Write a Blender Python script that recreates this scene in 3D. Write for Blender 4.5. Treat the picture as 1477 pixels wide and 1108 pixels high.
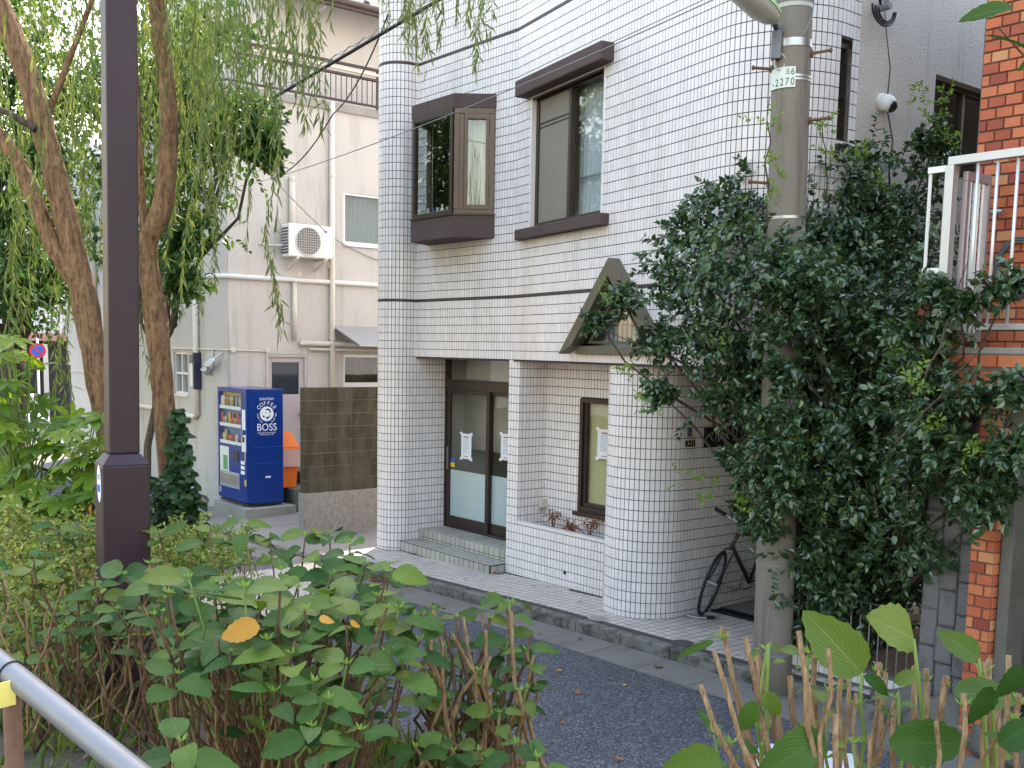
import bpy, bmesh, math, random
import numpy as np
from mathutils import Vector, Matrix

for o in list(bpy.data.objects): bpy.data.objects.remove(o)
scene = bpy.context.scene
COL = scene.collection
R = math.radians

# ---------------------------------------------------------------- camera
F_PX, PPX, PPY, PITCH, ROLL, CAMH = 1506.06, 731.42, 678.0, .1149, .0186, 2.65
IW, IH = 1477, 1108
cam_data = bpy.data.cameras.new('camera'); cam = bpy.data.objects.new('camera', cam_data); COL.objects.link(cam)
cam_data.sensor_fit = 'HORIZONTAL'; cam_data.sensor_width = 36.0
cam_data.lens = F_PX / IW * 36.0
cam_data.shift_x = (IW / 2 - PPX) / IW
cam_data.shift_y = (PPY - IH / 2) / IW
cam_data.clip_start = .05; cam_data.clip_end = 3000
_fw = Vector((0, math.cos(PITCH), -math.sin(PITCH))); _up = Vector((0, math.sin(PITCH), math.cos(PITCH))); _rt = Vector((1, 0, 0))
_c, _s = math.cos(ROLL), math.sin(ROLL)
_r2 = _rt * _c + _up * _s; _u2 = -_rt * _s + _up * _c
cam.matrix_world = Matrix(((_r2.x, _u2.x, -_fw.x, 0), (_r2.y, _u2.y, -_fw.y, 0), (_r2.z, _u2.z, -_fw.z, CAMH), (0, 0, 0, 1)))
scene.camera = cam

# ---------------------------------------------------------------- sky, sun, exposure
SUN_AZ, SUN_EL = R(10), R(49)            # azimuth measured from +Y (view direction) towards +X
world = bpy.data.worlds.new('World'); scene.world = world; world.use_nodes = True
wn = world.node_tree; wn.nodes.clear()
sky = wn.nodes.new('ShaderNodeTexSky'); sky.sky_type = 'NISHITA'; sky.sun_disc = False
sky.sun_elevation = SUN_EL; sky.sun_rotation = SUN_AZ; sky.air_density = 2.0; sky.dust_density = 2.0; sky.ozone_density = 1.0
bg = wn.nodes.new('ShaderNodeBackground'); bg.inputs[1].default_value = .15
wo = wn.nodes.new('ShaderNodeOutputWorld')
sky_tint = wn.nodes.new('ShaderNodeMix'); sky_tint.data_type = 'RGBA'; sky_tint.blend_type = 'MULTIPLY'; sky_tint.inputs['Factor'].default_value = 1.; sky_tint.inputs['B'].default_value = (1.08, .985, .975, 1)   # uniform warm tint on the sky, offsets its cyan cast
wn.links.new(sky.outputs[0], sky_tint.inputs['A']); wn.links.new(sky_tint.outputs['Result'], bg.inputs[0]); wn.links.new(bg.outputs[0], wo.inputs[0])
sd = bpy.data.lights.new('sun', 'SUN'); sd.energy = 2.4; sd.angle = R(.6); sd.color = (1, .95, .86)
sun = bpy.data.objects.new('sun', sd); COL.objects.link(sun)
_sv = Vector((math.sin(SUN_AZ) * math.cos(SUN_EL), math.cos(SUN_AZ) * math.cos(SUN_EL), math.sin(SUN_EL)))
sun.rotation_euler = _sv.to_track_quat('Z', 'Y').to_euler(); sun.location = _sv * 60
scene.view_settings.view_transform = 'Standard'; scene.view_settings.look = 'None'
scene.view_settings.exposure = 2.3; scene.view_settings.gamma = 1.0; scene.view_settings.use_curve_mapping = False
scene.render.engine = 'CYCLES'
scene.cycles.max_bounces = 7; scene.cycles.transparent_max_bounces = 12
scene.cycles.diffuse_bounces = 4; scene.cycles.glossy_bounces = 3; scene.cycles.transmission_bounces = 6
scene.cycles.caustics_reflective = False; scene.cycles.caustics_refractive = False

# ---------------------------------------------------------------- frames: the street grid (s along the tiled facade, o outwards, z up)
TH = .8929
A0 = Vector((-1.2137, 13.628)); dA = Vector((math.cos(TH), -math.sin(TH))); nA = Vector((-math.sin(TH), -math.cos(TH)))
def W(s, o, z=0.): return Vector((A0.x + dA.x * s + nA.x * o, A0.y + dA.y * s + nA.y * o, z))
def AB(x, y): v = Vector((x, y)) - A0; return v.dot(dA), v.dot(nA)
def ray(px, py):
    a = (px - PPX) / F_PX; b = (py - PPY) / F_PX
    return _fw + _r2 * a - _u2 * b
def pz(px, py, z=0.): d = ray(px, py); t = (z - CAMH) / d.z; return Vector((d.x * t, d.y * t, z))
def py_(px, py, Y): d = ray(px, py); t = Y / d.y; return Vector((d.x * t, Y, CAMH + d.z * t))
def _pl(px, py, p0, n):
    d = ray(px, py); t = (p0.x * n.x + p0.y * n.y) / (d.x * n.x + d.y * n.y); return Vector((d.x * t, d.y * t, CAMH + d.z * t))
def onS(px, py, s): P = _pl(px, py, W(s, 0), dA); return AB(P.x, P.y)[1], P.z       # -> o, z
def onO(px, py, o): P = _pl(px, py, W(0, o), nA); return AB(P.x, P.y)[0], P.z       # -> s, z
def lerp(a, b, t): return a + (b - a) * t
def smooth(t): t = min(1, max(0, t)); return t * t * (3 - 2 * t)
def tilt(s): return .018 * min(9, max(-2, s))
rnd = random.Random(7); NP = np.random.default_rng(11)

# ---------------------------------------------------------------- materials
MATS = {}
def nm(name):
    m = bpy.data.materials.new(name); m.use_nodes = True; nt = m.node_tree; nt.nodes.clear()
    out = nt.nodes.new('ShaderNodeOutputMaterial'); return m, nt, out
def N(nt, t, **kw):
    n = nt.nodes.new(t)
    for k, v in kw.items():
        if k == 'op': n.operation = v
        elif k == 'ins':
            for i, x in v.items(): n.inputs[i].default_value = x
        else: setattr(n, k, v)
    return n
def coords(nt, kind='Object'):
    return N(nt, 'ShaderNodeTexCoord').outputs[kind]
def noise(nt, sc, det=3, vec=None, rough=.55, dist=0.):
    n = N(nt, 'ShaderNodeTexNoise', ins={'Scale': sc, 'Detail': det, 'Roughness': rough, 'Distortion': dist})
    nt.links.new(vec if vec is not None else coords(nt), n.inputs['Vector']); return n.outputs['Fac']
def ramp(nt, fac, stops):
    r = N(nt, 'ShaderNodeValToRGB'); e = r.color_ramp.elements
    while len(e) < len(stops): e.new(.5)
    for i, (p, c) in enumerate(stops):
        e[i].position = p; e[i].color = (*c, 1) if len(c) == 3 else c
    nt.links.new(fac, r.inputs[0]); return r.outputs[0]
def mixc(nt, f, a, b, bt='MIX'):
    m = N(nt, 'ShaderNodeMix', data_type='RGBA', blend_type=bt)
    for sock, v in ((m.inputs['Factor'], f), (m.inputs['A'], a), (m.inputs['B'], b)):
        if isinstance(v, (int, float)): sock.default_value = v
        elif isinstance(v, tuple): sock.default_value = (*v, 1)
        else: nt.links.new(v, sock)
    return m.outputs['Result']
def math_(nt, op, a, b=0.):
    m = N(nt, 'ShaderNodeMath', op=op)
    for i, v in enumerate((a, b)):
        if isinstance(v, (int, float)): m.inputs[i].default_value = v
        else: nt.links.new(v, m.inputs[i])
    return m.outputs[0]
def principled(nt, out, col, rough=.6, metal=0., bump=None, bstr=.3, bdist=.01, spec=.5, alpha=None, sheen=None):
    p = N(nt, 'ShaderNodeBsdfPrincipled')
    def put(k, v):
        if isinstance(v, tuple): p.inputs[k].default_value = (*v, 1) if len(v) == 3 else v
        elif isinstance(v, (int, float)): p.inputs[k].default_value = v
        else: nt.links.new(v, p.inputs[k])
    put('Base Color', col); put('Roughness', rough); put('Metallic', metal); put('Specular IOR Level', spec)
    if bump is not None:
        b = N(nt, 'ShaderNodeBump', ins={'Strength': bstr, 'Distance': bdist}); nt.links.new(bump, b.inputs['Height']); nt.links.new(b.outputs[0], p.inputs['Normal'])
    nt.links.new(p.outputs[0], out.inputs[0]); return p
def plain(name, col, rough=.5, metal=0., var=.12, sc=6., bstr=.0, bsc=40., spec=.5, dist=.004):
    """paint / metal / plastic with slight mottling and optional fine relief"""
    m, nt, out = nm(name); MATS[name] = m
    c = mixc(nt, noise(nt, sc, 4), tuple(x * (1 - var) for x in col), tuple(min(1, x * (1 + var)) for x in col))
    rg = math_(nt, 'ADD', math_(nt, 'MULTIPLY', noise(nt, sc * 3, 3), .15), max(0, rough - .075))
    principled(nt, out, c, rg, metal, noise(nt, bsc, 4) if bstr else None, bstr, dist, spec); return m
def island(nt): return N(nt, 'ShaderNodeNewGeometry').outputs['Random Per Island']
def objrand(nt): return N(nt, 'ShaderNodeObjectInfo').outputs['Random']
def pos(nt): return N(nt, 'ShaderNodeNewGeometry').outputs['Position']

def m_tile(name, c0, c1, rough=.16, own=False, dirt=(.55, .5, .42), damt=.35):
    m, nt, out = nm(name); MATS[name] = m
    r = objrand(nt) if own else island(nt)
    c = ramp(nt, r, [(0, c0), (.5, tuple((a + b) / 2 for a, b in zip(c0, c1))), (1, c1)])
    P = pos(nt)
    st = N(nt, 'ShaderNodeMapping'); st.inputs['Scale'].default_value = (2.2, 2.2, .35); nt.links.new(P, st.inputs[0])
    d = ramp(nt, noise(nt, 1.1, 5, st.outputs[0], .65), [(.5, (0, 0, 0)), (.78, (1, 1, 1))])
    d2 = math_(nt, 'MULTIPLY', d, damt)
    c = mixc(nt, d2, c, mixc(nt, 1., c, dirt, 'MULTIPLY'))
    rg = math_(nt, 'ADD', math_(nt, 'MULTIPLY', noise(nt, 2.5, 4, P), .22), rough - .06)
    principled(nt, out, c, rg, 0, noise(nt, 28, 2, P), .05, .004); return m
m_tile('tile_white', (.75, .69, .675), (.83, .765, .75))
m_tile('tile_white_single', (.75, .69, .675), (.83, .765, .75), own=True)
m_tile('tile_floor', (.46, .40, .35), (.56, .49, .43), rough=.55, own=True, damt=.5)
m_tile('tile_floor_far', (.46, .40, .35), (.56, .49, .43), rough=.55, damt=.5)
m_tile('tile_step', (.36, .34, .285), (.46, .43, .37), rough=.5, own=True, dirt=(.5, .44, .33), damt=.6)
plain('grout_dark', (.045, .035, .035), .9, var=.3, sc=8, bstr=.2)
plain('grout_floor', (.06, .05, .045), .9, var=.3, sc=8)
plain('band_brown', (.05, .035, .04), .5)

def m_stucco(name, col, stain=(.35, .3, .22), samt=.35, bs=.7, sc=55., streak=(1.6, .18), lo=.5, hi=.8):
    m, nt, out = nm(name); MATS[name] = m
    P = pos(nt)
    mp = N(nt, 'ShaderNodeMapping'); mp.inputs['Scale'].default_value = (streak[0], streak[0], streak[1]); nt.links.new(P, mp.inputs[0])
    s1 = ramp(nt, noise(nt, 2.0, 6, mp.outputs[0], .7), [(lo, (0, 0, 0)), (hi, (1, 1, 1))])
    c = mixc(nt, noise(nt, 1.3, 5, P), tuple(x * .92 for x in col), tuple(x * 1.06 for x in col))
    c = mixc(nt, math_(nt, 'MULTIPLY', s1, samt), c, mixc(nt, 1., c, stain, 'MULTIPLY'))
    v = N(nt, 'ShaderNodeTexVoronoi', ins={'Scale': sc}); nt.links.new(P, v.inputs['Vector'])
    h = math_(nt, 'ADD', math_(nt, 'MULTIPLY', v.outputs['Distance'], .7), noise(nt, sc * 1.6, 4, P))
    principled(nt, out, c, .9, 0, h, bs, .012, .25); return m
m_stucco('stucco_beige', (.535, .50, .46), samt=.55)
m_stucco('stucco_upper', (.61, .57, .52), samt=.2, bs=.35)
m_stucco('stucco_grey', (.66, .585, .51), stain=(.3, .28, .18), samt=.7, bs=.9, sc=70, streak=(2.6, .22), lo=.55, hi=.8)
m_stucco('hood_brown', (.115, .082, .075), stain=(.6, .55, .5), samt=.5, bs=.8, sc=110)
m_stucco('concrete_block', (.085, .074, .052), stain=(.3, .32, .18), samt=.85, bs=.5, sc=90, streak=(2.4, .9), lo=.4, hi=.65)
m_stucco('concrete_plinth', (.30, .28, .255), stain=(.35, .35, .33), samt=.7, bs=.5, sc=60, streak=(9, 7), lo=.35, hi=.75)
m_stucco('gutter_concrete', (.185, .17, .148), stain=(.5, .48, .44), samt=.7, bs=.4, sc=80, streak=(1.5, 1.5))
m_stucco('concrete', (.30, .285, .255), stain=(.4, .38, .3), samt=.7, bs=.4, sc=80, streak=(1.5, 1.5))
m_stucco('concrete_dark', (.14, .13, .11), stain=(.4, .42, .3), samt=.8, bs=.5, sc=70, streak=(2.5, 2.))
m_stucco('kerb_concrete', (.20, .188, .165), stain=(.28, .29, .24), samt=.9, bs=.45, sc=90, streak=(4, 4), lo=.42, hi=.62)
m_stucco('pole_concrete', (.215, .185, .155), stain=(.5, .44, .36), samt=.85, bs=.25, sc=140, streak=(6, .5))
m_stucco('stone_block', (.17, .16, .155), stain=(.3, .3, .3), samt=.8, bs=.6, sc=60, streak=(3, 2))  # base darkened to carry the deep shade the wall stands in
m_stucco('pale_wall', (.62, .60, .60), samt=.2, bs=.2)
m_stucco('ground_soil', (.10, .085, .06), stain=(.5, .5, .4), samt=.8, bs=1., sc=30, streak=(3, 3))
m_stucco('ground_far', (.16, .15, .14), samt=.3, bs=.3, streak=(1, 1))
m_stucco('alley_concrete', (.22, .20, .18), stain=(.45, .42, .38), samt=.8, bs=.3, sc=80, streak=(1.2, 1.2))

def m_asphalt():
    m, nt, out = nm('asphalt'); MATS['asphalt'] = m
    P = pos(nt)
    v = N(nt, 'ShaderNodeTexVoronoi', ins={'Scale': 75.}); nt.links.new(P, v.inputs['Vector'])
    g = ramp(nt, v.outputs['Color'], [(.15, (.038, .039, .046)), (.6, (.085, .087, .096)), (.93, (.20, .20, .21))])
    big = mixc(nt, noise(nt, .9, 7, P, .7), (.6, .6, .61), (1.3, 1.29, 1.27))
    c = mixc(nt, 1., g, big, 'MULTIPLY')
    principled(nt, out, c, .8, 0, math_(nt, 'SUBTRACT', 1., v.outputs['Distance']), .9, .01, .35)
m_asphalt()

plain('bronze', (.052, .037, .03), .4, .5, var=.15)
plain('bronze_light', (.105, .072, .052), .42, .5, var=.15)
plain('khaki_metal', (.125, .105, .07), .5, .2, var=.15)
plain('dark_interior', (.03, .028, .026), .9)  # near-black for faces that stand in for unlit interiors
plain('room_wall', (.58, .54, .46), .9)
plain('curtain_beige', (.56, .50, .40), .9, var=.1)
plain('curtain_lace', (.62, .66, .70), .9, var=.08)
plain('curtain_green', (.14, .20, .20), .8, var=.1)
plain('blind_yellow', (.72, .64, .36), .7, var=.08)
plain('screen_taupe', (.235, .20, .165), .75, var=.08, sc=2)
plain('film_frost', (.68, .76, .77), .5, var=.1, sc=1.5)
plain('paper', (.72, .76, .82), .7, var=.03)
plain('ink_red', (.55, .2, .2), .7); plain('ink_grey', (.35, .38, .42), .7)
plain('white_paint', (.72, .70, .66), .45, var=.06)
plain('cream_pipe', (.60, .54, .46), .45, var=.08)
plain('alu', (.46, .46, .46), .42, .7, var=.06)
plain('alu_white', (.66, .66, .66), .4, .3, var=.06)
plain('alu_pink', (.42, .36, .37), .4, .5, var=.06)
plain('steel', (.42, .42, .43), .38, .9, var=.1)
plain('steel_dark', (.13, .14, .16), .45, .7, var=.15)
plain('rust', (.16, .085, .05), .85, .2, var=.4, sc=30)
plain('black_plastic', (.018, .018, .02), .4)
plain('rubber', (.014, .014, .015), .7)
plain('rail_grey', (.20, .20, .205), .45, .3, var=.12)
plain('cable_black', (.012, .012, .014), .5); plain('cable_grey', (.20, .20, .21), .5); plain('cable_pale', (.42, .42, .38), .5)
plain('post_brown', (.034, .017, .022), .48, .0, var=.3, sc=3, bstr=.08, spec=.35)
plain('vend_blue', (.006, .035, .21), .22, 0., var=.06); plain('vend_white', (.72, .74, .78), .35); plain('vend_panel', (.30, .32, .36), .35)
plain('print_white', (.78, .80, .84), .4, var=.02)
plain('bin_orange', (.80, .17, .02), .45, var=.08); plain('door_pink', (.46, .40, .40), .5, var=.05)
plain('maroon_base', (.085, .05, .05), .7)
plain('roof_dark', (.07, .065, .07), .6); plain('eave_brown', (.095, .065, .055), .6)
plain('rail_brown', (.065, .04, .042), .5, .2)
plain('lamp_green', (.16, .42, .06), .4); plain('lamp_glass', (.50, .50, .46), .35, var=.2)
plain('faded_red', (.42, .20, .18), .6)
plain('navy_trim', (.015, .02, .05), .4)
plain('sign_red', (.55, .02, .02), .4); plain('sign_blue', (.02, .10, .5), .4); plain('sign_black', (.008, .008, .008), .2)
plain('sticker_yellow', (.75, .45, .03), .5); plain('sticker_blue', (.03, .10, .42), .5)
plain('car_white', (.6, .62, .65), .2); plain('car_glass', (.03, .04, .05), .08)
plain('soil_planter', (.13, .085, .05), 1., var=.5, sc=40, bstr=.8, dist=.02)
plain('road_paint', (.62, .61, .59), .7, var=.18, sc=14, bstr=.3)
plain('cover_dark', (.10, .085, .085), .6, .4, var=.3, sc=60)
plain('grating', (.025, .025, .027), .5, .5)
plain('orange_tape', (.75, .30, .03), .5)
plain('plate_pale', (.62, .66, .60), .4, var=.03)
plain('tag_yellow', (.75, .62, .16), .6)
for i, c in enumerate([(.5, .12, .03), (.07, .16, .35), (.65, .6, .5), (.05, .05, .06), (.08, .3, .12), (.55, .4, .08), (.5, .05, .06), (.4, .42, .45)]):
    plain('can_%d' % i, c, .3)

def m_brick(name):
    m, nt, out = nm(name); MATS[name] = m
    r = objrand(nt)
    c = ramp(nt, r, [(0, (.30, .065, .04)), (.25, (.46, .11, .05)), (.6, (.58, .165, .065)), (.85, (.60, .20, .085)), (1, (.62, .30, .13))])
    P = pos(nt)
    c = mixc(nt, math_(nt, 'MULTIPLY', noise(nt, 9, 5, P), .8), c, mixc(nt, 1., c, (.55, .55, .55), 'MULTIPLY'))
    principled(nt, out, c, .62, 0, noise(nt, 90, 4, P), .25, .004, .3)
m_brick('brick')
plain('brick_mortar', (.12, .095, .085), .95, var=.25, sc=12, bstr=.3)

def m_bark(name, c0, c1, sc=9.):
    m, nt, out = nm(name); MATS[name] = m
    P = pos(nt)
    mp = N(nt, 'ShaderNodeMapping'); mp.inputs['Scale'].default_value = (sc * 2.6, sc * 2.6, sc * .42); nt.links.new(P, mp.inputs[0])
    f = noise(nt, 1.6, 7, mp.outputs[0], .68, .7)
    f2 = math_(nt, 'ADD', math_(nt, 'MULTIPLY', f, .8), math_(nt, 'MULTIPLY', noise(nt, 26, 4, P), .25))
    c = ramp(nt, f2, [(.38, c0), (.62, c1)])
    principled(nt, out, c, .92, 0, f2, 1., .03, .2)
m_bark('bark_willow', (.07, .038, .02), (.32, .185, .095)); m_bark('bark_dark', (.035, .028, .022), (.13, .10, .075))
m_bark('cane', (.19, .105, .05), (.50, .32, .17), 22.); m_bark('cane_dark', (.08, .045, .028), (.23, .135, .08), 22.)

def m_leaf(name, cols, rough=.42, trans=.35, own=False, veins=False, spec=.4, vein_col=(.30, .40, .16), tcol=(1.25, 1.35, .55)):
    """two-sided leaf: diffuse + translucent + sheen of a cuticle"""
    m, nt, out = nm(name); MATS[name] = m
    r = objrand(nt) if own else island(nt)
    k = len(cols) - 1
    c = ramp(nt, r, [(i / k, x) for i, x in enumerate(cols)])
    P = coords(nt, 'Object') if own else pos(nt)
    c = mixc(nt, noise(nt, 14 if own else 5, 4, P), mixc(nt, 1., c, (.78, .80, .78), 'MULTIPLY'), mixc(nt, 1., c, (1.22, 1.18, 1.15), 'MULTIPLY'))
    bump = None
    if veins:
        uv = N(nt, 'ShaderNodeUVMap').outputs[0]; sp = N(nt, 'ShaderNodeSeparateXYZ'); nt.links.new(uv, sp.inputs[0])
        av = math_(nt, 'ABSOLUTE', sp.outputs[1])
        ph = math_(nt, 'SUBTRACT', math_(nt, 'MULTIPLY', sp.outputs[0], 9.), math_(nt, 'MULTIPLY', av, 5.5))
        fr = math_(nt, 'ABSOLUTE', math_(nt, 'SUBTRACT', math_(nt, 'FRACT', ph), .5))
        side = math_(nt, 'LESS_THAN', fr, .07); mid = math_(nt, 'LESS_THAN', av, .035)
        vn = math_(nt, 'MAXIMUM', math_(nt, 'MULTIPLY', side, .55), mid)
        c = mixc(nt, math_(nt, 'MULTIPLY', vn, .24), c, vein_col)
        sp2 = ramp(nt, noise(nt, 34, 3, P), [(.70, (0, 0, 0)), (.76, (1, 1, 1))])
        c = mixc(nt, math_(nt, 'MULTIPLY', sp2, .6), c, (.16, .09, .03))
        bump = math_(nt, 'ADD', math_(nt, 'MULTIPLY', fr, 1.2), math_(nt, 'MULTIPLY', noise(nt, 60, 3, P), .3))
    p = N(nt, 'ShaderNodeBsdfPrincipled'); nt.links.new(c, p.inputs['Base Color']); p.inputs['Roughness'].default_value = rough; p.inputs['Specular IOR Level'].default_value = spec
    if bump is not None:
        b = N(nt, 'ShaderNodeBump', ins={'Strength': .35, 'Distance': .003}); nt.links.new(bump, b.inputs['Height']); nt.links.new(b.outputs[0], p.inputs['Normal'])
    t = N(nt, 'ShaderNodeBsdfTranslucent'); nt.links.new(mixc(nt, 1., c, tcol, 'MULTIPLY'), t.inputs[0])
    mx = N(nt, 'ShaderNodeMixShader', ins={0: trans}); nt.links.new(p.outputs[0], mx.inputs[1]); nt.links.new(t.outputs[0], mx.inputs[2]); nt.links.new(mx.outputs[0], out.inputs[0])
m_leaf('leaf_willow', [(.09, .13, .04), (.13, .175, .055), (.18, .21, .075), (.27, .275, .10)], .5, .45, tcol=(1.15, 1.25, .6))
m_leaf('leaf_evergreen', [(.020, .046, .02), (.038, .08, .034), (.058, .11, .045), (.09, .155, .055)], .24, .18, spec=.8)
m_leaf('leaf_sprout', [(.14, .24, .035), (.22, .32, .05)], .45, .4)
m_leaf('leaf_broad', [(.03, .075, .02), (.06, .13, .028), (.10, .18, .04)], .4, .35)
m_leaf('leaf_hydrangea', [(.02, .06, .012), (.036, .09, .017), (.06, .12, .022), (.13, .185, .03)], .6, .2, own=True, veins=True, spec=.16, vein_col=(.12, .2, .06))
m_leaf('leaf_hydrangea_pale', [(.045, .10, .02), (.08, .14, .025), (.14, .18, .025)], .5, .3, own=True, veins=True, spec=.3)
m_leaf('leaf_yellow', [(.55, .25, .03), (.60, .33, .05)], .55, .3, own=True, veins=True, vein_col=(.5, .3, .08), tcol=(1.2, 1, .5))
m_leaf('leaf_dead', [(.20, .08, .035), (.35, .13, .04), (.42, .22, .09)], .8, .1, own=True, tcol=(1, .8, .5))
m_leaf('leaf_dead_small', [(.16, .06, .035), (.30, .12, .06)], .8, .1, tcol=(1, .8, .5))
m_leaf('leaf_fatsia', [(.09, .17, .02), (.15, .25, .026), (.24, .32, .035)], .4, .5, own=True, veins=False)
m_leaf('leaf_ivy', [(.015, .042, .014), (.03, .075, .02), (.045, .1, .028)], .4, .2)
m_leaf('leaf_small', [(.09, .14, .03), (.15, .21, .04), (.26, .29, .06), (.38, .36, .09)], .5, .3)
m_leaf('grass_blade', [(.07, .13, .025), (.13, .20, .04), (.22, .26, .07), (.34, .31, .14)], .55, .35)
m_leaf('litter', [(.16, .10, .05), (.28, .18, .09), (.12, .12, .04)], .8, .1)
m_leaf('stem_green', [(.12, .20, .04), (.2, .28, .06)], .5, .15)

def m_glass(name, tint=(.85, .9, .9), refl=1.0, rough=.015, base=.04):
    m, nt, out = nm(name); MATS[name] = m
    t = N(nt, 'ShaderNodeBsdfTransparent'); t.inputs[0].default_value = (*tint, 1)
    g = N(nt, 'ShaderNodeBsdfGlossy'); g.inputs['Roughness'].default_value = rough
    b = N(nt, 'ShaderNodeBump', ins={'Strength': .04, 'Distance': .02}); nt.links.new(noise(nt, 1.7, 2, pos(nt)), b.inputs['Height']); nt.links.new(b.outputs[0], g.inputs['Normal'])
    ge = N(nt, 'ShaderNodeNewGeometry'); dt = N(nt, 'ShaderNodeVectorMath', op='DOT_PRODUCT'); nt.links.new(ge.outputs['Incoming'], dt.inputs[0]); nt.links.new(ge.outputs['Normal'], dt.inputs[1])
    sch = math_(nt, 'POWER', math_(nt, 'SUBTRACT', 1., math_(nt, 'ABSOLUTE', dt.outputs['Value'])), 5.)
    f = math_(nt, 'MINIMUM', math_(nt, 'ADD', math_(nt, 'MULTIPLY', sch, .9 * refl), base), 1.)
    mx = N(nt, 'ShaderNodeMixShader'); nt.links.new(f, mx.inputs[0]); nt.links.new(t.outputs[0], mx.inputs[1]); nt.links.new(g.outputs[0], mx.inputs[2]); nt.links.new(mx.outputs[0], out.inputs[0])
m_glass('glass', (.93, .95, .95), 1.0, base=.065); m_glass('glass_clear', (.97, .98, .98), .5, base=.02); m_glass('glass_dark', (.7, .74, .74), 1.2, base=.09)
def m_bag():
    m, nt, out = nm('bag_plastic'); MATS['bag_plastic'] = m
    t = N(nt, 'ShaderNodeBsdfTransparent'); p = N(nt, 'ShaderNodeBsdfPrincipled', ins={'Base Color': (.75, .62, .60, 1), 'Roughness': .3})
    mx = N(nt, 'ShaderNodeMixShader', ins={0: .55}); nt.links.new(t.outputs[0], mx.inputs[1]); nt.links.new(p.outputs[0], mx.inputs[2]); nt.links.new(mx.outputs[0], out.inputs[0])
m_bag()

# ---------------------------------------------------------------- mesh helpers (all geometry is authored in world coordinates)
class MB:
    def __init__(s): s.v = []; s.f = []
    def add(s, verts, faces):
        b = len(s.v); s.v += [Vector(x) for x in verts]; s.f += [tuple(i + b for i in f) for f in faces]; return s
    def hexa(s, p):     # 8 corners: bottom ring 0-3, top ring 4-7
        return s.add(p, [(3, 2, 1, 0), (4, 5, 6, 7), (0, 1, 5, 4), (1, 2, 6, 5), (2, 3, 7, 6), (3, 0, 4, 7)])
    def sbox(s, s0, s1, o0, o1, z0, z1):   # box in the street grid
        if s0 > s1: s0, s1 = s1, s0
        if o0 > o1: o0, o1 = o1, o0
        return s.hexa([W(s0, o1, z0), W(s1, o1, z0), W(s1, o0, z0), W(s0, o0, z0), W(s0, o1, z1), W(s1, o1, z1), W(s1, o0, z1), W(s0, o0, z1)])
    def box(s, c, size, rz=0.):
        hx, hy, hz = size[0] / 2, size[1] / 2, size[2] / 2; c = Vector(c); m = Matrix.Rotation(rz, 3, 'Z')
        P = [c + m @ Vector((x, y, z)) for z in (-hz, hz) for x, y in ((-hx, -hy), (hx, -hy), (hx, hy), (-hx, hy))]
        return s.hexa(P)
    def obox(s, c, ax, ay, az):  # oriented box from half axes
        c = Vector(c); P = [c + ax * i + ay * j + az * k for k in (-1, 1) for i, j in ((-1, -1), (1, -1), (1, 1), (-1, 1))]
        return s.hexa(P)
    def prism(s, poly, ext):     # polygon (list of Vectors) extruded by vector
        n = len(poly); ext = Vector(ext)
        return s.add([Vector(p) for p in poly] + [Vector(p) + ext for p in poly],
                     [tuple(range(n))[::-1], tuple(range(n, 2 * n))] + [(i, (i + 1) % n, n + (i + 1) % n, n + i) for i in range(n)])
    def tube(s, pts, rad, n=8, cap=True, closed=False):
        pts = [Vector(p) for p in pts]; m = len(pts)
        if not isinstance(rad, (list, tuple)): rad = [rad] * m
        b = len(s.v); up = None
        for i, p in enumerate(pts):
            if closed: t = pts[(i + 1) % m] - pts[i - 1]
            else: t = (pts[min(i + 1, m - 1)] - pts[max(i - 1, 0)])
            t = t.normalized() if t.length > 1e-9 else Vector((0, 0, 1))
            if up is None:
                a = Vector((0, 0, 1)) if abs(t.z) < .9 else Vector((1, 0, 0)); up = (a - t * a.dot(t)).normalized()
            else:
                up = up - t * up.dot(t); up = up.normalized() if up.length > 1e-6 else t.orthogonal().normalized()
            sd_ = t.cross(up)
            for k in range(n):
                a = 2 * math.pi * k / n; s.v.append(p + (up * math.cos(a) + sd_ * math.sin(a)) * rad[i])
        for i in range(m - (0 if closed else 1)):
            j = (i + 1) % m
            for k in range(n): s.f.append((b + i * n + k, b + i * n + (k + 1) % n, b + j * n + (k + 1) % n, b + j * n + k))
        if cap and not closed:
            s.f.append(tuple(b + k for k in range(n))[::-1]); s.f.append(tuple(b + (m - 1) * n + k for k in range(n)))
        return s
    def lathe(s, c, prof, n=16, axis=Vector((0, 0, 1))):
        c = Vector(c); ax = axis.normalized(); u = ax.orthogonal().normalized(); w = ax.cross(u); b = len(s.v)
        for r, h in prof:
            for k in range(n):
                a = 2 * math.pi * k / n; s.v.append(c + ax * h + (u * math.cos(a) + w * math.sin(a)) * r)
        for i in range(len(prof) - 1):
            for k in range(n): s.f.append((b + i * n + k, b + i * n + (k + 1) % n, b + (i + 1) * n + (k + 1) % n, b + (i + 1) * n + k))
        s.f.append(tuple(b + k for k in range(n))[::-1]); s.f.append(tuple(b + (len(prof) - 1) * n + k for k in range(n)))
        return s
WM = {}
def _link(name, data, parent, mw=None):
    o = bpy.data.objects.new(name, data); COL.objects.link(o)
    if parent is not None: o.parent = parent
    return o
def thing(name, label, cat, loc, group=None, rz=0., kind=None):
    o = _link(name, None, None); o.empty_display_size = .2
    M = Matrix.Translation(Vector(loc)) @ Matrix.Rotation(rz, 4, 'Z'); o.matrix_world = M; WM[o.name] = M
    tag(o, label, cat, group, kind); return o
def tag(o, label=None, cat=None, group=None, kind=None):
    if label: o['label'] = label
    if cat: o['category'] = cat
    if group: o['group'] = group
    if kind: o['kind'] = kind
    return o
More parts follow.
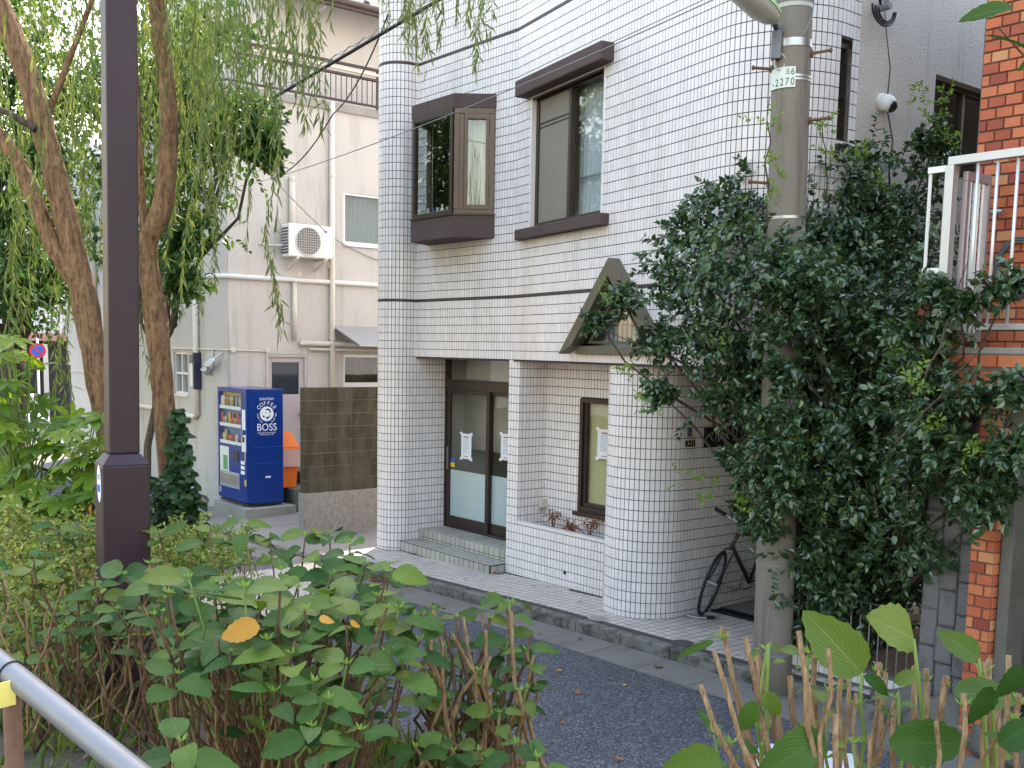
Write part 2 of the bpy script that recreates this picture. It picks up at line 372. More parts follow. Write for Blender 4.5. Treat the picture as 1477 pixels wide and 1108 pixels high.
def mesh_of(name, verts, faces, mat, smooth_=False, uv=None):
    me = bpy.data.meshes.new(name); me.from_pydata([tuple(v) for v in verts], [], faces)
    for m in (mat if isinstance(mat, (list, tuple)) else [mat]): me.materials.append(MATS[m])
    if smooth_: me.polygons.foreach_set('use_smooth', [True] * len(me.polygons))
    me.update(); return me
def part(name, mb, mat, parent=None, smooth_=False, bevel=0., base=None, autosm=None):
    """link a MB as one mesh; children are stored in their root's frame, top-level meshes get their origin at `base`"""
    if parent is not None:
        M = WM[parent.name].inverted()
    else:
        M = Matrix.Translation(-Vector(base)) if base is not None else Matrix.Identity(4)
    me = mesh_of(name, [M @ v for v in mb.v], mb.f, mat, smooth_)
    bm = bmesh.new(); bm.from_mesh(me); bmesh.ops.recalc_face_normals(bm, faces=bm.faces); bm.to_mesh(me); bm.free()
    if autosm is not None: me.set_sharp_from_angle(angle=R(autosm)); me.polygons.foreach_set('use_smooth', [True] * len(me.polygons))
    o = _link(name, me, parent)
    if parent is None:
        W_ = Matrix.Translation(Vector(base)) if base is not None else Matrix.Identity(4); o.matrix_world = W_; WM[o.name] = W_
    else: WM[o.name] = WM[parent.name]
    if bevel:
        md = o.modifiers.new('bevel', 'BEVEL'); md.width = bevel; md.segments = 2; md.limit_method = 'ANGLE'; md.angle_limit = R(40)
    return o
def inst(name, me, parent, world_m):
    o = _link(name, me, parent)
    if parent is not None: o.matrix_local = WM[parent.name].inverted() @ world_m
    else: o.matrix_world = world_m; WM[o.name] = world_m
    return o
def np_mesh(name, V, Fq, mat, parent=None, base=None, smooth_=False):
    """V (n,3), Fq (m,k) numpy arrays in world coordinates"""
    if parent is not None:
        Mi = np.array(WM[parent.name].inverted()); V = V @ Mi[:3, :3].T + Mi[:3, 3]
    elif base is not None: V = V - np.array(base)
    me = bpy.data.meshes.new(name); n, k = Fq.shape
    me.vertices.add(len(V)); me.vertices.foreach_set('co', np.ascontiguousarray(V, dtype=np.float32).ravel())
    me.loops.add(n * k); me.loops.foreach_set('vertex_index', np.ascontiguousarray(Fq, dtype=np.int32).ravel())
    me.polygons.add(n); me.polygons.foreach_set('loop_start', np.arange(0, n * k, k, dtype=np.int32))
    me.polygons.foreach_set('use_smooth', np.full(n, bool(smooth_)))
    me.materials.append(MATS[mat]); me.update(calc_edges=True); me.validate()
    o = _link(name, me, parent)
    if parent is None:
        W_ = Matrix.Translation(Vector(base)) if base is not None else Matrix.Identity(4); o.matrix_world = W_; WM[o.name] = W_
    else: WM[o.name] = WM[parent.name]
    return o
def text(name, body, size, mat, parent, origin, xdir, ydir, depth=.001, align='CENTER', squash=1.):
    cu = bpy.data.curves.new(name, 'FONT'); cu.body = body; cu.size = size; cu.align_x = align; cu.align_y = 'CENTER'; cu.extrude = depth
    ob = bpy.data.objects.new(name, cu); COL.objects.link(ob)
    dg = bpy.context.evaluated_depsgraph_get(); me = bpy.data.meshes.new_from_object(ob.evaluated_get(dg))
    bpy.data.objects.remove(ob); me.name = name; me.materials.clear(); me.materials.append(MATS[mat])
    x = Vector(xdir).normalized() * squash; y = Vector(ydir).normalized(); z = x.normalized().cross(y)
    Mw = Matrix(((x.x, y.x, z.x, origin[0]), (x.y, y.y, z.y, origin[1]), (x.z, y.z, z.z, origin[2]), (0, 0, 0, 1)))
    me.transform((WM[parent.name].inverted() if parent is not None else Matrix.Identity(4)) @ Mw)
    o = _link(name, me, parent); WM[o.name] = WM[parent.name] if parent is not None else Matrix.Identity(4); return o
dA3 = Vector((dA.x, dA.y, 0)); nA3 = Vector((nA.x, nA.y, 0)); Z3 = Vector((0, 0, 1)); pA3 = -nA3
RZ = -TH     # rotation of street-grid things
# ================================================================ SETTING
def ko(s):
    pts = [(-70, 1.2), (-4, 1.2), (0, 1.02), (1.97, .91), (3.7, .80), (5.5, .78), (30, .78)]
    for (a, b), (c, d) in zip(pts, pts[1:]):
        if s <= c: return lerp(b, d, max(0, (s - a) / (c - a)))
    return .78
def sheet(name, ss, fo0, fo1, fz, mat, n=1, wob=0.):
    mb = MB(); V = []
    for s in ss:
        for k in range(n + 1):
            o = lerp(fo0(s), fo1(s), k / n); V.append(W(s, o, fz(s, o)))
    Fs = []
    for i in range(len(ss) - 1):
        for k in range(n):
            a = i * (n + 1) + k; Fs.append((a, a + 1, a + n + 2, a + n + 1))
    mb.add(V, Fs); o = part(name, mb, mat); o['kind'] = 'structure'; return o
SS = [-70, -50, -40, -30, -20, -14, -10, -7, -5, -4, -3, -2, -1, 0, 1, 2, 3, 4, 5, 6, 7, 8, 9, 12, 16, 30]
mb = MB(); mb.add([(-400, -200, -.6), (400, -200, -.6), (400, 600, -.6), (-400, 600, -.6)], [(0, 1, 2, 3)])
g = part('ground', mb, 'ground_far'); g['kind'] = 'structure'
sheet('road', SS, lambda s: ko(s) + .1, lambda s: 4.15, lambda s, o: tilt(s) - .125, 'asphalt', 6)
sheet('yard', [-60, -40, -30, -20, -14, -10, -7, -5, -3, -1.5, -.8, -.40], lambda s: -14, lambda s: ko(s) + .02, lambda s, o: tilt(s) - .035 - .06 * smooth((o - .2) / .8), 'alley_concrete', 8)
# sidewalk slab, its tiles, kerb stones, gutter slabs
sw = thing('sidewalk', 'strip of pale square tiles along the tiled building', 'sidewalk', W(2, .4, .03), kind='structure', rz=RZ)
mb = MB()
ssw = [-.40 + .25 * i for i in range(int(8.6 / .25) + 1)]
V = []; Fs = []
for s in ssw:
    for o in (ko(s), -3.8): V.append(W(s, o, tilt(s) - .002))
    for o in (ko(s), -3.8): V.append(W(s, o, tilt(s) - .25))
for i in range(len(ssw) - 1):
    a = 4 * i; b = a + 4
    Fs += [(a, b, b + 1, a + 1), (a, a + 2, b + 2, b), (a + 1, b + 1, b + 3, a + 3)]
Fs += [(0, 1, 3, 2), (4 * len(ssw) - 4, 4 * len(ssw) - 2, 4 * len(ssw) - 1, 4 * len(ssw) - 3)]
mb.add(V, Fs); part('bed', mb, 'grout_floor', sw)
def tile_mesh(name, w, d, h, mat, bev=.003):
    V = [(-w / 2, -d / 2, 0), (w / 2, -d / 2, 0), (w / 2, d / 2, 0), (-w / 2, d / 2, 0)]
    b = bev; V += [(-w / 2 + b, -d / 2 + b, h), (w / 2 - b, -d / 2 + b, h), (w / 2 - b, d / 2 - b, h), (-w / 2 + b, d / 2 - b, h)]
    return mesh_of(name, V, [(4, 5, 6, 7), (0, 1, 5, 4), (1, 2, 6, 5), (2, 3, 7, 6), (3, 0, 4, 7)], mat)
FT = .1
tm = tile_mesh('floor_tile', .090, .090, .002, 'tile_floor'); tmf = tile_mesh('floor_tile_far', .090, .090, .002, 'tile_floor_far')
cells = []
for i in range(int(8.2 / FT)):
    s = -.36 + FT * i
    for j in range(30):
        o = .86 - FT * j + (ko(s) - .88)
        if o > ko(s) - .045 or o < -2.0: continue
        inside = (o < .05 and s < .1) or ((s + .26) ** 2 + (o - .095) ** 2 < .2 ** 2) or (o < .19 and -.2 < s < 1.95) or (o < .02 and 1.9 < s < 3.85) or ((s - 4.24) ** 2 + (o - .03) ** 2 < .37 ** 2) or (o < 0 and 3.8 < s < 4.6)
        if inside: continue
        if o < -.45 and s > 4.7: continue
        if o < -.3 and s > 6.2: continue
        P = W(s, o, 0); cells.append((P.length, s, o))
cells.sort(); 
def tilt_m(s, o, z, jit=.004):
    return Matrix.Translation(W(s, o, z)) @ Matrix.Rotation(RZ, 4, 'Z') @ Matrix.Rotation(rnd.gauss(0, jit), 4, 'X') @ Matrix.Rotation(-.018 + rnd.gauss(0, jit), 4, 'Y')
far = MB()
for k, (d_, s, o) in enumerate(cells):
    M = tilt_m(s, o, tilt(s) - .002 + rnd.uniform(-.0003, .0006))
    if k < 300: inst('floor_tile', tm, sw, M)
    else:
        far.add([M @ v.co for v in tmf.vertices], [tuple(p.vertices) for p in tmf.polygons])
o = part('far_floor_tiles', far, 'tile_floor_far', sw); o['kind'] = 'stuff'
kb = thing('kerb', 'row of weathered grey concrete kerb stones', 'kerb', W(2, .9, -.1), kind='structure', rz=RZ)
gt = thing('gutter', 'row of flat concrete gutter slabs beside the kerb', 'gutter', W(2, 1.2, -.12), kind='structure', rz=RZ)
s = -6.0
while s < 9.5:
    L = .598; s1 = s + L - .008; drop = s < -.75
    zt = lambda q: tilt(q) - .002 - (.075 if drop else 0)
    m = MB(); a = ko(s) + .002; b = ko(s1) + .002
    m.hexa([W(s, a + .125, tilt(s) - .2), W(s1, b + .125, tilt(s1) - .2), W(s1, b, tilt(s1) - .2), W(s, a, tilt(s) - .2), W(s, a + .118, zt(s)), W(s1, b + .118, zt(s1)), W(s1, b, zt(s1)), W(s, a, zt(s))])
    part('kerb_stone', m, 'kerb_concrete', kb, bevel=.014)
    m = MB(); m.hexa([W(s, a + .56, tilt(s) - .2), W(s1, b + .56, tilt(s1) - .2), W(s1, b + .13, tilt(s1) - .2), W(s, a + .13, tilt(s) - .2),
                      W(s, a + .56, tilt(s) - .118), W(s1, b + .56, tilt(s1) - .118), W(s1, b + .13, tilt(s1) - .108), W(s, a + .13, tilt(s) - .108)])
    part('gutter_slab', m, 'gutter_concrete', gt, bevel=.004)
    s += L
def vz(s, o):
    t = smooth((o - 4.1) / 1.35); n = .05 * math.sin(s * 1.7 + o * 2.1) + .04 * math.sin(s * 3.9 - o * 3.3)
    return lerp(tilt(s) - .16, 1.0, t) + n * t
ss_ = [-60, -45, -35, -28, -22, -18] + [-15 + .5 * i for i in range(60)] + [16, 20, 30]
sheet('verge', ss_, lambda s: 4.05, lambda s: 9.5, vz, 'ground_soil', 22)
def on_verge(x, y): s, o = AB(x, y); return vz(s, o)
# painted white road marking
m = MB(); a, b, c, d = pz(1095, 1076, -.02), pz(1238, 1096, -.02), pz(1240, 1150, -.02), pz(1085, 1130, -.02)
def rd(P): s, o = AB(P.x, P.y); return Vector((P.x, P.y, tilt(s) - .125 + .004))
m.add([rd(x) for x in (a, b, c, d)], [(0, 1, 2, 3)]); o = part('road_marking', m, 'road_paint'); o['kind'] = 'structure'

# ================================================================ WHITE TILED BUILDING
ZB1, ZB2, SOF, TOPZ = 3.25, 6.18, 2.535, 8.6
ROOFZ = 14.8
tb = thing('tiled_building', 'white tiled building with brown bay window and glass street door', 'building', W(2, -2, 0), rz=RZ)
def rowlist(z0, z1):
    rows = []
    edges = []
    z = ZB1 - .015
    while z > z0 + .012: edges.append((max(z - .1, z0), z)); z -= .1
    z = ZB1 + .015
    while z < min(z1, ZB2 - .02) - .012: edges.append((z, min(z + .1, z1))); z += .1
    z = ZB2 + .015
    while z < z1 - .012: edges.append((z, min(z + .1, z1))); z += .1
    return [e for e in edges if e[0] >= z0 - 1e-6 and e[1] <= z1 + 1e-6 and e[1] - e[0] > .012]
def resample(path, step=.05):
    pts = [Vector(p) for p in path]; L = [0]
    for a, b in zip(pts, pts[1:]): L.append(L[-1] + (b - a).length)
    n = max(1, round(L[-1] / step)); out = []
    for i in range(n + 1):
        t = L[-1] * i / n; k = 0
        while k < len(L) - 2 and L[k + 1] < t: k += 1
        out.append((pts[k].lerp(pts[k + 1], (t - L[k]) / max(1e-9, L[k + 1] - L[k])), t))
    return out
tile_store = []   # (distance, corners)
wall_mb = MB(); band_low, band_up = MB(), MB()
def tile_run(path, z0, z1, hole=None, bands=True, foot=None, step=.05, tiles=True):
    """path in (s,o), outward side on the right of travel as seen from above"""
    P = resample(path, step)
    for (a, ua), (b, ub) in zip(P, P[1:]):
        t = (b - a).normalized(); n2 = Vector((t.y, -t.x)) if False else None
        wa, wb = W(a.x, a.y), W(b.x, b.y); tw = (wb - wa).normalized(); n = Vector((tw.y, -tw.x, 0))
        um = (ua + ub) / 2; zs = z0
        if foot is not None: zs = max(z0, tilt((a.x + b.x) / 2) + foot)
        run = None; segs = []
        for (r0, r1) in sorted(rowlist(zs, z1)):
            ok = not (hole and hole(um, (r0 + r1) / 2, a))
            if ok:
                if run is None: run = [r0 - .02, r1]
                run[1] = r1 + .004
                if tiles:
                    g_ = .0031; w_ = tw * g_; e = .0012
                    q0 = wa + w_; q1 = wb - w_; b0 = r0 + g_; b1 = r1 - g_
                    tl = NP.normal(0, .0035, 2); dep = .0028
                    f = [Vector((q0.x, q0.y, b0)), Vector((q1.x, q1.y, b0)), Vector((q1.x, q1.y, b1)), Vector((q0.x, q0.y, b1))]
                    ft = []
                    for i, p in enumerate(f):
                        sx = (-1, 1, 1, -1)[i]; sz = (-1, -1, 1, 1)[i]
                        ft.append(p + n * (dep + sx * tl[0] * .025 + sz * tl[1] * .05) - tw * sx * e - Z3 * sz * e)
                    c_ = (f[0] + f[2]) / 2
                    tile_store.append(((c_ - Vector((0, 0, CAMH))).length, f + ft))
            else:
                if run: segs.append(run); run = None
        if run: segs.append(run)
        for (r0, r1) in segs:
            wall_mb.add([Vector((wa.x, wa.y, r0)), Vector((wb.x, wb.y, r0)), Vector((wb.x, wb.y, r1)), Vector((wa.x, wa.y, r1))], [(0, 1, 2, 3)])
        if bands:
            for zb in (ZB1, ZB2):
                if z0 < zb < z1 and not (hole and hole(um, zb, a)):
                    v = [Vector((p.x, p.y, z)) + n * d for d in (0, .007) for p, z in ((wa, zb - .0135), (wb, zb - .0135), (wb, zb + .0135), (wa, zb + .0135))]
                    (band_low if zb == ZB1 else band_up).add(v, [(4, 5, 6, 7), (0, 1, 5, 4), (2, 3, 7, 6)])
ANG = R(12); SIDE = 6.30; RC = .62
bd = Vector((math.cos(ANG), math.sin(ANG)))
corner = Vector((SIDE, math.tan(ANG) * (SIDE - 2))); tl_ = RC * math.tan(R(51))
arc0 = corner - bd * tl_; arc1 = corner - Vector((0, tl_)); nrm = Vector((-bd.y, bd.x)); cc = arc0 - nrm * RC
upath = [(0, 0), (2, 0)]
arc = []
a0 = math.atan2((arc0 - cc).y, (arc0 - cc).x); a1 = 0.
for i in range(25): a = lerp(a0, a1, i / 24); arc.append((cc.x + RC * math.cos(a), cc.y + RC * math.sin(a)))
B0 = Vector((2, 0)); dB = dA3 * bd.x + nA3 * bd.y; nB = nA3 * bd.x - dA3 * bd.y
def Bp(u, off, z): P = W(2, 0) + dB * u + nB * off; return Vector((P.x, P.y, z))
def onB(px, py, off=0.): P = _pl(px, py, Bp(0, off, 0), nB); v = P - Bp(0, 0, 0); return v.x * dB.x + v.y * dB.y, P.z
G_AP, G_L, G_R, G_Z = (2.2, 3.47), 1.42, 2.98, 2.62      # gable opening
def hole_A(u, z, p): return .35 < u < 1.55 and 4.0 < z < 5.42
def hole_B(u, z, p):
    if .33 < u < 1.86 and 3.97 < z < 5.38: return True
    if z > G_Z - .09 and z < G_AP[1]:
        k = max(0, (z - G_Z)) / (G_AP[1] - G_Z); return lerp(G_L, G_AP[0], k) < u < lerp(G_R, G_AP[0], k) and z > G_Z
    return False
tile_run([(0, 0), (2, 0)], SOF, TOPZ, hole_A)
Lb = (arc0 - B0).length
tile_run([(2, 0), tuple(arc0)], SOF, TOPZ, hole_B)
def hole_C(u, z, p): return 4.33 < z < 5.12 and .075 < p.y < .205
tile_run([tuple(arc0)] + arc[1:] + [(SIDE, -.05)], SOF, TOPZ, hole_C)
# rounded left column that runs into the door reveal
cs, co, cr = -.26, .095, .27
carc = [(cs - cr * math.cos(math.pi * i / 24), co + cr * math.sin(math.pi * i / 24)) for i in range(25)]
tile_run([(cs - cr, -1.2), (cs - cr, co)], 0, TOPZ, foot=.0)
tile_run(carc, 0, TOPZ, foot=.0)
tile_run([(cs + cr, co), (cs + cr, -.52)], 0, SOF, foot=.0)
tile_run([(cs + cr, co), (cs + cr, .0)], SOF, TOPZ)
# pier between door and planter, planter recess, planter front, rounded pillar and passage wall
tile_run([(1.94, -.52), (1.94, 0)], 0, SOF, foot=0)
tile_run([(1.94, 0), (2.14, 0)], 0, SOF, foot=0)
tile_run([(2.14, 0), (2.14, -.41)], .5, SOF, bands=False)
def hole_W(u, z, p): return 2.72 < p.x < 3.62 and .84 < z < 2.12
tile_run([(2.14, -.41), (3.84, -.41)], .5, SOF, hole_W, bands=False)
tile_run([(2.14, 0), (3.84, 0)], 0, .66, foot=0, bands=False)
ps, po, pr = 4.24, .03, .43
parc = [(ps - pr * math.cos(math.pi * i / 30), po + pr * math.sin(math.pi * i / 30)) for i in range(31)]
tile_run([(ps - pr, -.41), (ps - pr, po)], .5, SOF, bands=False)
tile_run(parc, 0, SOF, foot=0, bands=False)
tile_run([(ps + pr, po), (ps + pr, -2.6)], 0, SOF, foot=0, bands=False)
tile_run([(ps + pr, -2.6), (6.1, -2.6)], 0, SOF, foot=0, bands=False)
tile_run([(6.1, -2.6), (6.1, .5)], 0, SOF, foot=0, bands=False, tiles=False)
# the 300 nearest tiles are parts of their own, the rest one joined part
tile_store.sort(key=lambda t: t[0])
TF = [(4, 5, 6, 7), (0, 1, 5, 4), (1, 2, 6, 5), (2, 3, 7, 6), (3, 0, 4, 7)]
Minv = WM[tb.name].inverted()
vis = []
for k, (d_, q) in enumerate(tile_store):
    c_ = (q[4] + q[6]) / 2
    vis.append((d_, q))
singles = [q for d_, q in vis if q[0].z < 1.6][:300]; sid = set(id(q) for q in singles)
for q in singles:
    org = Minv @ q[0]
    me = mesh_of('tile', [(Minv @ v) - org for v in q], TF, 'tile_white_single'); o = _link('tile', me, tb); o.location = org; WM[o.name] = WM[tb.name]
rest = [q for d_, q in vis if id(q) not in sid]
V = np.array([[tuple(v) for v in q] for q in rest], dtype=np.float64).reshape(-1, 3)
Fq = (np.array(TF)[None] + 8 * np.arange(len(rest))[:, None, None]).reshape(-1, 4)
o = np_mesh('wall_tiles', V, Fq, 'tile_white', tb); o['kind'] = 'stuff'
part('wall', wall_mb, 'grout_dark', tb); part('dark_band', band_low, 'band_brown', tb); part('dark_band', band_up, 'band_brown', tb)
# soffit over the ground floor, roof slab, inner shell
def poly_slab(name, poly, z0, z1, mat, parent):
    m = MB(); m.prism([W(s, o, z0) for s, o in poly], (0, 0, z1 - z0)); return part(name, m, mat, parent)
outline = [(-.52, -7.5), (-.52, .05), (-.40, .25), (-.26, .35), (-.1, .30), (0, .005), (2, .005)] + [tuple(arc0)] + arc[1:] + [(SIDE - .01, -7.5)]
inn = [(-.5, -7.5), (-.5, 0), (0, -.01), (2, -.01)] + [(p[0] - .012, p[1] - .012) for p in arc] + [(SIDE - .02, -7.5)]
poly_slab('soffit', inn, SOF + .004, SOF + .07, 'pale_wall', tb)
poly_slab('floor_slab', [(0, -1.2), (0, -.05), (2, -.05), (5.4, .55), (6.05, .2), (6.05, -1.2)], 5.75, 5.9, 'room_wall', tb)  # unseen slab, put in to stop light between storeys
poly_slab('unseen_storeys', outline, TOPZ, ROOFZ, 'pale_wall', tb)  # out of view; raised so its shadow covers the foreground
m = MB(); m.sbox(-.5, 6.06, -1.25, -1.2, SOF + .07, TOPZ); part('inner_wall', m, 'room_wall', tb)
m = MB(); m.sbox(-.5, 6.1, -7.5, -7.3, 0, TOPZ); part('rear_wall', m, 'stucco_grey', tb)
m = MB(); m.sbox(-.52, -.32, -7.3, -1.2, 0, TOPZ); part('alley_wall', m, 'pale_wall', tb)
# shop interior behind the door and the recess window
m = MB(); m.sbox(-.3, 4.2, -3.55, -3.5, 0, SOF); m.sbox(-.32, -.28, -3.5, -.56, 0, SOF); m.sbox(4.2, 4.24, -3.5, -.5, 0, SOF); part('shop_wall', m, 'room_wall', tb)
m = MB(); m.sbox(-.28, 4.2, -3.5, -.44, .2, .262); part('shop_floor', m, 'room_wall', tb)
m = MB(); m.sbox(.3, 1.6, -1.9, -1.5, .262, 1.25); part('shop_counter', m, 'stucco_grey', tb, bevel=.01)
m = MB(); m.sbox(-.28, 2.4, -1.02, -1.0, 1.28, 2.12); part('pale_door_panel', m, 'curtain_beige', tb)  # pale panel added so the door glass reads lighter
# side wall of rough stucco with a dark window and stains
o0, z0 = onS(1348, 238, SIDE - .01); o1, z1 = onS(1412, 126, SIDE - .01); o0 = -1.24; o1 = -2.6; z0, z1 = 4.28, 5.12
m = MB(); m.sbox(SIDE - .22, SIDE - .008, -7.3, -.05, 0, z0); m.sbox(SIDE - .22, SIDE - .008, -7.3, -.05, z1, TOPZ); m.sbox(SIDE - .22, SIDE - .008, o0, -.05, z0, z1); m.sbox(SIDE - .22, SIDE - .008, -7.3, o1, z0, z1)
part('side_wall', m, 'stucco_grey', tb)
sw_ = MB(); sw_.sbox(SIDE - .14, SIDE - .10, o1, o0, z0, z0 + .05); sw_.sbox(SIDE - .14, SIDE - .10, o1, o0, z1 - .05, z1)
for oo in (o0 - .04, (o0 + o1) / 2, o1): sw_.sbox(SIDE - .145, SIDE - .095, oo, oo + .04, z0 + .05, z1 - .05)
w = part('side_window', sw_, 'bronze', tb)
m = MB(); m.sbox(SIDE - .13, SIDE - .126, o1, o0, z0 + .05, z1 - .05); part('pane', m, 'glass_dark', w)
m = MB(); m.sbox(SIDE - .6, SIDE - .56, o1 - .1, o0 + .1, z0 - .1, z1 + .1); part('backdrop_curtain', m, 'curtain_green', w)

# ---- bay window with canted right side
BAY = thing('bay_window', 'canted brown metal bay window on the tiled wall', 'window', W(.9, 0, 3.9), rz=RZ)
def bayp(e): return [(.30 - e, .0), (.47 - e * .7, .36 + e), (1.30 + e * .45, .36 + e), (1.60 + e, .0)]
def bslab(name, e, z0, z1, mat, par, bev=.01):
    m = MB(); m.prism([W(s, o - .002, z0) for s, o in bayp(e)], (0, 0, z1 - z0)); return part(name, m, mat, par, bevel=bev)
bslab('hood', .03, 5.39, 5.555, 'hood_brown', BAY); bslab('sill_box', .03, 3.93, 4.19, 'hood_brown', BAY)
bslab('sill_plate', .042, 4.19, 4.205, 'bronze', BAY, 0)
bz0, bz1 = 4.205, 5.39
q = bayp(0)
def bar(mb, a, b, w, z0, z1, dep=.03):
    """flat frame bar along plan segment a-b (2-D), thickness dep outward"""
    A_, B_ = W(*a), W(*b); t = (B_ - A_).normalized(); n = Vector((t.y, -t.x, 0))
    mb.hexa([A_ + n * dep + Z3 * z0, B_ + n * dep + Z3 * z0, B_ - n * dep + Z3 * z0, A_ - n * dep + Z3 * z0, A_ + n * dep + Z3 * z1, B_ + n * dep + Z3 * z1, B_ - n * dep + Z3 * z1, A_ - n * dep + Z3 * z1])
def mixp(a, b, t): return (lerp(a[0], b[0], t), lerp(a[1], b[1], t))
for i, (mt, post) in enumerate((('bronze', .05), ('bronze', .05), ('bronze_light', .06))):
    a, b = q[i], q[i + 1]; L = (Vector(b) - Vector(a)).length
    m = MB(); bar(m, a, b, 0, bz0, bz0 + .05); bar(m, a, b, 0, bz1 - .06, bz1)
    bar(m, a, mixp(a, b, post / L), 0, bz0 + .05, bz1 - .06); bar(m, mixp(a, b, 1 - post / L), b, 0, bz0 + .05, bz1 - .06)
    fr = part('frame', m, mt, BAY, bevel=.004)
    if i == 2:
        m = MB(); i0, i1 = mixp(a, b, .25), mixp(a, b, .86)
        bar(m, i0, i1, 0, bz0 + .05, bz0 + .10, .036); bar(m, i0, i1, 0, bz1 - .12, bz1 - .06, .036)
        bar(m, i0, mixp(a, b, .33), 0, bz0 + .10, bz1 - .12, .036); bar(m, mixp(a, b, .78), i1, 0, bz0 + .10, bz1 - .12, .036)
        bar(m, mixp(a, b, .10), mixp(a, b, .245), 0, bz0 + .05, bz1 - .06, .02)
        part('casement', m, 'bronze_light', fr, bevel=.003)
    m = MB(); bar(m, mixp(a, b, .02), mixp(a, b, .98), 0, bz0 + .03, bz1 - .04, .003); part('pane', m, 'glass', fr)
def drape(name, p0, p1, z0, z1, mat, par, amp=.02, waves=9):
    m = MB(); n = waves * 6; V = []
    A_, B_ = Vector(p0), Vector(p1); t = (B_ - A_).normalized(); nn = Vector((t.y, -t.x, 0))
    for i in range(n + 1):
        k = i / n; off = amp * math.sin(k * waves * 2 * math.pi) * (1 + .4 * math.sin(k * 5))
        for z in (z0, z1): P = A_.lerp(B_, k) + nn * off; V.append(Vector((P.x, P.y, z)))
    m.add(V, [(2 * i, 2 * i + 2, 2 * i + 3, 2 * i + 1) for i in range(n)]); return part(name, m, mat, par, smooth_=True)
drape('curtain', W(1.30, .16), W(1.48, .02), bz0 + .02, bz1 - .03, 'curtain_beige', BAY, .02, 4)
m = MB(); m.prism([W(s, o, 0) + Z3 * (4.03) for s, o in [(.36, -.06), (.5, .3), (1.25, .3), (1.5, -.06)]], (0, 0, .17)); part('inner_shelf', m, 'bronze', BAY)
for k in range(7):   # small ornaments on the sill inside
    m = MB(); x = .58 + .1 * k; h = rnd.uniform(.08, .22); m.lathe(W(x, .22, 4.2), [(.02, 0), (.035, h * .3), (.03, h * .6), (.014, h * .8), (.02, h)], 10); part('ornament', m, rnd.choice(['white_paint', 'sticker_blue', 'cream_pipe']), BAY, smooth_=True)

# ---- wide window on the angled bay of the facade
WN = thing('wide_window', 'wide two-pane window with brown rendered hood and sill', 'window', Bp(1.1, 0, 3.9), rz=RZ + ANG)
def bbox(mb, u0, u1, f0, f1, z0, z1):
    return mb.hexa([Bp(u0, f1, z0), Bp(u1, f1, z0), Bp(u1, f0, z0), Bp(u0, f0, z0), Bp(u0, f1, z1), Bp(u1, f1, z1), Bp(u1, f0, z1), Bp(u0, f0, z1)])
m = MB(); bbox(m, .22, 2.0, -.01, .15, 5.385, 5.56); part('hood', m, 'hood_brown', WN, bevel=.015)
m = MB(); bbox(m, .17, 1.99, -.16, .10, 3.86, 3.975); part('sill', m, 'hood_brown', WN, bevel=.012)
m = MB(); bbox(m, .33, .36, -.3, .003, 3.975, 5.385); bbox(m, 1.83, 1.86, -.3, .003, 3.975, 5.385); part('reveal', m, 'tile_white', WN)
m = MB(); u0, u1, z0, z1 = .36, 1.83, 3.975, 5.385
bbox(m, u0, u1, -.13, -.05, z0, z0 + .06); bbox(m, u0, u1, -.13, -.05, z1 - .05, z1); bbox(m, u0, u0 + .05, -.13, -.05, z0 + .06, z1 - .05); bbox(m, u1 - .05, u1, -.13, -.05, z0 + .06, z1 - .05); bbox(m, 1.075, 1.125, -.12, -.045, z0 + .06, z1 - .05)
fr = part('frame', m, 'bronze', WN, bevel=.004)
m = MB(); bbox(m, u0 + .05, 1.075, -.075, -.072, z0 + .06, z1 - .05); part('insect_screen', m, 'screen_taupe', WN)
m = MB(); bbox(m, u0 + .05, 1.075, -.068, -.064, z1 - .30, z1 - .285); bbox(m, u0 + .05, 1.075, -.068, -.064, z1 - .34, z1 - .33); part('screen_bar', m, 'bronze', WN)
m = MB(); bbox(m, 1.125, u1 - .05, -.098, -.094, z0 + .06, z1 - .05); part('pane', m, 'glass', WN)
drape('lace_curtain', Bp(1.0, -.24, 0), Bp(1.85, -.24, 0), z0, z1, 'curtain_lace', WN, .014, 11)
m = MB(); bbox(m, 1.1, 1.85, -.19, -.17, 4.42, 4.44); part('handrail', m, 'alu', WN)

# ---- triangular dormer-like window over the planter
GB = thing('gable_window', 'triangular window in a khaki metal frame above the rounded pillar', 'window', Bp(2.2, 0, 2.62), rz=RZ + ANG)
ap, bl, br_ = (2.2, 3.53), (1.29, 2.615), (3.11, 2.615)
def tri_in(k): cx_, cz_ = 2.2, 2.92; return [(lerp(p[0], cx_, k), lerp(p[1], cz_, k)) for p in (bl, br_, ap)]
def ring(name, k0, k1, f0, f1, mat, par, skip=()):
    A_, B_ = tri_in(k0), tri_in(k1); m = MB()
    for i in range(3):
        if i in skip: continue
        j = (i + 1) % 3
        m.hexa([Bp(A_[i][0], f1, A_[i][1]), Bp(A_[j][0], f1, A_[j][1]), Bp(A_[j][0], f0, A_[j][1]), Bp(A_[i][0], f0, A_[i][1]), Bp(B_[i][0], f1, B_[i][1]), Bp(B_[j][0], f1, B_[j][1]), Bp(B_[j][0], f0, B_[j][1]), Bp(B_[i][0], f0, B_[i][1])])
    return part(name, m, mat, par)
ring('gable_board', 0, .27, -.03, .13, 'khaki_metal', GB, skip=(0,)); 
m = MB(); bbox(m, 1.49, 2.91, -.10, .05, 2.615, 2.70); part('sill', m, 'khaki_metal', GB, bevel=.006)
ring('frame', .27, .36, -.08, .03, 'bronze', GB, skip=(0,)); ring('inner_frame', .36, .44, -.10, -.02, 'khaki_metal', GB)
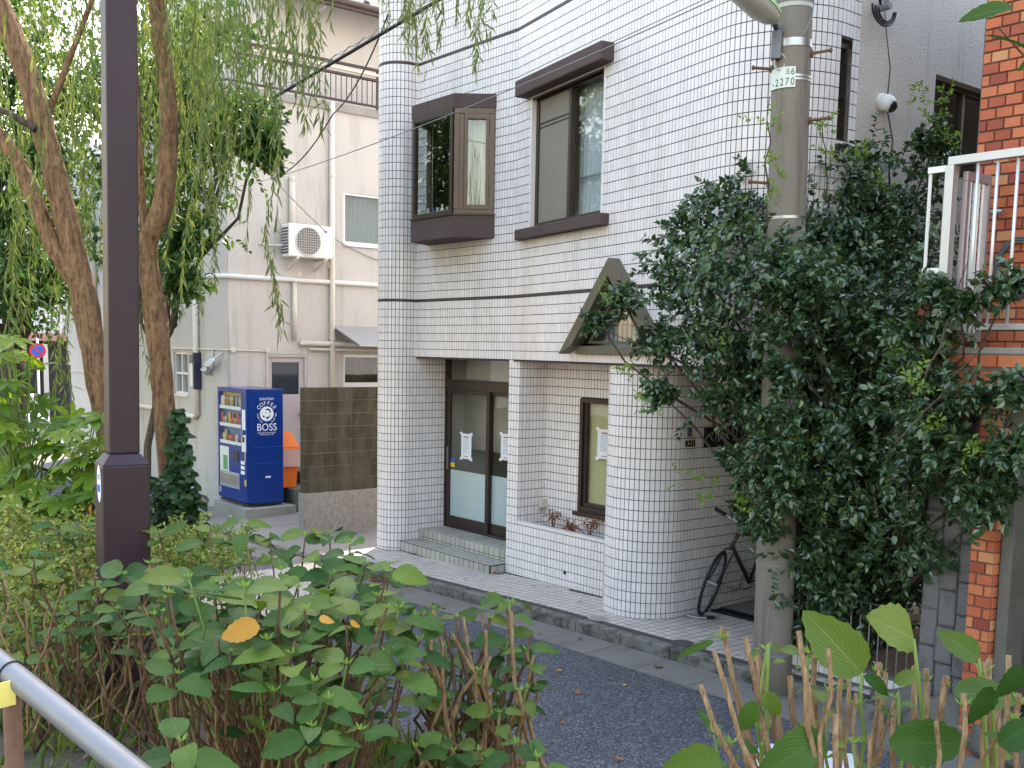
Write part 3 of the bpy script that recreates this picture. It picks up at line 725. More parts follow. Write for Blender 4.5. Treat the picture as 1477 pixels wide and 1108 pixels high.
T = tri_in(.42); m = MB(); m.prism([Bp(u, -.06, z) for u, z in T], nB * .004); part('pane', m, 'glass', GB)
drape('curtain', Bp(1.5, -.2, 0), Bp(2.9, -.2, 0), 2.7, 3.4, 'curtain_lace', GB, .012, 16)
m = MB()
for u in [1.6 + .08 * i for i in range(16)]: bbox(m, u, u + .012, -.085, -.075, 2.72, 2.72 + max(.05, .62 - abs(u - 2.2) * 1.0))
bbox(m, 1.7, 2.7, -.088, -.074, 2.9, 2.915); part('grille', m, 'steel_dark', GB)
# ---- narrow window at the rounded corner
NWD = thing('slit_window', 'narrow dark slit window by the rounded corner of the tiled wall', 'window', W(SIDE, .14, 4.33), rz=RZ)
m = MB(); a0_, a1_ = .075, .205
m.sbox(SIDE - .1, SIDE - .02, a0_, a1_, 4.33, 4.37); m.sbox(SIDE - .1, SIDE - .02, a0_, a1_, 5.08, 5.12); m.sbox(SIDE - .1, SIDE - .02, a0_, a0_ + .02, 4.37, 5.08); m.sbox(SIDE - .1, SIDE - .02, a1_ - .02, a1_, 4.37, 5.08); m.sbox(SIDE - .09, SIDE - .03, a0_ + .02, a1_ - .02, 4.70, 4.73)
part('frame', m, 'bronze', NWD); m = MB(); m.sbox(SIDE - .065, SIDE - .06, a0_ + .02, a1_ - .02, 4.37, 5.08); part('pane', m, 'glass_dark', NWD)
m = MB(); m.sbox(SIDE - .08, SIDE + .03, a0_ - .02, a1_ + .01, 4.29, 4.33); part('sill', m, 'bronze', NWD)

# ---- steps
st = thing('entrance_steps', 'two beige tiled steps up to the glass door', 'steps', W(.9, .1, 0), rz=RZ)
S1z, S2z = .135, .272
m = MB(); m.sbox(-.20, 1.935, -.5, .215, -.05, S1z - .002); part('lower_step', m, 'grout_floor', st)
m = MB(); m.sbox(.02, 1.935, -.5, -.075, S1z - .002, S2z - .002); part('upper_step', m, 'grout_floor', st)
tr = tile_mesh('tread_tile', .091, .091, .002, 'tile_step'); rs = tile_mesh('riser_tile', .091, .112, .0025, 'tile_step'); rs2 = tile_mesh('riser_tile', .091, .095, .0025, 'tile_step'); rs3 = tile_mesh('riser_tile', .091, .028, .0025, 'tile_step')
VR = Matrix.Rotation(R(90), 4, 'X')
def vplace(me, s, o, z, name, par): inst(name, me, par, Matrix.Translation(W(s, o, z)) @ Matrix.Rotation(RZ, 4, 'Z') @ VR)
for i in range(21):
    s = -.15 + .1 * i
    if s > 1.9: break
    vplace(rs, s, .215, .068, 'riser_tile', st)
    for j in range(3):
        o = .165 - .1 * j
        if (s - cs) ** 2 + (o - co) ** 2 < .3 ** 2: continue
        inst('tread_tile', tr, st, tilt_m(s, o, S1z - .002, .003))
for i in range(19):
    s = .07 + .1 * i
    if s > 1.9: break
    vplace(rs2, s, -.075, .222, 'riser_tile', st); vplace(rs3, s, -.075, .153, 'riser_tile', st)
    for j in range(4): inst('tread_tile', tr, st, tilt_m(s, -.125 - .1 * j, S2z - .002, .003))
for j in range(3):
    inst('riser_tile', rs, st, Matrix.Translation(W(1.935, .165 - .1 * j, .068)) @ Matrix.Rotation(RZ + R(90), 4, 'Z') @ VR)

# ---- glass street door
DR = thing('glass_door', 'brown framed sliding glass door with posted notices', 'door', W(.9, -.5, S2z), rz=RZ)
dz0 = S2z + .0
def dbox(m, s0, s1, o0, o1, z0, z1): return m.sbox(s0, s1, o0, o1, z0, z1)
m = MB(); dbox(m, .0, .045, -.55, -.46, dz0, SOF); dbox(m, 1.895, 1.94, -.55, -.46, dz0, SOF); dbox(m, .045, 1.895, -.55, -.46, 2.11, 2.24); dbox(m, .045, 1.895, -.55, -.46, SOF - .03, SOF); dbox(m, .045, 1.895, -.55, -.46, dz0, dz0 + .03)
part('frame', m, 'bronze', DR, bevel=.004)
for a, b, oo in ((.055, .97, -.49), (.90, 1.885, -.53)):
    m = MB(); dbox(m, a, a + .065, oo - .02, oo + .02, dz0 + .03, 2.11); dbox(m, b - .065, b, oo - .02, oo + .02, dz0 + .03, 2.11); dbox(m, a + .065, b - .065, oo - .02, oo + .02, dz0 + .03, dz0 + .16); dbox(m, a + .065, b - .065, oo - .02, oo + .02, 2.06, 2.11)
    lf = part('door_leaf', m, 'bronze', DR, bevel=.004)
    m = MB(); dbox(m, a + .065, b - .065, oo - .003, oo + .003, dz0 + .16, 2.06); part('pane', m, 'glass', lf)
    m = MB(); dbox(m, a + .065, b - .065, oo - .007, oo - .0045, dz0 + .16, 1.05); part('frosted_film', m, 'film_frost', lf)
    m = MB(); dbox(m, a + .02, a + .04, oo + .02, oo + .032, 1.05, 1.35); part('handle', m, 'steel', lf)
m = MB(); dbox(m, .045, 1.895, -.505, -.50, 2.24, SOF - .03); part('transom_pane', m, 'glass', DR)
m = MB(); dbox(m, .045, 1.895, -.8, -.79, 2.24, SOF - .03); part('transom_panel', m, 'curtain_beige', DR)
def notice(s0, z0, w, h, o, i, where):
    t = thing('notice', 'white paper notice taped %s' % where, 'notice', W(s0 + w / 2, o, z0), 'paper notices taped to the glass', rz=RZ)
    m = MB(); m.sbox(s0, s0 + w, o, o + .0012, z0, z0 + h); part('sheet', m, 'paper', t)
    m = MB()
    r_ = random.Random(i)
    for k in range(11):
        z = z0 + h * (.80 - .055 * k); m.sbox(s0 + w * .2, s0 + w * r_.uniform(.6, .85), o + .0012, o + .0018, z, z + h * .018)
    part('text_lines', m, 'ink_grey', t)
    m = MB(); m.sbox(s0 + w * .25, s0 + w * .75, o + .0012, o + .0018, z0 + h * .84, z0 + h * .90); m.sbox(s0 + w * .3, s0 + w * .7, o + .0012, o + .0018, z0 + h * .07, z0 + h * .11); part('heading', m, 'ink_red', t)
    m = MB()
    for a, b in ((0, 0), (1, 0), (0, 1), (1, 1)): m.sbox(s0 + w * a - .025, s0 + w * a + .025, o + .0019, o + .0025, z0 + h * b - .018, z0 + h * b + .018)
    part('tape', m, 'paper', t)
s_, z_ = onO(665, 661, -.485); s2_, z2_ = onO(680, 627, -.485); notice(s_, z_, s2_ - s_, .33, -.4865, 1, 'to the left leaf of the glass door')
s_, z_ = onO(722, 663, -.525); notice(s_, z_, .22, .33, -.5265, 2, 'to the glass door leaf beside the tiled pier')
t = thing('security_sticker', 'small blue and yellow sticker on the door glass', 'sticker', W(.13, -.486, 1.0), rz=RZ)
s_, z_ = onO(650, 673, -.486); m = MB(); m.sbox(s_, s_ + .09, -.4868, -.4858, z_ + .06, z_ + .12); part('upper_half', m, 'sticker_blue', t); m = MB(); m.sbox(s_, s_ + .09, -.4868, -.4858, z_, z_ + .06); part('lower_half', m, 'sticker_yellow', t)

# ---- recess window over the planter
RW = thing('recess_window', 'brown framed window with yellow blind over the planter', 'window', W(3.1, -.41, .84), rz=RZ)
m = MB(); a, b, z0, z1 = 2.72, 3.62, .84, 2.12
m.sbox(a, a + .05, -.5, -.40, z0, z1); m.sbox(b - .05, b, -.5, -.40, z0, z1); m.sbox(a + .05, b - .05, -.5, -.40, z1 - .05, z1); m.sbox(a + .05, b - .05, -.5, -.40, z0, z0 + .06)
m.sbox(a + .05, a + .09, -.48, -.43, z0 + .06, z1 - .05); m.sbox(a + .09, b - .05, -.48, -.43, z0 + .06, z0 + .10)
part('frame', m, 'bronze', RW, bevel=.004); m = MB(); m.sbox(a - .03, b + .02, -.41, -.35, z0 - .045, z0 + .0); part('sill', m, 'bronze', RW, bevel=.006)
m = MB(); m.sbox(a + .09, b - .05, -.458, -.454, z0 + .1, z1 - .05); part('pane', m, 'glass', RW)
z = z0 + .10
while z < z1 - .06:
    m = MB(); m.hexa([W(a + .06, -.50, z), W(b - .05, -.50, z), W(b - .05, -.515, z + .003), W(a + .06, -.515, z + .003), W(a + .06, -.512, z + .019), W(b - .05, -.512, z + .019), W(b - .05, -.527, z + .022), W(a + .06, -.527, z + .022)])
    part('blind_slat', m, 'blind_yellow', RW); z += .021
s_, z_ = onO(861, 661, -.452); notice(s_, z_, .24, .33, -.4535, 3, 'inside the window with the yellow blind')

# ---- planter
PL = thing('planter', 'white tiled planter trough with dry soil', 'planter', W(3, -.2, 0), rz=RZ)
m = MB(); m.sbox(2.145, 3.83, -.405, -.004, .05, .60); part('soil', m, 'soil_planter', PL)
m = MB(); m.sbox(2.142, 3.80, -.10, .006, .655, .672); part('coping', m, 'tile_white', PL, bevel=.006)
m = MB(); m.sbox(2.142, 3.80, -.10, -.002, .55, .655); part('inner_wall', m, 'tile_white', PL)
m = MB(); s_, z_ = onO(815, 826, 0); m.lathe(W(s_, -.0, z_), [(.022, -.004), (.022, .008), (.012, .009)], 12, nA3); part('drain_hole', m, 'sign_black', PL)
t = thing('wall_vent', 'small beige plastic vent box in the planter recess', 'vent', W(2.14, -.3, .83), rz=RZ)
o_, z_ = onS(781, 725, 2.146); m = MB(); m.sbox(2.144, 2.20, o_ - .045, o_ + .045, z_ - .05, z_ + .05); part('housing', m, 'cream_pipe', t, bevel=.008); m = MB(); m.sbox(2.146, 2.18, o_ - .02, o_ + .02, z_ - .09, z_ - .05); part('spout', m, 'steel', t)
def twig_plant(name, label, base, h, spread, nst, mat_leaf, lsize, seed, group=None):
    r_ = random.Random(seed); t = thing(name, label, 'plant', base, group); m = MB(); leaf = MB()
    for i in range(nst):
        a = r_.uniform(0, 6.28); tip = Vector(base) + Vector((math.cos(a) * spread * r_.uniform(.3, 1), math.sin(a) * spread * r_.uniform(.3, 1), h * r_.uniform(.6, 1)))
        mid = Vector(base).lerp(tip, .5) + Vector((r_.uniform(-.02, .02), r_.uniform(-.02, .02), .03)); m.tube([Vector(base), mid, tip], [.004, .003, .0015], 5)
        for k in range(16):
            p = mid.lerp(tip, r_.random()) + Vector((r_.gauss(0, .025), r_.gauss(0, .025), r_.gauss(0, .02))); d = Vector((r_.gauss(0, 1), r_.gauss(0, 1), r_.gauss(0, .7))).normalized(); u = d.orthogonal().normalized()
            leaf.add([p, p + d * lsize * .5 + u * lsize * .25, p + d * lsize, p + d * lsize * .5 - u * lsize * .25], [(0, 1, 2, 3)])
    part('twigs', m, 'cane_dark', t); o = part('leaves', leaf, mat_leaf, t); o['kind'] = 'stuff'; return t
s_, z_ = onO(797, 752, -.25); twig_plant('dry_nandina', 'dry reddish shrub in the planter beside the small vent box', W(s_, -.25, .6), .24, .14, 7, 'leaf_dead_small', .035, 3)
s_, z_ = onO(850, 772, -.22); twig_plant('dry_nandina', 'dry reddish shrub in the planter below the window sill', W(s_, -.22, .6), .26, .22, 9, 'leaf_dead_small', .035, 4)
s_, z_ = onO(824, 765, -.2); twig_plant('dead_plant_clump', 'crumpled orange dead plant in the middle of the planter', W(s_, -.2, .6), .12, .08, 6, 'leaf_dead_small', .05, 5)

# ---- plates on the passage wall
t = thing('name_plate', 'black glossy building name plate on the tiled passage wall', 'sign', W(4.676, -.6, 1.72), rz=RZ)
m = MB(); m.sbox(4.676, 4.70, -.98, -.24, 1.735, 1.93); part('plate', m, 'sign_black', t, bevel=.003)
text('lettering', 'ベルメゾン', .125, 'ink_grey', t, W(4.7005, -.55, 1.83), -nA3, Z3, .0006)
t = thing('intercom', 'small grey intercom panel on the tiled passage wall', 'intercom', W(4.676, -.02, 1.86), rz=RZ)
m = MB(); m.sbox(4.676, 4.69, -.055, .0, 1.85, 1.93); part('panel', m, 'steel_dark', t, bevel=.003); m = MB(); m.lathe(W(4.69, -.028, 1.885), [(.008, 0), (.008, .004)], 10, dA3); part('button', m, 'alu', t)
t = thing('number_plate', 'small dark house number plate under the intercom', 'sign', W(4.676, -.05, 1.76), rz=RZ)
m = MB(); m.sbox(4.676, 4.686, -.11, .02, 1.755, 1.815); part('plate', m, 'sign_black', t); text('digits', '3-11', .055, 'tag_yellow', t, W(4.6865, -.045, 1.785), -nA3, Z3, .0005)
# passage door mat grating
t = thing('floor_grating', 'dark slotted drain grating across the passage entrance', 'grating', W(5.4, -.3, .08), rz=RZ)
m = MB(); zt_ = tilt(5.2) + .006
m.sbox(4.72, 6.05, -.43, -.41, zt_ - .02, zt_ + .012); m.sbox(4.72, 6.05, -.57, -.55, zt_ - .02, zt_ + .012)
part('frame', m, 'grating', t)
for i in range(33):
    m = MB(); m.sbox(4.74 + .04 * i, 4.755 + .04 * i, -.55, -.43, zt_ - .02, zt_ + .010); part('bar', m, 'grating', t)
m = MB(); m.sbox(4.69, 6.08, -2.55, -.6, zt_ - .03, zt_ + .004); o = part('passage_floor', m, 'alley_concrete', tb)
# round covers in the sidewalk
for (x, y, lab, mt) in ((863, 893, 'round grey utility cover set in the tiles by the pillar', 'steel'), (984, 932, 'round dark utility cover set in the tiles by the kerb', 'cover_dark')):
    P = pz(x, y, .07); s_, o_ = AB(P.x, P.y); m = MB(); b = W(s_, o_, tilt(s_)); m.lathe(b, [(.105, -.004), (.105, .004), (.085, .0045), (.08, .003)], 24)
    tag(part('utility_cover', m, mt, None, base=b), lab, 'cover')
# ================================================================ BEIGE STUCCO BUILDING
FS = -5.2; LO = .485
bb = thing('stucco_building', 'beige stucco building with roof balcony beside the vending machine', 'building', W(-7, -2, 0), rz=RZ)
CH = [(FS, .27), (-5.62, LO)]      # chamfered corner
# main volume with openings cut as separate wall pieces
def wall_s(s, o0, o1, z0, z1, holes, th, mat, parent, name='wall'):
    """wall in the plane s=const (outer face at s, thickness towards -s) between o0>o1; holes = (o_hi,o_lo,z0,z1)"""
    os_ = sorted({o0, o1, *[h[0] for h in holes], *[h[1] for h in holes]}); zs = sorted({z0, z1, *[h[2] for h in holes], *[h[3] for h in holes]})
    m = MB()
    for a, b in zip(os_, os_[1:]):
        run = None
        for c, d in zip(zs, zs[1:]):
            mo, mz = (a + b) / 2, (c + d) / 2
            inside = any(h[1] < mo < h[0] and h[2] < mz < h[3] for h in holes)
            if not inside: m.sbox(s - th, s, a, b, c, d)
    return part(name, m, mat, parent)
def wall_o(o, s0, s1, z0, z1, holes, th, mat, parent, name='wall'):
    ss_ = sorted({s0, s1, *[h[0] for h in holes], *[h[1] for h in holes]}); zs = sorted({z0, z1, *[h[2] for h in holes], *[h[3] for h in holes]})
    m = MB()
    for a, b in zip(ss_, ss_[1:]):
        for c, d in zip(zs, zs[1:]):
            mo, mz = (a + b) / 2, (c + d) / 2
            if not any(h[0] < mo < h[1] and h[2] < mz < h[3] for h in holes): m.sbox(a, b, o - th, o, c, d)
    return part(name, m, mat, parent)
HW = (-1.92, -3.3, 4.46, 5.36); HL = (-1.92, -3.1, 1.95, 2.5); HD = (-.42, -1.2, .66, 2.50)
wall_s(FS, .26, -7, -.2, 6.72, [HW, HL, HD], .2, 'stucco_beige', bb)
LW = (-7.02, -5.78, 4.32, 5.35); LW2 = (-7.06, -6.42, 1.75, 2.5)
wall_o(LO, -10.6, -5.63, -.2, 6.72, [LW, LW2], .2, 'stucco_beige', bb, 'street_wall')
m = MB(); m.prism([W(s, o, -.2) for s, o in [(FS, .27), (-5.62, LO), (-5.82, LO - .01), (-5.82, .2), (FS - .2, .2), (FS - .01, .26)]], (0, 0, 6.92)); part('corner_wall', m, 'stucco_beige', bb)
m = MB(); m.sbox(-10.6, -10.4, -7, LO - .2, -.2, 6.72); m.sbox(-10.6, FS - .2, -7.2, -7, -.2, 6.72); part('back_wall', m, 'stucco_beige', bb)
m = MB(); m.prism([W(s, o, 6.72) for s, o in [(FS + .04, -7), (FS + .04, .29), (-5.6, LO + .04), (-10.6, LO + .04), (-10.6, -7)]], (0, 0, .13)); part('balcony_slab', m, 'concrete', bb)
wall_s(FS - 1.1, -.6, -7, 6.85, 9.3, [], .2, 'stucco_upper', bb, 'upper_wall'); wall_o(-.6, -10.4, FS - 1.3, 6.85, 9.3, [], .2, 'stucco_upper', bb, 'upper_street_wall')
m = MB()
for z in (7.35, 7.9): m.sbox(FS - 1.1, FS - 1.094, -.6, -7, z, z + .012)
part('siding_joint', m, 'cream_pipe', bb); 
# roof with eave, gutter and ridge tiles
m = MB(); m.hexa([W(FS - .45, -.7, 8.72), W(FS - .45, -7.4, 8.72), W(-10.6, -7.4, 9.6), W(-10.6, -.7, 9.6), W(FS - .45, -.7, 8.8), W(FS - .45, -7.4, 8.8), W(-10.6, -7.4, 9.7), W(-10.6, -.7, 9.7)]); part('roof', m, 'roof_dark', bb)
m = MB(); m.sbox(FS - .47, FS - .41, -7.4, -.7, 8.63, 8.74); part('eave_board', m, 'eave_brown', bb)
m = MB(); m.tube([W(FS - .38, -.7, 8.72), W(FS - .38, -7.4, 8.72)], .05, 8); part('roof_gutter', m, 'eave_brown', bb, smooth_=True)
for i in range(14):
    m = MB(); m.lathe(W(FS - .5, -1.0 - .42 * i, 8.8), [(.06, 0), (.055, .05), (.03, .085)], 10); part('tile_end', m, 'roof_dark', bb, smooth_=True)
# balcony railing
rl = MB()
def rail_path(z): return [W(-10.4, LO - .05, z), W(-5.66, LO - .05, z), W(FS - .05, .22, z), W(FS - .05, -6.8, z)]
for z, r_ in ((7.56, .03), (7.38, .03), (6.93, .022)):
    m = MB(); m.tube(rail_path(z), r_, 6); part('balcony_rail', m, 'rail_brown', bb)
m = MB(); m.tube(rail_path(7.47), .035, 6); part('balcony_rail_white', m, 'cream_pipe', bb)
k = 0
for i in range(64):
    o = .2 - .105 * i; m = MB()
    if i % 14 == 13: m.tube([W(FS - .05, o, 6.85), W(FS - .05, o, 7.56)], .024, 6); part('rail_post', m, 'rail_brown', bb)
    else: m.tube([W(FS - .05, o, 6.93), W(FS - .05, o, 7.38)], .009, 5); part('baluster', m, 'rail_brown', bb)
for i in range(30):
    s = -5.75 - .15 * i; m = MB(); m.tube([W(s, LO - .05, 6.93), W(s, LO - .05, 7.38)], .009, 5); part('baluster', m, 'rail_brown', bb)
# white ledges, pipes
m = MB(); m.tube([W(FS + .035, -7, 3.77), W(FS + .035, .285, 3.77), W(-5.63, LO + .035, 3.77), W(-10.6, LO + .035, 3.77)], .042, 8); part('ledge_pipe', m, 'white_paint', bb, smooth_=True)
def pipe(pts, r_, mat='cream_pipe', name='downpipe', par=None):
    m = MB(); m.tube(pts, r_, 10); return part(name, m, mat, par or bb, smooth_=True)
p = pipe([W(FS + .06, -1.66, 6.85), W(FS + .06, -1.66, .3)], .05)
for z in (5.6, 4.2, 2.8, 1.4): m = MB(); m.tube([W(FS + .06, -1.66, z - .02), W(FS + .06, -1.66, z + .02)], .058, 10); part('bracket', m, 'cream_pipe', p)
pipe([W(FS + .05, -.93, 3.72), W(FS + .05, -.93, 2.74)], .042); pipe([W(FS + .06, -.89, 5.45), W(FS + .06, -.89, 4.6)], .055)
pipe([W(FS + .0, -.89, 5.47), W(FS + .06, -.89, 5.47), W(FS + .08, -.89, 5.42)], .05)
pipe([W(FS + .06, -1.02, 2.69), W(FS + .06, -4, 2.69)], .045); pipe([W(FS + .05, -1.2, 2.59), W(FS + .05, -4, 2.59)], .025)
pipe([W(-5.9, LO + .055, 3.75), W(-5.9, LO + .055, 1.44), W(-6.0, LO + .055, 1.40), W(-9.5, LO + .055, 1.46)], .05)
m = MB(); m.tube([W(-7.1, LO + .02, 2.56), W(-5.64, LO + .02, 2.56), W(FS + .02, .28, 2.56), W(FS + .02, -.42, 2.54), W(FS + .02, -.42, 1.2)], .014, 6); part('conduit', m, 'cream_pipe', bb)
for o in (.2, -.42): m = MB(); m.lathe(W(FS + .0, o, 2.56), [(.045, 0), (.045, .05)], 10, dA3); part('junction_box', m, 'cream_pipe', bb)
m = MB(); m.sbox(-10.6, -5.63, LO, LO + .012, -.2, .06); part('base_strip', m, 'maroon_base', bb)
m = MB(); m.tube([W(FS + .001, -1.05, 3.88), W(FS + .008, -1.05, 3.88)], .04, 14); part('wall_badge', m, 'cream_pipe', bb)
# windows and door of the stucco building
def win_s(holes, par, panes=2, curtain='curtain_green', fmat='alu_white'):
    oh, ol, z0, z1 = holes; s = FS - .08
    m = MB(); m.sbox(s - .06, s + .06, ol, oh, z0, z0 + .05); m.sbox(s - .06, s + .06, ol, oh, z1 - .04, z1); m.sbox(s - .06, s + .06, oh - .04, oh, z0 + .05, z1 - .04); m.sbox(s - .06, s + .06, ol, ol + .04, z0 + .05, z1 - .04)
    w = part('window', m, fmat, par)
    m = MB(); m.sbox(s - .004, s + .0, ol + .04, oh - .04, z0 + .05, z1 - .04); part('pane', m, 'glass', w)
    drape('curtain', W(s - .1, ol, 0), W(s - .1, oh, 0), z0, z1, curtain, w, .012, 14)
    m = MB(); m.sbox(FS - .01, FS + .04, ol - .03, oh + .03, z0 - .035, z0); part('sill', m, 'alu_white', w); return w
win_s(HW, bb); win_s(HL, bb, curtain='dark_interior')  # low window: near-black drape in place of its unlit room
def win_o(h, par, curtain='curtain_green'):
    a, b, z0, z1 = h; o = LO - .08; m = MB()
    m.sbox(a, b, o - .05, o + .05, z0, z0 + .05); m.sbox(a, b, o - .05, o + .05, z1 - .04, z1); m.sbox(a, a + .04, o - .05, o + .05, z0 + .05, z1 - .04); m.sbox(b - .04, b, o - .05, o + .05, z0 + .05, z1 - .04); m.sbox((a + b) / 2 - .02, (a + b) / 2 + .02, o - .05, o + .05, z0 + .05, z1 - .04)
    if b - a < .8: m.sbox(a + .04, b - .04, o - .045, o + .045, (z0 + z1) / 2 - .02, (z0 + z1) / 2 + .02)
    w = part('window', m, 'alu_white', par); m = MB(); m.sbox(a + .04, b - .04, o - .004, o, z0 + .05, z1 - .04); part('pane', m, 'glass', w)
    m = MB(); m.sbox(a, b, o - .12, o - .1, z0, z1); part('curtain', m, curtain, w); m = MB(); m.sbox(a - .02, b + .02, LO - .01, LO + .03, z0 - .03, z0); part('sill', m, 'alu_white', w)
win_o(LW, bb); win_o(LW2, bb)
oh, ol, z0, z1 = HD; s = FS - .06
m = MB(); m.sbox(s - .05, s + .05, ol, ol + .05, z0, z1); m.sbox(s - .05, s + .05, oh - .05, oh, z0, z1); m.sbox(s - .05, s + .05, ol + .05, oh - .05, z1 - .05, z1)
fr = part('door_frame', m, 'door_pink', bb)
m = MB(); gl = (oh - .12, ol + .14, 1.80, 2.36)
m.sbox(s - .03, s + .01, ol + .05, oh - .05, z0, gl[2]); m.sbox(s - .03, s + .01, ol + .05, oh - .05, gl[3], z1 - .05); m.sbox(s - .03, s + .01, gl[0], oh - .05, gl[2], gl[3]); m.sbox(s - .03, s + .01, ol + .05, gl[1], gl[2], gl[3])
d = part('door', m, 'door_pink', bb); m = MB(); m.sbox(s - .02, s - .015, gl[1], gl[0], gl[2], gl[3]); part('pane', m, 'car_glass', d)
m = MB(); m.lathe(W(s + .01, ol + .12, 1.45), [(.03, 0), (.02, .02), (.018, .05), (.034, .06), (.034, .09), (.015, .1)], 12, dA3); part('knob', m, 'steel', d, smooth_=True)
m = MB(); m.sbox(FS - .3, FS - .28, -3.3, .2, .5, 3.); part('unlit_room_sheet', m, 'dark_interior', bb)  # near-black sheet standing in for the dark behind door and window
# awning, stoop steps
t = thing('awning', 'grey sloping awning panel over the dark low window', 'awning', W(FS, -2.4, 2.7), rz=RZ)
m = MB(); m.hexa([W(FS, -1.70, 2.99), W(FS, -4, 2.99), W(FS + .95, -4, 2.66), W(FS + .95, -1.70, 2.66), W(FS, -1.70, 3.01), W(FS, -4, 3.01), W(FS + .95, -4, 2.68), W(FS + .95, -1.70, 2.68)]); part('panel', m, 'alu', t)
m = MB(); m.prism([W(FS, -1.69, 2.98), W(FS + .95, -1.69, 2.655), W(FS, -1.69, 2.93)], nA3 * .012); part('side_bracket', m, 'steel_dark', t)
t = thing('stoop', 'mossy concrete steps below the pale pink door', 'steps', W(FS + .5, -.8, 0), rz=RZ)
m = MB(); m.sbox(FS, FS + 1.15, -1.5, -.35, -.2, .30); part('lower_step', m, 'concrete_dark', t, bevel=.02)
m = MB(); m.sbox(FS, FS + .75, -2.4, -.78, .30, .50); part('upper_step', m, 'concrete_dark', t, bevel=.02)
m = MB(); m.sbox(FS, FS + .4, -2.4, -.4, .50, .655); part('threshold', m, 'concrete', t, bevel=.01)
t = thing('machine_plinth', 'concrete plinth under the blue vending machine', 'plinth', W(-4.6, .2, -.1), rz=RZ)
m = MB(); m.sbox(FS, -3.95, -.32, .56, -.2, .055); part('slab', m, 'concrete', t, bevel=.012); 
# air conditioner
t = thing('air_conditioner', 'white outdoor air conditioner unit on brackets on the stucco wall', 'air conditioner', W(FS + .2, -1.09, 4.1), rz=RZ)
a, b, z0, z1 = -.67, -1.50, 4.14, 4.69
m = MB(); m.sbox(FS + .08, FS + .36, b, a, z0, z1); part('casing', m, 'white_paint', t, bevel=.02)
m = MB(); m.sbox(FS + .07, FS + .365, b + .0, b + .2, z0 + .005, z1 - .005); part('service_panel', m, 'white_paint', t, bevel=.01)
fc = W(FS + .362, -1.03, 4.41); m = MB(); m.lathe(fc, [(.235, 0), (.245, .012), (.235, .02), (.228, .012), (.228, .002)], 32, dA3); part('fan_ring', m, 'white_paint', t, smooth_=True)
m = MB(); m.lathe(fc, [(.226, .0005), (.226, .003)], 32, dA3); part('fan_opening', m, 'steel_dark', t)
m = MB()
for i in range(-5, 6):
    h = math.sqrt(max(0, .222 ** 2 - (i * .042) ** 2)); m.tube([fc + dA3 * .012 + nA3 * (i * .042) + Z3 * h, fc + dA3 * .012 + nA3 * (i * .042) - Z3 * h], .004, 4); m.tube([fc + dA3 * .014 + Z3 * (i * .042) + nA3 * h, fc + dA3 * .014 + Z3 * (i * .042) - nA3 * h], .004, 4)
o = part('fan_grille', m, 'cream_pipe', t); o['kind'] = 'stuff'
m = MB()
for i in range(9): m.sbox(FS + .1, FS + .34, a, a + .004, z0 + .05 + .05 * i, z0 + .085 + .05 * i)
o = part('side_fins', m, 'steel_dark', t); o['kind'] = 'stuff'
m = MB(); m.prism([fc + dA3 * .006 - nA3 * .30 + Z3 * .2, fc + dA3 * .006 - nA3 * .36 + Z3 * .2, fc + dA3 * .006 - nA3 * .34 + Z3 * .15], dA3 * .001); part('brand_mark', m, 'sticker_blue', t)
for o_ in (-.82, -1.36):
    m = MB(); m.sbox(FS, FS + .40, o_ - .02, o_ + .02, z0 - .035, z0); m.prism([W(FS, o_ - .015, z0 - .22), W(FS, o_ - .015, z0 - .17), W(FS + .34, o_ - .015, z0 - .03), W(FS + .34, o_ - .015, z0 - .06)], nA3 * .03); part('bracket', m, 'cream_pipe', t)
m = MB(); m.tube([W(FS + .2, -.64, 4.33), W(FS + .1, -.58, 4.33), W(FS + .02, -.45, 4.33), W(FS + .02, -.3, 4.34)], .018, 6); part('hose', m, 'cream_pipe', t); m = MB(); m.tube([W(FS + .2, -1.5, 4.1), W(FS + .15, -1.55, 4.02), W(FS + .08, -1.62, 4.0)], .01, 6); part('drain_hose', m, 'cream_pipe', t)
# illuminated sign box and spotlights
t = thing('wall_sign_box', 'flat navy and white projecting sign box on the stucco wall', 'sign', W(-5.84, LO, 2.1), rz=RZ)
m = MB(); m.sbox(-5.86, -5.80, LO, LO + .14, 1.88, 2.50); part('frame', m, 'navy_trim', t, bevel=.01)
m = MB(); m.sbox(-5.99, -5.86, LO + .0, LO + .14, 1.92, 2.32); part('face', m, 'white_paint', t, bevel=.01); m = MB(); m.sbox(-6.0, -5.85, LO, LO + .15, 2.32, 2.46); part('cap', m, 'steel_dark', t, bevel=.01)
for k, (s, o, z, lab) in enumerate(((-5.50, .50, 2.25, 'silver spotlight aimed down beside the navy sign box'), (-5.33, .52, 2.34, 'silver spotlight on a raised arm near the wall corner'))):
    t = thing('spotlight', lab, 'spotlight', W(s, o, z), 'spotlights on the stucco corner', rz=RZ)
    dr_ = (dA3 * (-.4) + nA3 * .5 - Z3 * .75).normalized() if k == 0 else (dA3 * (-.3) + nA3 * .5 - Z3 * .8).normalized(); b0_ = W(s, o, z); wl = W(s, o - .16 - .1 * k, 2.56 - .06 * k)
    m = MB(); m.lathe(b0_ - dr_ * .1, [(.03, 0), (.05, .05), (.075, .16), (.08, .2), (.07, .2), (.06, .16)], 14, dr_); part('reflector', m, 'alu', t, smooth_=True)
    m = MB(); m.tube([wl, wl + nA3 * .08 + dA3 * .03, b0_ - dr_ * .09], .013, 6); m.lathe(wl - nA3 * .02, [(.04, 0), (.04, .03)], 10, nA3); part('arm', m, 'alu', t)

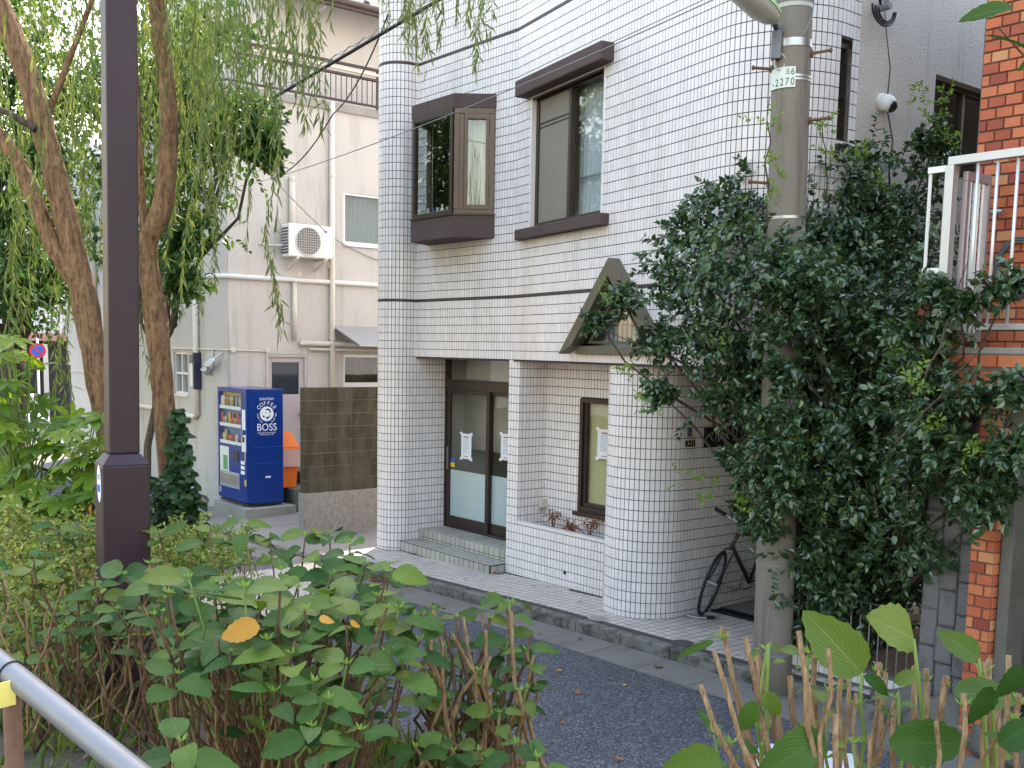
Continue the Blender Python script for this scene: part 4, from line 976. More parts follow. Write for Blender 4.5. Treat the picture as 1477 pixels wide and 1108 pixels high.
# ================================================================ BLOCK WALL
bw = thing('block_wall', 'mossy concrete block wall on a rendered plinth in the alley', 'wall', W(-2.2, -1, 0), rz=RZ)
m = MB(); m.sbox(-2.31, -2.13, -5.2, .495, -.2, .515); part('plinth', m, 'concrete_plinth', bw, bevel=.012)
m = MB(); m.sbox(-2.262, -2.156, -5.1, .475, .515, 2.05); part('core', m, 'concrete_dark', bw)
for r_ in range(8):
    z0 = .52 + .192 * r_; o = .482
    col = 0
    while o > -5.0:
        w = .39 if not (col == 0 and r_ % 2 == 9) else .19
        m = MB(); m.sbox(-2.266, -2.150 + rnd.uniform(-.002, .003), o - w, o, z0 + .005, z0 + .187); part('block', m, 'concrete_block', bw, bevel=.004); o -= w + .01; col += 1

# ================================================================ VENDING MACHINE
vm = thing('vending_machine', 'tall blue canned-coffee vending machine with white lettering on its side', 'vending machine', W(-4.62, .2, .055), rz=RZ)
v0, v1, d0, d1, h0, h1 = -5.17, -4.07, .48, -.16, .11, 1.95
m = MB(); m.sbox(v0, v1, d1, d0 - .09, h0, h1); part('cabinet', m, 'vend_blue', vm, bevel=.012)
# front door: frame around the display window
wz0, wz1 = 1.03, 1.88; ws0, ws1 = v0 + .06, v1 - .20
m = MB(); m.sbox(v0, v1, d0 - .088, d0, h0 + .02, wz0); m.sbox(v0, v1, d0 - .088, d0, wz1, h1); m.sbox(v0, ws0, d0 - .088, d0, wz0, wz1); m.sbox(ws1, v1, d0 - .088, d0, wz0, wz1); part('front_door', m, 'vend_blue', vm)
m = MB(); m.sbox(ws0, ws1, d0 - .087, d0 - .08, wz0, wz1); part('display_back', m, 'can_7', vm)
m = MB(); m.sbox(ws0, ws1, d0 - .007, d0 - .003, wz0, wz1); part('display_glass', m, 'glass_clear', vm)
for k in range(3):
    zb = wz0 + .03 + .285 * k
    m = MB(); m.sbox(ws0, ws1, d0 - .08, d0 - .012, zb - .03, zb); sh = part('shelf', m, 'vend_white', vm)
    m = MB(); m.sbox(ws0, ws1, d0 - .012, d0 - .008, zb - .028, zb + .025); part('price_strip', m, 'paper', sh)
    m = MB(); m.sbox(ws0, ws1, d0 - .0795, d0 - .075, zb + .0, zb + .25); part('backlight_panel', m, rnd.choice(['can_2', 'can_1', 'can_5']), sh)
    n = 12
    for i in range(n):
        s = lerp(ws0 + .045, ws1 - .045, i / (n - 1)); hh = .19 if k == 2 else rnd.choice([.12, .14, .2])
        m = MB(); m.lathe(W(s, d0 - .045, zb), [(.024, 0), (.027, .006), (.027, hh * .78), (.022, hh * .9), (.013, hh)] if hh > .13 else [(.024, 0), (.027, .006), (.027, hh * .93), (.022, hh)], 10); part('drink', m, 'can_%d' % rnd.randrange(8), vm, smooth_=True)
fz = d0 + .002
def fbox(name, s0, s1, z0, z1, mat, dep=.012): m = MB(); m.sbox(s0, s1, d0 - .003, d0 + dep, z0, z1); return part(name, m, mat, vm, bevel=.003)
fbox('coin_panel', v1 - .16, v1 - .02, .95, 1.22, 'vend_white'); fbox('coin_slot', v1 - .14, v1 - .05, 1.10, 1.19, 'black_plastic', .014)
fbox('column_label', v1 - .16, v1 - .04, 1.30, 1.62, 'paper', .004); fbox('hanging_tag', v1 - .2, v1 - .1, 1.2, 1.3, 'can_1', .02)
fbox('poster', v0 + .08, v0 + .42, .58, .98, 'plate_pale', .003); fbox('poster_art', v0 + .2, v0 + .38, .6, .84, 'can_4', .004); fbox('bill_slot', v1 - .46, v1 - .30, .78, .94, 'black_plastic'); fbox('lock', v1 - .06, v1 - .03, .80, .96, 'alu')
for z in (.58, .66, .74): fbox('sticker', v1 - .22, v1 - .08, z, z + .055, 'paper', .003)
fbox('delivery_frame', v0 + .07, v1 - .28, .32, .58, 'vend_panel', .006); fbox('delivery_flap', v0 + .1, v1 - .31, .38, .55, 'steel', .014); fbox('bottle_bin', v1 - .09, v1 - .02, .40, .50, 'can_5', .004); fbox('vent_plate', v0 + .03, v0 + .11, .2, .3, 'vend_panel', .003)
m = MB(); m.sbox(v0 + .02, v1 - .02, d1 + .02, d0 - .03, h0 - .035, h0); part('base_tray', m, 'black_plastic', vm)
for s in (v0 + .08, v1 - .08):
    for o in (d0 - .1, d1 + .08): m = MB(); m.lathe(W(s, o, .053), [(.05, 0), (.05, .008), (.014, .012), (.014, .05)], 12); part('foot', m, 'alu', vm)
# lettering on the side
pc = lambda o, z: W(v1 + .0015, o, z)
om = .13
text('maker_lettering', 'SUNTORY', .055, 'print_white', vm, pc(om, 1.79), -nA3, Z3, .0006)
for i, ch in enumerate('COFFEE'):
    a = R(54 - 108 * i / 5); cen = pc(om, 1.56) ; rad = .165
    x = cen - nA3 * (-math.sin(a) * rad) * 1 + Z3 * (math.cos(a) * rad)
    x = cen + (-nA3) * (-math.sin(a) * rad) + Z3 * (math.cos(a) * rad)
    yd = (-nA3) * (-math.sin(a)) + Z3 * math.cos(a); xd = (-nA3) * math.cos(a) + Z3 * math.sin(a)
    text('arc_lettering', ch, .085, 'print_white', vm, x, xd, yd, .0006)
m = MB(); m.lathe(pc(om, 1.555) - dA3 * .001, [(.118, 0), (.118, .0012)], 40, dA3); em = part('emblem_disc', m, 'print_white', vm)
m = MB(); ce = pc(om, 1.555) + dA3 * .0003
def blob(pts): m.prism([ce + (-nA3) * x + Z3 * y for x, y in pts], dA3 * .0006)
blob([(-.035, .055), (.0, .085), (.045, .08), (.07, .045), (.065, -.01), (.05, .02), (.04, .05), (0, .06)]); blob([(-.02, -.055), (.01, -.045), (.04, -.055), (.01, -.095)]); blob([(-.075, -.03), (-.055, -.022), (-.03, -.045), (-.04, -.06), (-.065, -.05)]); blob([(-.03, .025), (.0, .032), (.0, .022), (-.03, .015)]); blob([(.05, -.02), (.065, -.02), (.045, -.075), (.035, -.06)])
part('emblem_figure', m, 'vend_blue', em)
for s_ in (-1, 1):
    for i, ch in enumerate('BOSS COFFEE' if s_ > 0 else 'EEFFOC SSOB'):
        a = R((95 + 6.5 * i)) * -s_ * -1; a = R(90 + 5.8 * i); cen = pc(om, 1.555); rad = .155
        xx = s_ * math.sin(a) * rad; zz = math.cos(a) * rad
        yd = (-nA3) * (s_ * math.sin(a)) + Z3 * math.cos(a); xd = (-nA3) * math.cos(a) * s_ - Z3 * math.sin(a) * 1
        xd = yd.cross(dA3)
        text('ring_lettering', ch, .03, 'print_white', vm, cen + (-nA3) * xx + Z3 * zz, xd, yd, .0005)
text('brand_lettering', 'BOSS', .165, 'print_white', vm, pc(om, 1.335), -nA3, Z3, .0012, squash=.92)
text('small_lettering', 'SUNTORY RICH & ROAST\nCOFFEE SINCE 1992', .028, 'print_white', vm, pc(om, 1.235), -nA3, Z3, .0004)
m = MB(); m.sbox(v1 - .001, v1 + .002, om - .06, om + .03, .52, .55); part('side_sticker', m, 'paper', vm)
m = MB(); m.sbox(v1 - .001, v1 + .0012, d1 + .02, d0 - .11, 1.02, 1.024); m.sbox(v1 - .001, v1 + .0012, d1 + .02, d0 - .11, .76, .764); part('side_seam', m, 'sticker_blue', vm)
# orange bin
P = pz(404, 704, .3); s_, o_ = AB(P.x, P.y); t = thing('recycling_bin', 'orange recycling bin with plastic liner behind the vending machine', 'bin', W(s_, o_, .30), rz=RZ); zb = .30
s_ -= .1; o_ -= .12
def frus(m, c, w0, w1, dd0, dd1, z0, z1):
    m.hexa([W(c[0] - w0, c[1] + dd0, z0), W(c[0] + w0, c[1] + dd0, z0), W(c[0] + w0, c[1] - dd0, z0), W(c[0] - w0, c[1] - dd0, z0), W(c[0] - w1, c[1] + dd1, z1), W(c[0] + w1, c[1] + dd1, z1), W(c[0] + w1, c[1] - dd1, z1), W(c[0] - w1, c[1] - dd1, z1)])
m = MB(); frus(m, (s_, o_), .15, .18, .15, .19, zb, zb + .62); part('tub', m, 'bin_orange', t, bevel=.015)
m = MB(); frus(m, (s_, o_), .20, .20, .21, .21, zb + .62, zb + .67); frus(m, (s_, o_), .19, .09, .2, .09, zb + .67, zb + .93); part('lid', m, 'bin_orange', t, bevel=.015)
m = MB(); frus(m, (s_ + .01, o_ - .01), .20, .19, .23, .2, zb + .36, zb + .64); part('liner', m, 'bag_plastic', t)

# ================================================================ FAR LEFT: neighbour, far shop, car, no-parking sign
t = thing('grey_neighbour_house', 'pale plain rendered house beyond the stucco building', 'building', W(-13, -2, 0), rz=RZ)
m = MB(); m.sbox(-13.9, -11.2, -6, .28, -.4, 6.5); part('wall', m, 'pale_wall', t)
m = MB(); m.sbox(-13.92, -11.18, -6, .30, 1.95, 1.98); part('ledge', m, 'cream_pipe', t); m = MB(); m.tube([W(-11.9, .33, 6.4), W(-11.9, .33, -.2)], .05, 8); part('downpipe', m, 'cream_pipe', t)
for i in range(34):
    m = MB(); m.sbox(-14.4, -13.9, -3, .22 + rnd.uniform(-.004, .004), 2.1 + .08 * i, 2.172 + .08 * i); part('siding_board', m, 'pale_wall', t)
m = MB(); m.sbox(-14.38, -13.9, -3, .19, -.4, 5.0); part('corner_wall', m, 'grout_floor', t)
t = thing('far_shop', 'distant white tiled shop front with a red band', 'building', W(-26, 0, 0), rz=RZ)
m = MB(); m.sbox(-34, -24, -6, 5.0, 2.9, 9); part('upper_wall', m, 'pale_wall', t); m = MB(); m.sbox(-34, -23.98, -6, 5.02, 2.65, 2.9); part('red_band', m, 'faded_red', t)
m = MB(); m.sbox(-34, -24.3, -6, 4.7, -.4, 2.65); part('shop_front', m, 'dark_interior', t)  # solid block coloured as the dark of the shop opening
for k in range(5): m = MB(); m.sbox(-24.3, -24.15, -4 + 2 * k, -3.85 + 2 * k, -.4, 2.55); part('mullion', m, 'alu', t)
P = W(-17.8, .9, tilt(-10) - .12)
car = thing('parked_car', 'white car parked in front of the distant shop', 'car', P, rz=RZ)
prof = [(-1.9, .35), (-1.92, .75), (-1.75, .95), (-1.3, 1.0), (-.75, 1.42), (.6, 1.45), (1.3, 1.0), (1.85, .9), (1.95, .6), (1.92, .35)]
m = MB(); m.prism([P + dA3 * x * .95 + Z3 * z + nA3 * .75 for x, z in prof], -nA3 * 1.5); part('body', m, 'car_white', car, bevel=.08)
m = MB(); m.prism([P + dA3 * x + Z3 * z + nA3 * .762 for x, z in [(-1.05, 1.02), (-.68, 1.34), (.5, 1.36), (1.0, 1.02)]], -nA3 * 1.524); part('side_glass', m, 'car_glass', car)
m = MB(); m.hexa([P + dA3 * x + nA3 * y + Z3 * z for x, y, z in [(.66, .62, 1.36), (1.26, .66, 1.0), (1.26, -.66, 1.0), (.66, -.62, 1.36), (.70, .62, 1.385), (1.30, .66, 1.02), (1.30, -.66, 1.02), (.70, -.62, 1.385)]]); part('windscreen', m, 'car_glass', car)
for x in (-1.2, 1.2):
    for y in (.72, -.72): m = MB(); m.lathe(P + dA3 * x + nA3 * (y - .1) + Z3 * .31, [(.2, 0), (.31, .01), (.31, .19), (.2, .2)], 18, nA3); w = part('wheel', m, 'rubber', car); m = MB(); m.lathe(P + dA3 * x + nA3 * (y - .105) + Z3 * .31, [(.18, 0), (.18, .21)], 14, nA3); part('rim', m, 'alu', w)
for y in (.55, -.55): m = MB(); m.lathe(P + dA3 * 1.80 + nA3 * y + Z3 * .72, [(.1, 0), (.09, .05)], 10, dA3); part('headlight', m, 'alu_white', car)
P = py_(56, 560, 29.); zb = tilt(-15) - .12; P.z = zb; 
t = thing('no_parking_sign', 'round blue no-parking sign with red rim on a white pole', 'road sign', P); top = py_(53, 506, 29.)
m = MB(); m.tube([P, Vector((P.x, P.y, top.z + .35))], .035, 8); part('pole', m, 'white_paint', t, smooth_=True)
fd = (Vector((0, 0, CAMH)) - top); fd.z = 0; fd.normalize(); tc = Vector((P.x, P.y, top.z)) + fd * .04
for nme, r0, mt, q in (('back_plate', .21, 'sign_red', 0), ('blue_face', .155, 'sign_blue', .012)): m = MB(); m.lathe(tc + fd * q, [(r0, 0), (r0, .012)], 28, fd); part(nme, m, mt, t)
m = MB(); u = fd.cross(Z3); d_ = (u * .7 + Z3 * .7).normalized(); m.obox(tc + fd * .03, d_ * .16, d_.cross(fd) * .022, fd * .004); part('slash', m, 'sign_red', t)

# ================================================================ BRICK BUILDING ON THE RIGHT
rb = thing('brick_building', 'orange brick-tiled building with a raised landing', 'building', W(9, 0, 0), rz=RZ)
OW, OF = .55, 1.0; BH, BWd = .074, .116
m = MB(); m.sbox(7.65, 13, -6, OW - .008, 2.5, 6.3); part('wall', m, 'brick_mortar', rb)
def brick_mesh(w, h, d=.012): b = .003; return mesh_of('brick', [(0, 0, 0), (w, 0, 0), (w, 0, h), (0, 0, h), (b, -d, b), (w - b, -d, b), (w - b, -d, h - b), (b, -d, h - b)], [(4, 5, 6, 7), (0, 1, 5, 4), (1, 2, 6, 5), (2, 3, 7, 6), (3, 0, 4, 7)], 'brick')
BR = {}
def brick(s, o, z, w, h, par, yaw=0.):
    key = (round(w, 3), round(h, 3))
    if key not in BR: BR[key] = brick_mesh(w, h)
    inst('brick', BR[key], par, Matrix.Translation(W(s, o, z)) @ Matrix.Rotation(RZ + yaw, 4, 'Z') @ Matrix.Rotation(rnd.gauss(0, .004), 4, 'Z'))
rest = MB()
def brick_wall(s0, s1, z0, z1, o, par, smax, off=0):
    r_ = 0; z = z0
    while z < z1 - .02:
        s = s0; first = BWd / 2 if (r_ + off) % 2 else BWd
        while s < s1 - .01:
            w = min(first, s1 - s); first = BWd
            if w > .02:
                if s < smax: brick(s, o, z, w - .008, min(BH, z1 - z) - .008, par)
                else:
                    a = (s, z, w - .008, min(BH, z1 - z) - .008); rest.sbox(a[0], a[0] + a[2], o, o + .011, a[1], a[1] + a[3])
            s += w
        z += BH; r_ += 1
brick_wall(7.66, 9.6, 2.62, 6.3, OW - .006, rb, 8.30)
o = part('far_bricks', rest, 'brick', rb); o['kind'] = 'stuff'
# landing slab with brick fascia, parapet end, railing, gate
ld = thing('stair_landing', 'raised brick-faced landing with silver railing on the brick building', 'landing', W(8, .8, 0), rz=RZ)
LT = 2.70
m = MB(); m.sbox(7.55, 13, OW - .0, OF - .01, LT - .34, LT - .02); part('slab', m, 'brick_mortar', ld)
m = MB(); m.sbox(7.70, 13, OW, OF - .03, LT - .02, LT + .02); part('coping', m, 'concrete', ld, bevel=.004)
rest = MB(); 
for r_, z in enumerate((LT - .335, LT - .225, LT - .105)):
    s = 7.55 + (.0 if r_ % 2 else -.1)
    while s < 9.2:
        w = .225; a = max(s, 7.55); 
        if s + w - a > .03: brick(a, OF - .01, z, s + w - a - .008, .10 - .008 if r_ < 2 else .075, ld)
        s += w
m = MB(); m.sbox(7.55, 9.2, OF - .012, OF + .012, LT - .2355, LT - .2285); part('edge_strip', m, 'cream_pipe', ld)
m = MB(); m.sbox(7.545, 7.65, OW + .1, OF - .01, LT - .02, 3.17); pa = part('parapet_core', m, 'brick_mortar', ld)
for r_ in range(6):
    z = LT + .0 + BH * r_; 
    if r_ % 2: brick(7.545, OF - .01, z, .105, BH - .008, ld)
    else: brick(7.545, OF - .01, z, .048, BH - .008, ld); brick(7.60, OF - .01, z, .05, BH - .008, ld)
    for q in range(3): brick(7.65, OF - .02 - .118 * q, z, .11, BH - .008, ld, yaw=R(90))
m = MB(); m.tube([W(7.69, OF - .02, LT), W(7.69, OF - .02, 3.2)], .035, 10); part('grey_pipe', m, 'steel_dark', ld, smooth_=True)
rg = thing('landing_railing', 'silver metal railing with thin balusters on the raised landing', 'railing', W(8.2, OF, LT), rz=RZ)
rz_ = 3.93
m = MB(); m.sbox(7.70, 10, OF - .05, OF + .0, rz_ - .035, rz_ + .02); part('top_rail', m, 'alu', rg, bevel=.004); m = MB(); m.sbox(7.70, 10, OF - .045, OF - .01, LT + .13, LT + .17); part('bottom_rail', m, 'alu', rg, bevel=.003)
m = MB(); m.sbox(7.69, 7.75, OF - .06, OF + .01, LT, rz_ - .035); part('post', m, 'alu', rg, bevel=.004)
for i in range(16): m = MB(); m.tube([W(7.895 + .128 * i, OF - .028, LT + .17), W(7.895 + .128 * i, OF - .028, rz_ - .035)], .011, 8); part('baluster', m, 'alu_white', rg, smooth_=True)
m = MB(); m.sbox(7.56, 7.69, OF - .045, OF - .01, rz_ - .07, rz_ - .03); m.sbox(7.56, 7.69, OF - .045, OF - .01, 3.2, 3.24); m.tube([W(7.57, OF - .03, 3.1), W(7.57, OF - .03, rz_ - .03)], .012, 6); part('return_rail', m, 'alu_white', rg)
gt_ = thing('landing_gate', 'pinkish aluminium gate standing open behind the railing', 'gate', W(7.66, .8, LT), rz=RZ)
m = MB(); a, b = (7.78, OF - .09), (7.80, OW + .08)
def seg(m, p, q, z0, z1, t_=.018):
    A_, B_ = W(*p), W(*q); t = (B_ - A_).normalized(); n = Vector((t.y, -t.x, 0)) * t_
    m.hexa([A_ + n + Z3 * z0, B_ + n + Z3 * z0, B_ - n + Z3 * z0, A_ - n + Z3 * z0, A_ + n + Z3 * z1, B_ + n + Z3 * z1, B_ - n + Z3 * z1, A_ - n + Z3 * z1])
seg(m, a, b, 3.80, 3.86); seg(m, a, b, LT + .06, LT + .12); seg(m, a, mixp(a, b, .12), LT + .12, 3.80); seg(m, mixp(a, b, .88), b, LT + .12, 3.80); part('frame', m, 'alu_pink', gt_, bevel=.003)
for k in range(4): m = MB(); p = mixp(a, b, .24 + .17 * k); m.tube([W(*p, LT + .12), W(*p, 3.80)], .009, 6); part('bar', m, 'alu_white', gt_)
m = MB(); m.lathe(W(b[0] + .02, b[1] - .0, 3.62), [(.02, 0), (.02, .05), (.012, .08)], 8, dA3); part('latch', m, 'steel', gt_)
m = MB(); Lc = W(8.0, OW + .03, 3.25)
for r_ in (.2, .185, .17): m.tube([Lc + dA3 * (math.cos(i / 24 * 6.283) * r_ * .75) + Z3 * (math.sin(i / 24 * 6.283) * r_) for i in range(24)], .008, 6, closed=True)
o = part('coiled_hose', m, 'steel_dark', None, base=Lc); tag(o, 'coiled dark hose hanging on the brick wall behind the railing', 'hose')
# below the landing: brick pier, grey column, stone wall, dark garage
pi_ = thing('brick_pier', 'slim orange brick pier under the landing', 'pier', W(7.98, .9, 0), rz=RZ)
m = MB(); m.sbox(8.03, 8.185, .75, OF - .02, -.1, LT - .34); part('core', m, 'brick_mortar', pi_)
z = .0; r_ = 0
while z < LT - .36:
    if r_ % 2: brick(8.03, OF - .02, z, .10, BH - .008, pi_); brick(8.138, OF - .02, z, .047, BH - .008, pi_)
    else: brick(8.03, OF - .02, z, .045, BH - .008, pi_); brick(8.083, OF - .02, z, .102, BH - .008, pi_)
    for q in range(2): brick(8.185, OF - .025 - .1 * q, z, .095, BH - .008, pi_, yaw=R(90))
    z += BH; r_ += 1
m = MB(); m.sbox(8.20, 8.28, .7, OF - .06, -.1, LT - .34); tag(part('concrete_column', m, 'concrete_dark', None, base=W(8.12, .8, -.1), bevel=.01), 'smooth grey column beside the slim brick pier', 'column')
sw2 = thing('stone_wall', 'rough grey stone block wall behind the dark shrub', 'wall', W(7.6, .7, 0), rz=RZ)
m = MB(); m.sbox(7.61, 8.0, .5, .80, -.1, 2.34); part('core', m, 'concrete_dark', sw2)
for c_ in range(3):
    z = -.05 + (.11 if c_ == 1 else 0)
    while z < 2.2:
        h = rnd.uniform(.2, .27); s0 = 7.61 + .13 * c_; m = MB(); m.sbox(s0 + .003, s0 + .127, .70, .80 + rnd.uniform(.01, .045), z + .005, min(2.33, z + h)); part('stone_block', m, 'stone_block', sw2, bevel=.014); z += h + .006
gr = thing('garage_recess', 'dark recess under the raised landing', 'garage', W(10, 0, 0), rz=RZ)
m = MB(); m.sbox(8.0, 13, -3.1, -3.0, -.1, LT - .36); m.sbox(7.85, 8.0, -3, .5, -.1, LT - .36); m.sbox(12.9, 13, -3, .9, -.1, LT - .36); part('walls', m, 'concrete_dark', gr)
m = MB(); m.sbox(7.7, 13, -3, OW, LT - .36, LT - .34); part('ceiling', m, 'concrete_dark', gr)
lw = thing('low_planter_wall', 'low white tiled planter edge beside the utility pole', 'planter', W(6.9, .55, 0), rz=RZ)
m = MB(); m.sbox(6.32, 7.45, .50, .599, 0, .27); part('core', m, 'concrete_dark', lw)
tq = tile_mesh('tile', .045, .095, .006, 'tile_white_single')
for i in range(22):
    for j in range(1): vplace(tq, 6.345 + .05 * i, .60, .20 + .1 * j, 'tile', lw)
m = MB(); m.sbox(6.32, 7.9, -2.5, .50, -.1, .25); part('soil', m, 'soil_planter', lw)
fe = thing('thin_bar_fence', 'low fence of thin dark bars on the planter edge', 'fence', W(6.9, .55, .36), rz=RZ)
m = MB(); m.tube([W(6.4, .55, .78), W(7.4, .55, .78)], .01, 6); part('rail', m, 'steel_dark', fe)
for i in range(13): m = MB(); m.tube([W(6.42 + .08 * i, .55, .27), W(6.42 + .08 * i, .55, .78)], .006, 5); part('bar', m, 'steel', fe)
for k, (s, o, r0) in enumerate(((7.55, .78, .22), (7.9, .86, .26), (8.35, .9, .24), (8.8, .92, .25))):
    bm = bmesh.new(); bmesh.ops.create_icosphere(bm, subdivisions=3, radius=1)
    for v in bm.verts: n_ = 1 + .18 * math.sin(v.co.x * 4 + k) * math.cos(v.co.y * 3.3) + .1 * math.sin(v.co.z * 7 + k * 2); v.co = Vector((v.co.x * r0 * 1.2, v.co.y * r0 * .7, v.co.z * r0 * .75)) * n_
    me = bpy.data.meshes.new('rock'); bm.to_mesh(me); bm.free(); me.materials.append(MATS['concrete_dark']); me.polygons.foreach_set('use_smooth', [True] * len(me.polygons))
    o_ = inst('edging_rock', me, None, Matrix.Translation(W(s, o, .14)) @ Matrix.Rotation(RZ, 4, 'Z')); tag(o_, ['dark rock at the end of the tiled planter edge', 'dark rock at the foot of the brick pier', 'dark rock in front of the garage recess', 'dark rock at the far end of the garage recess'][k], 'rock')
# ================================================================ UTILITY POLE AND WHAT HANGS ON IT
Pp = pz(1112.5, 1001, -.02); ptop = py_(1143, 50, Pp.y - .0)
up_ = thing('utility_pole', 'tall grey concrete utility pole at the kerb', 'utility pole', Vector((Pp.x, Pp.y, -.15)))
ax = Vector((ptop.x - Pp.x, 0, ptop.z - Pp.z)); ax /= ax.z
def pp(z): return Vector((Pp.x, Pp.y, 0)) + Vector((ax.x * (z + .02), ax.y * (z + .02), z))
RP = lambda z: .150 - .0022 * max(0, z)
zs = [-.15, .5, 1, 2, 3, 4, 5, 6, 7.5, 9.5]
m = MB(); m.tube([pp(z) for z in zs], [RP(z) for z in zs], 32); part('shaft', m, 'pole_concrete', up_, smooth_=True)
def ringband(name, z, h, mat, ex=.003):
    m = MB(); m.tube([pp(z - h / 2), pp(z + h / 2)], RP(z) + ex, 32); return part(name, m, mat, up_, autosm=40)
def pz_at(y): return py_(1130, y, Pp.y - .15).z
ringband('wire_band', pz_at(817), .012, 'cable_grey'); ringband('wire_band', pz_at(948), .012, 'cable_grey'); ringband('wire_band', pz_at(312), .02, 'steel'); ringband('wire_band', pz_at(700), .012, 'cable_pale')
ringband('clamp_band', pz_at(58), .055, 'steel', .005); ringband('plate_strap', pz_at(107), .016, 'alu', .004); ringband('plate_strap', pz_at(112), .016, 'alu', .004); ringband('top_band', pz_at(3), .03, 'cable_pale', .004)
vd = Vector((-Pp.x, -Pp.y, 0)).normalized(); vr = Vector((-vd.y, vd.x, 0))   # towards the camera / to the right seen from the camera is -vr
rt_ = Vector((vd.y, -vd.x, 0)); rt_ = rt_ if rt_.x > 0 else -rt_
for (y, sd_, r0) in ((72, 1, .22), (170, 1, .22), (92, -1, .22), (430, -1, .22), (260, -1, .2)):
    z = pz_at(y); d_ = (rt_ * sd_ + vd * .25).normalized(); b = pp(z) + d_ * (RP(z) - .01); m = MB(); m.tube([b, b + d_ * .15 + Z3 * .008], .011, 8); m.lathe(b + d_ * .15 + Z3 * .008, [(.018, -.004), (.02, .0), (.014, .012)], 8, d_); m.lathe(b + d_ * .012, [(.03, -.006), (.028, .012)], 8, d_); part('step_bolt', m, 'rust', up_)
# number plate wraps round the shaft
t = thing('pole_number_plate', 'pale number plate reading 2270 strapped to the utility pole', 'sign', pp(pz_at(118)) + vd * .15)
zc = pz_at(110); hh = .145; m = MB(); V = []; n = 12
def rim(a, z, ex): d_ = vd * math.cos(a) + rt_ * math.sin(a); p = pp(z); return Vector((p.x, p.y, z)) + d_ * (RP(z) + ex)
a0_, a1_ = -1.42, .22
for i in range(n + 1):
    a = lerp(a0_, a1_, i / n)
    for ex in (.006, .009):
        for z in (zc - hh / 2, zc + hh / 2): V.append(rim(a, z + .02 * (a - a1_) * .0, ex))
F_ = []
for i in range(n):
    b = 4 * i; F_ += [(b + 2, b + 6, b + 7, b + 3), (b, b + 1, b + 5, b + 4), (b + 1, b + 3, b + 7, b + 5), (b, b + 4, b + 6, b + 2)]
F_ += [(0, 2, 3, 1), (4 * n, 4 * n + 1, 4 * n + 3, 4 * n + 2)]
m.add(V, F_); part('plate', m, 'plate_pale', t, autosm=40)
for i, ch in enumerate('-2270'):
    a = lerp(-.98, .08, i / 4); d_ = vd * math.cos(a) + rt_ * math.sin(a); xd = rt_ * math.cos(a) - vd * math.sin(a); text('digit', ch, .075, 'sign_black', t, rim(a, zc - .035, .0095), xd, Z3, .0004, squash=.8)
for ch, a, sz, z in (('6', .08, .07, zc + .036), ('玉', -.16, .045, zc + .036)):
    d_ = vd * math.cos(a) + rt_ * math.sin(a); xd = rt_ * math.cos(a) - vd * math.sin(a); text('digit', ch, sz, 'sign_black', t, rim(a, z, .0095), xd, Z3, .0004, squash=.8)
# street lamp head with its gear box
zl = pz_at(62); b = pp(zl)
t = thing('street_lamp', 'green-topped street lamp head mounted on the utility pole', 'street lamp', b - rt_ * .15)
gb = b - rt_ * .11 + vd * .115; m = MB(); m.obox(gb + Z3 * .0, rt_ * .036, vd * .03, Z3 * .10); part('gear_box', m, 'steel_dark', t, bevel=.006)
h0_ = py_(1118, 30, Pp.y - .28); h1_ = py_(1035, -45, Pp.y - .75); ld_ = (h1_ - h0_).normalized()
sdv = ld_.cross(Z3).normalized(); upv = sdv.cross(ld_).normalized()
def lampbody(w, zo, zi, mat, nm_, k0=0.):
    m = MB(); L = (h1_ - h0_).length; prof = [(0, .35), (.08, .75), (.25, 1), (.6, 1), (.9, .85), (1., .5)]; V = []
    for t_, w_ in prof:
        c = h0_ + ld_ * L * t_
        for k in range(9):
            a = math.pi * k / 8; V.append(c + sdv * (math.cos(a) * w * w_) + upv * (zi + (zo - zi) * math.sin(a) * w_))
    F_ = []
    for i in range(len(prof) - 1):
        for k in range(8): F_.append((i * 9 + k, i * 9 + k + 1, i * 9 + k + 10, i * 9 + k + 9))
        F_.append((i * 9 + 8, i * 9, i * 9 + 9, i * 9 + 17))
    F_ += [tuple(range(9)), tuple(range(len(V) - 9, len(V)))[::-1]]
    m.add(V, F_); return part(nm_, m, mat, t, autosm=50)
lampbody(.115, .085, .0, 'lamp_green', 'cover'); lampbody(.108, -.075, -.001, 'lamp_glass', 'diffuser')
m = MB(); m.tube([gb + Z3 * .09, gb + Z3 * .13 - rt_ * .01, h0_ + ld_ * .1], .02, 8); part('arm', m, 'steel_dark', t)
m = MB(); q = gb - Z3 * .1 + rt_ * .03
m.tube([q + rt_ * (.04 * math.cos(a)) + Z3 * (-.02 + .055 * math.sin(a)) + vd * .01 for a in [i * .42 for i in range(15)]], .007, 6, closed=True); part('cable_loop', m, 'cable_pale', t)
m = MB(); m.tube([gb + Z3 * .05 + rt_ * .03, gb + rt_ * .10 + Z3 * .03 + vd * .02, gb + rt_ * .19 + Z3 * .07, gb + rt_ * .24 + Z3 * .2 - vd * .05, b + rt_ * .14 + Z3 * .35], .006, 6); part('feed_cable', m, 'cable_grey', t)
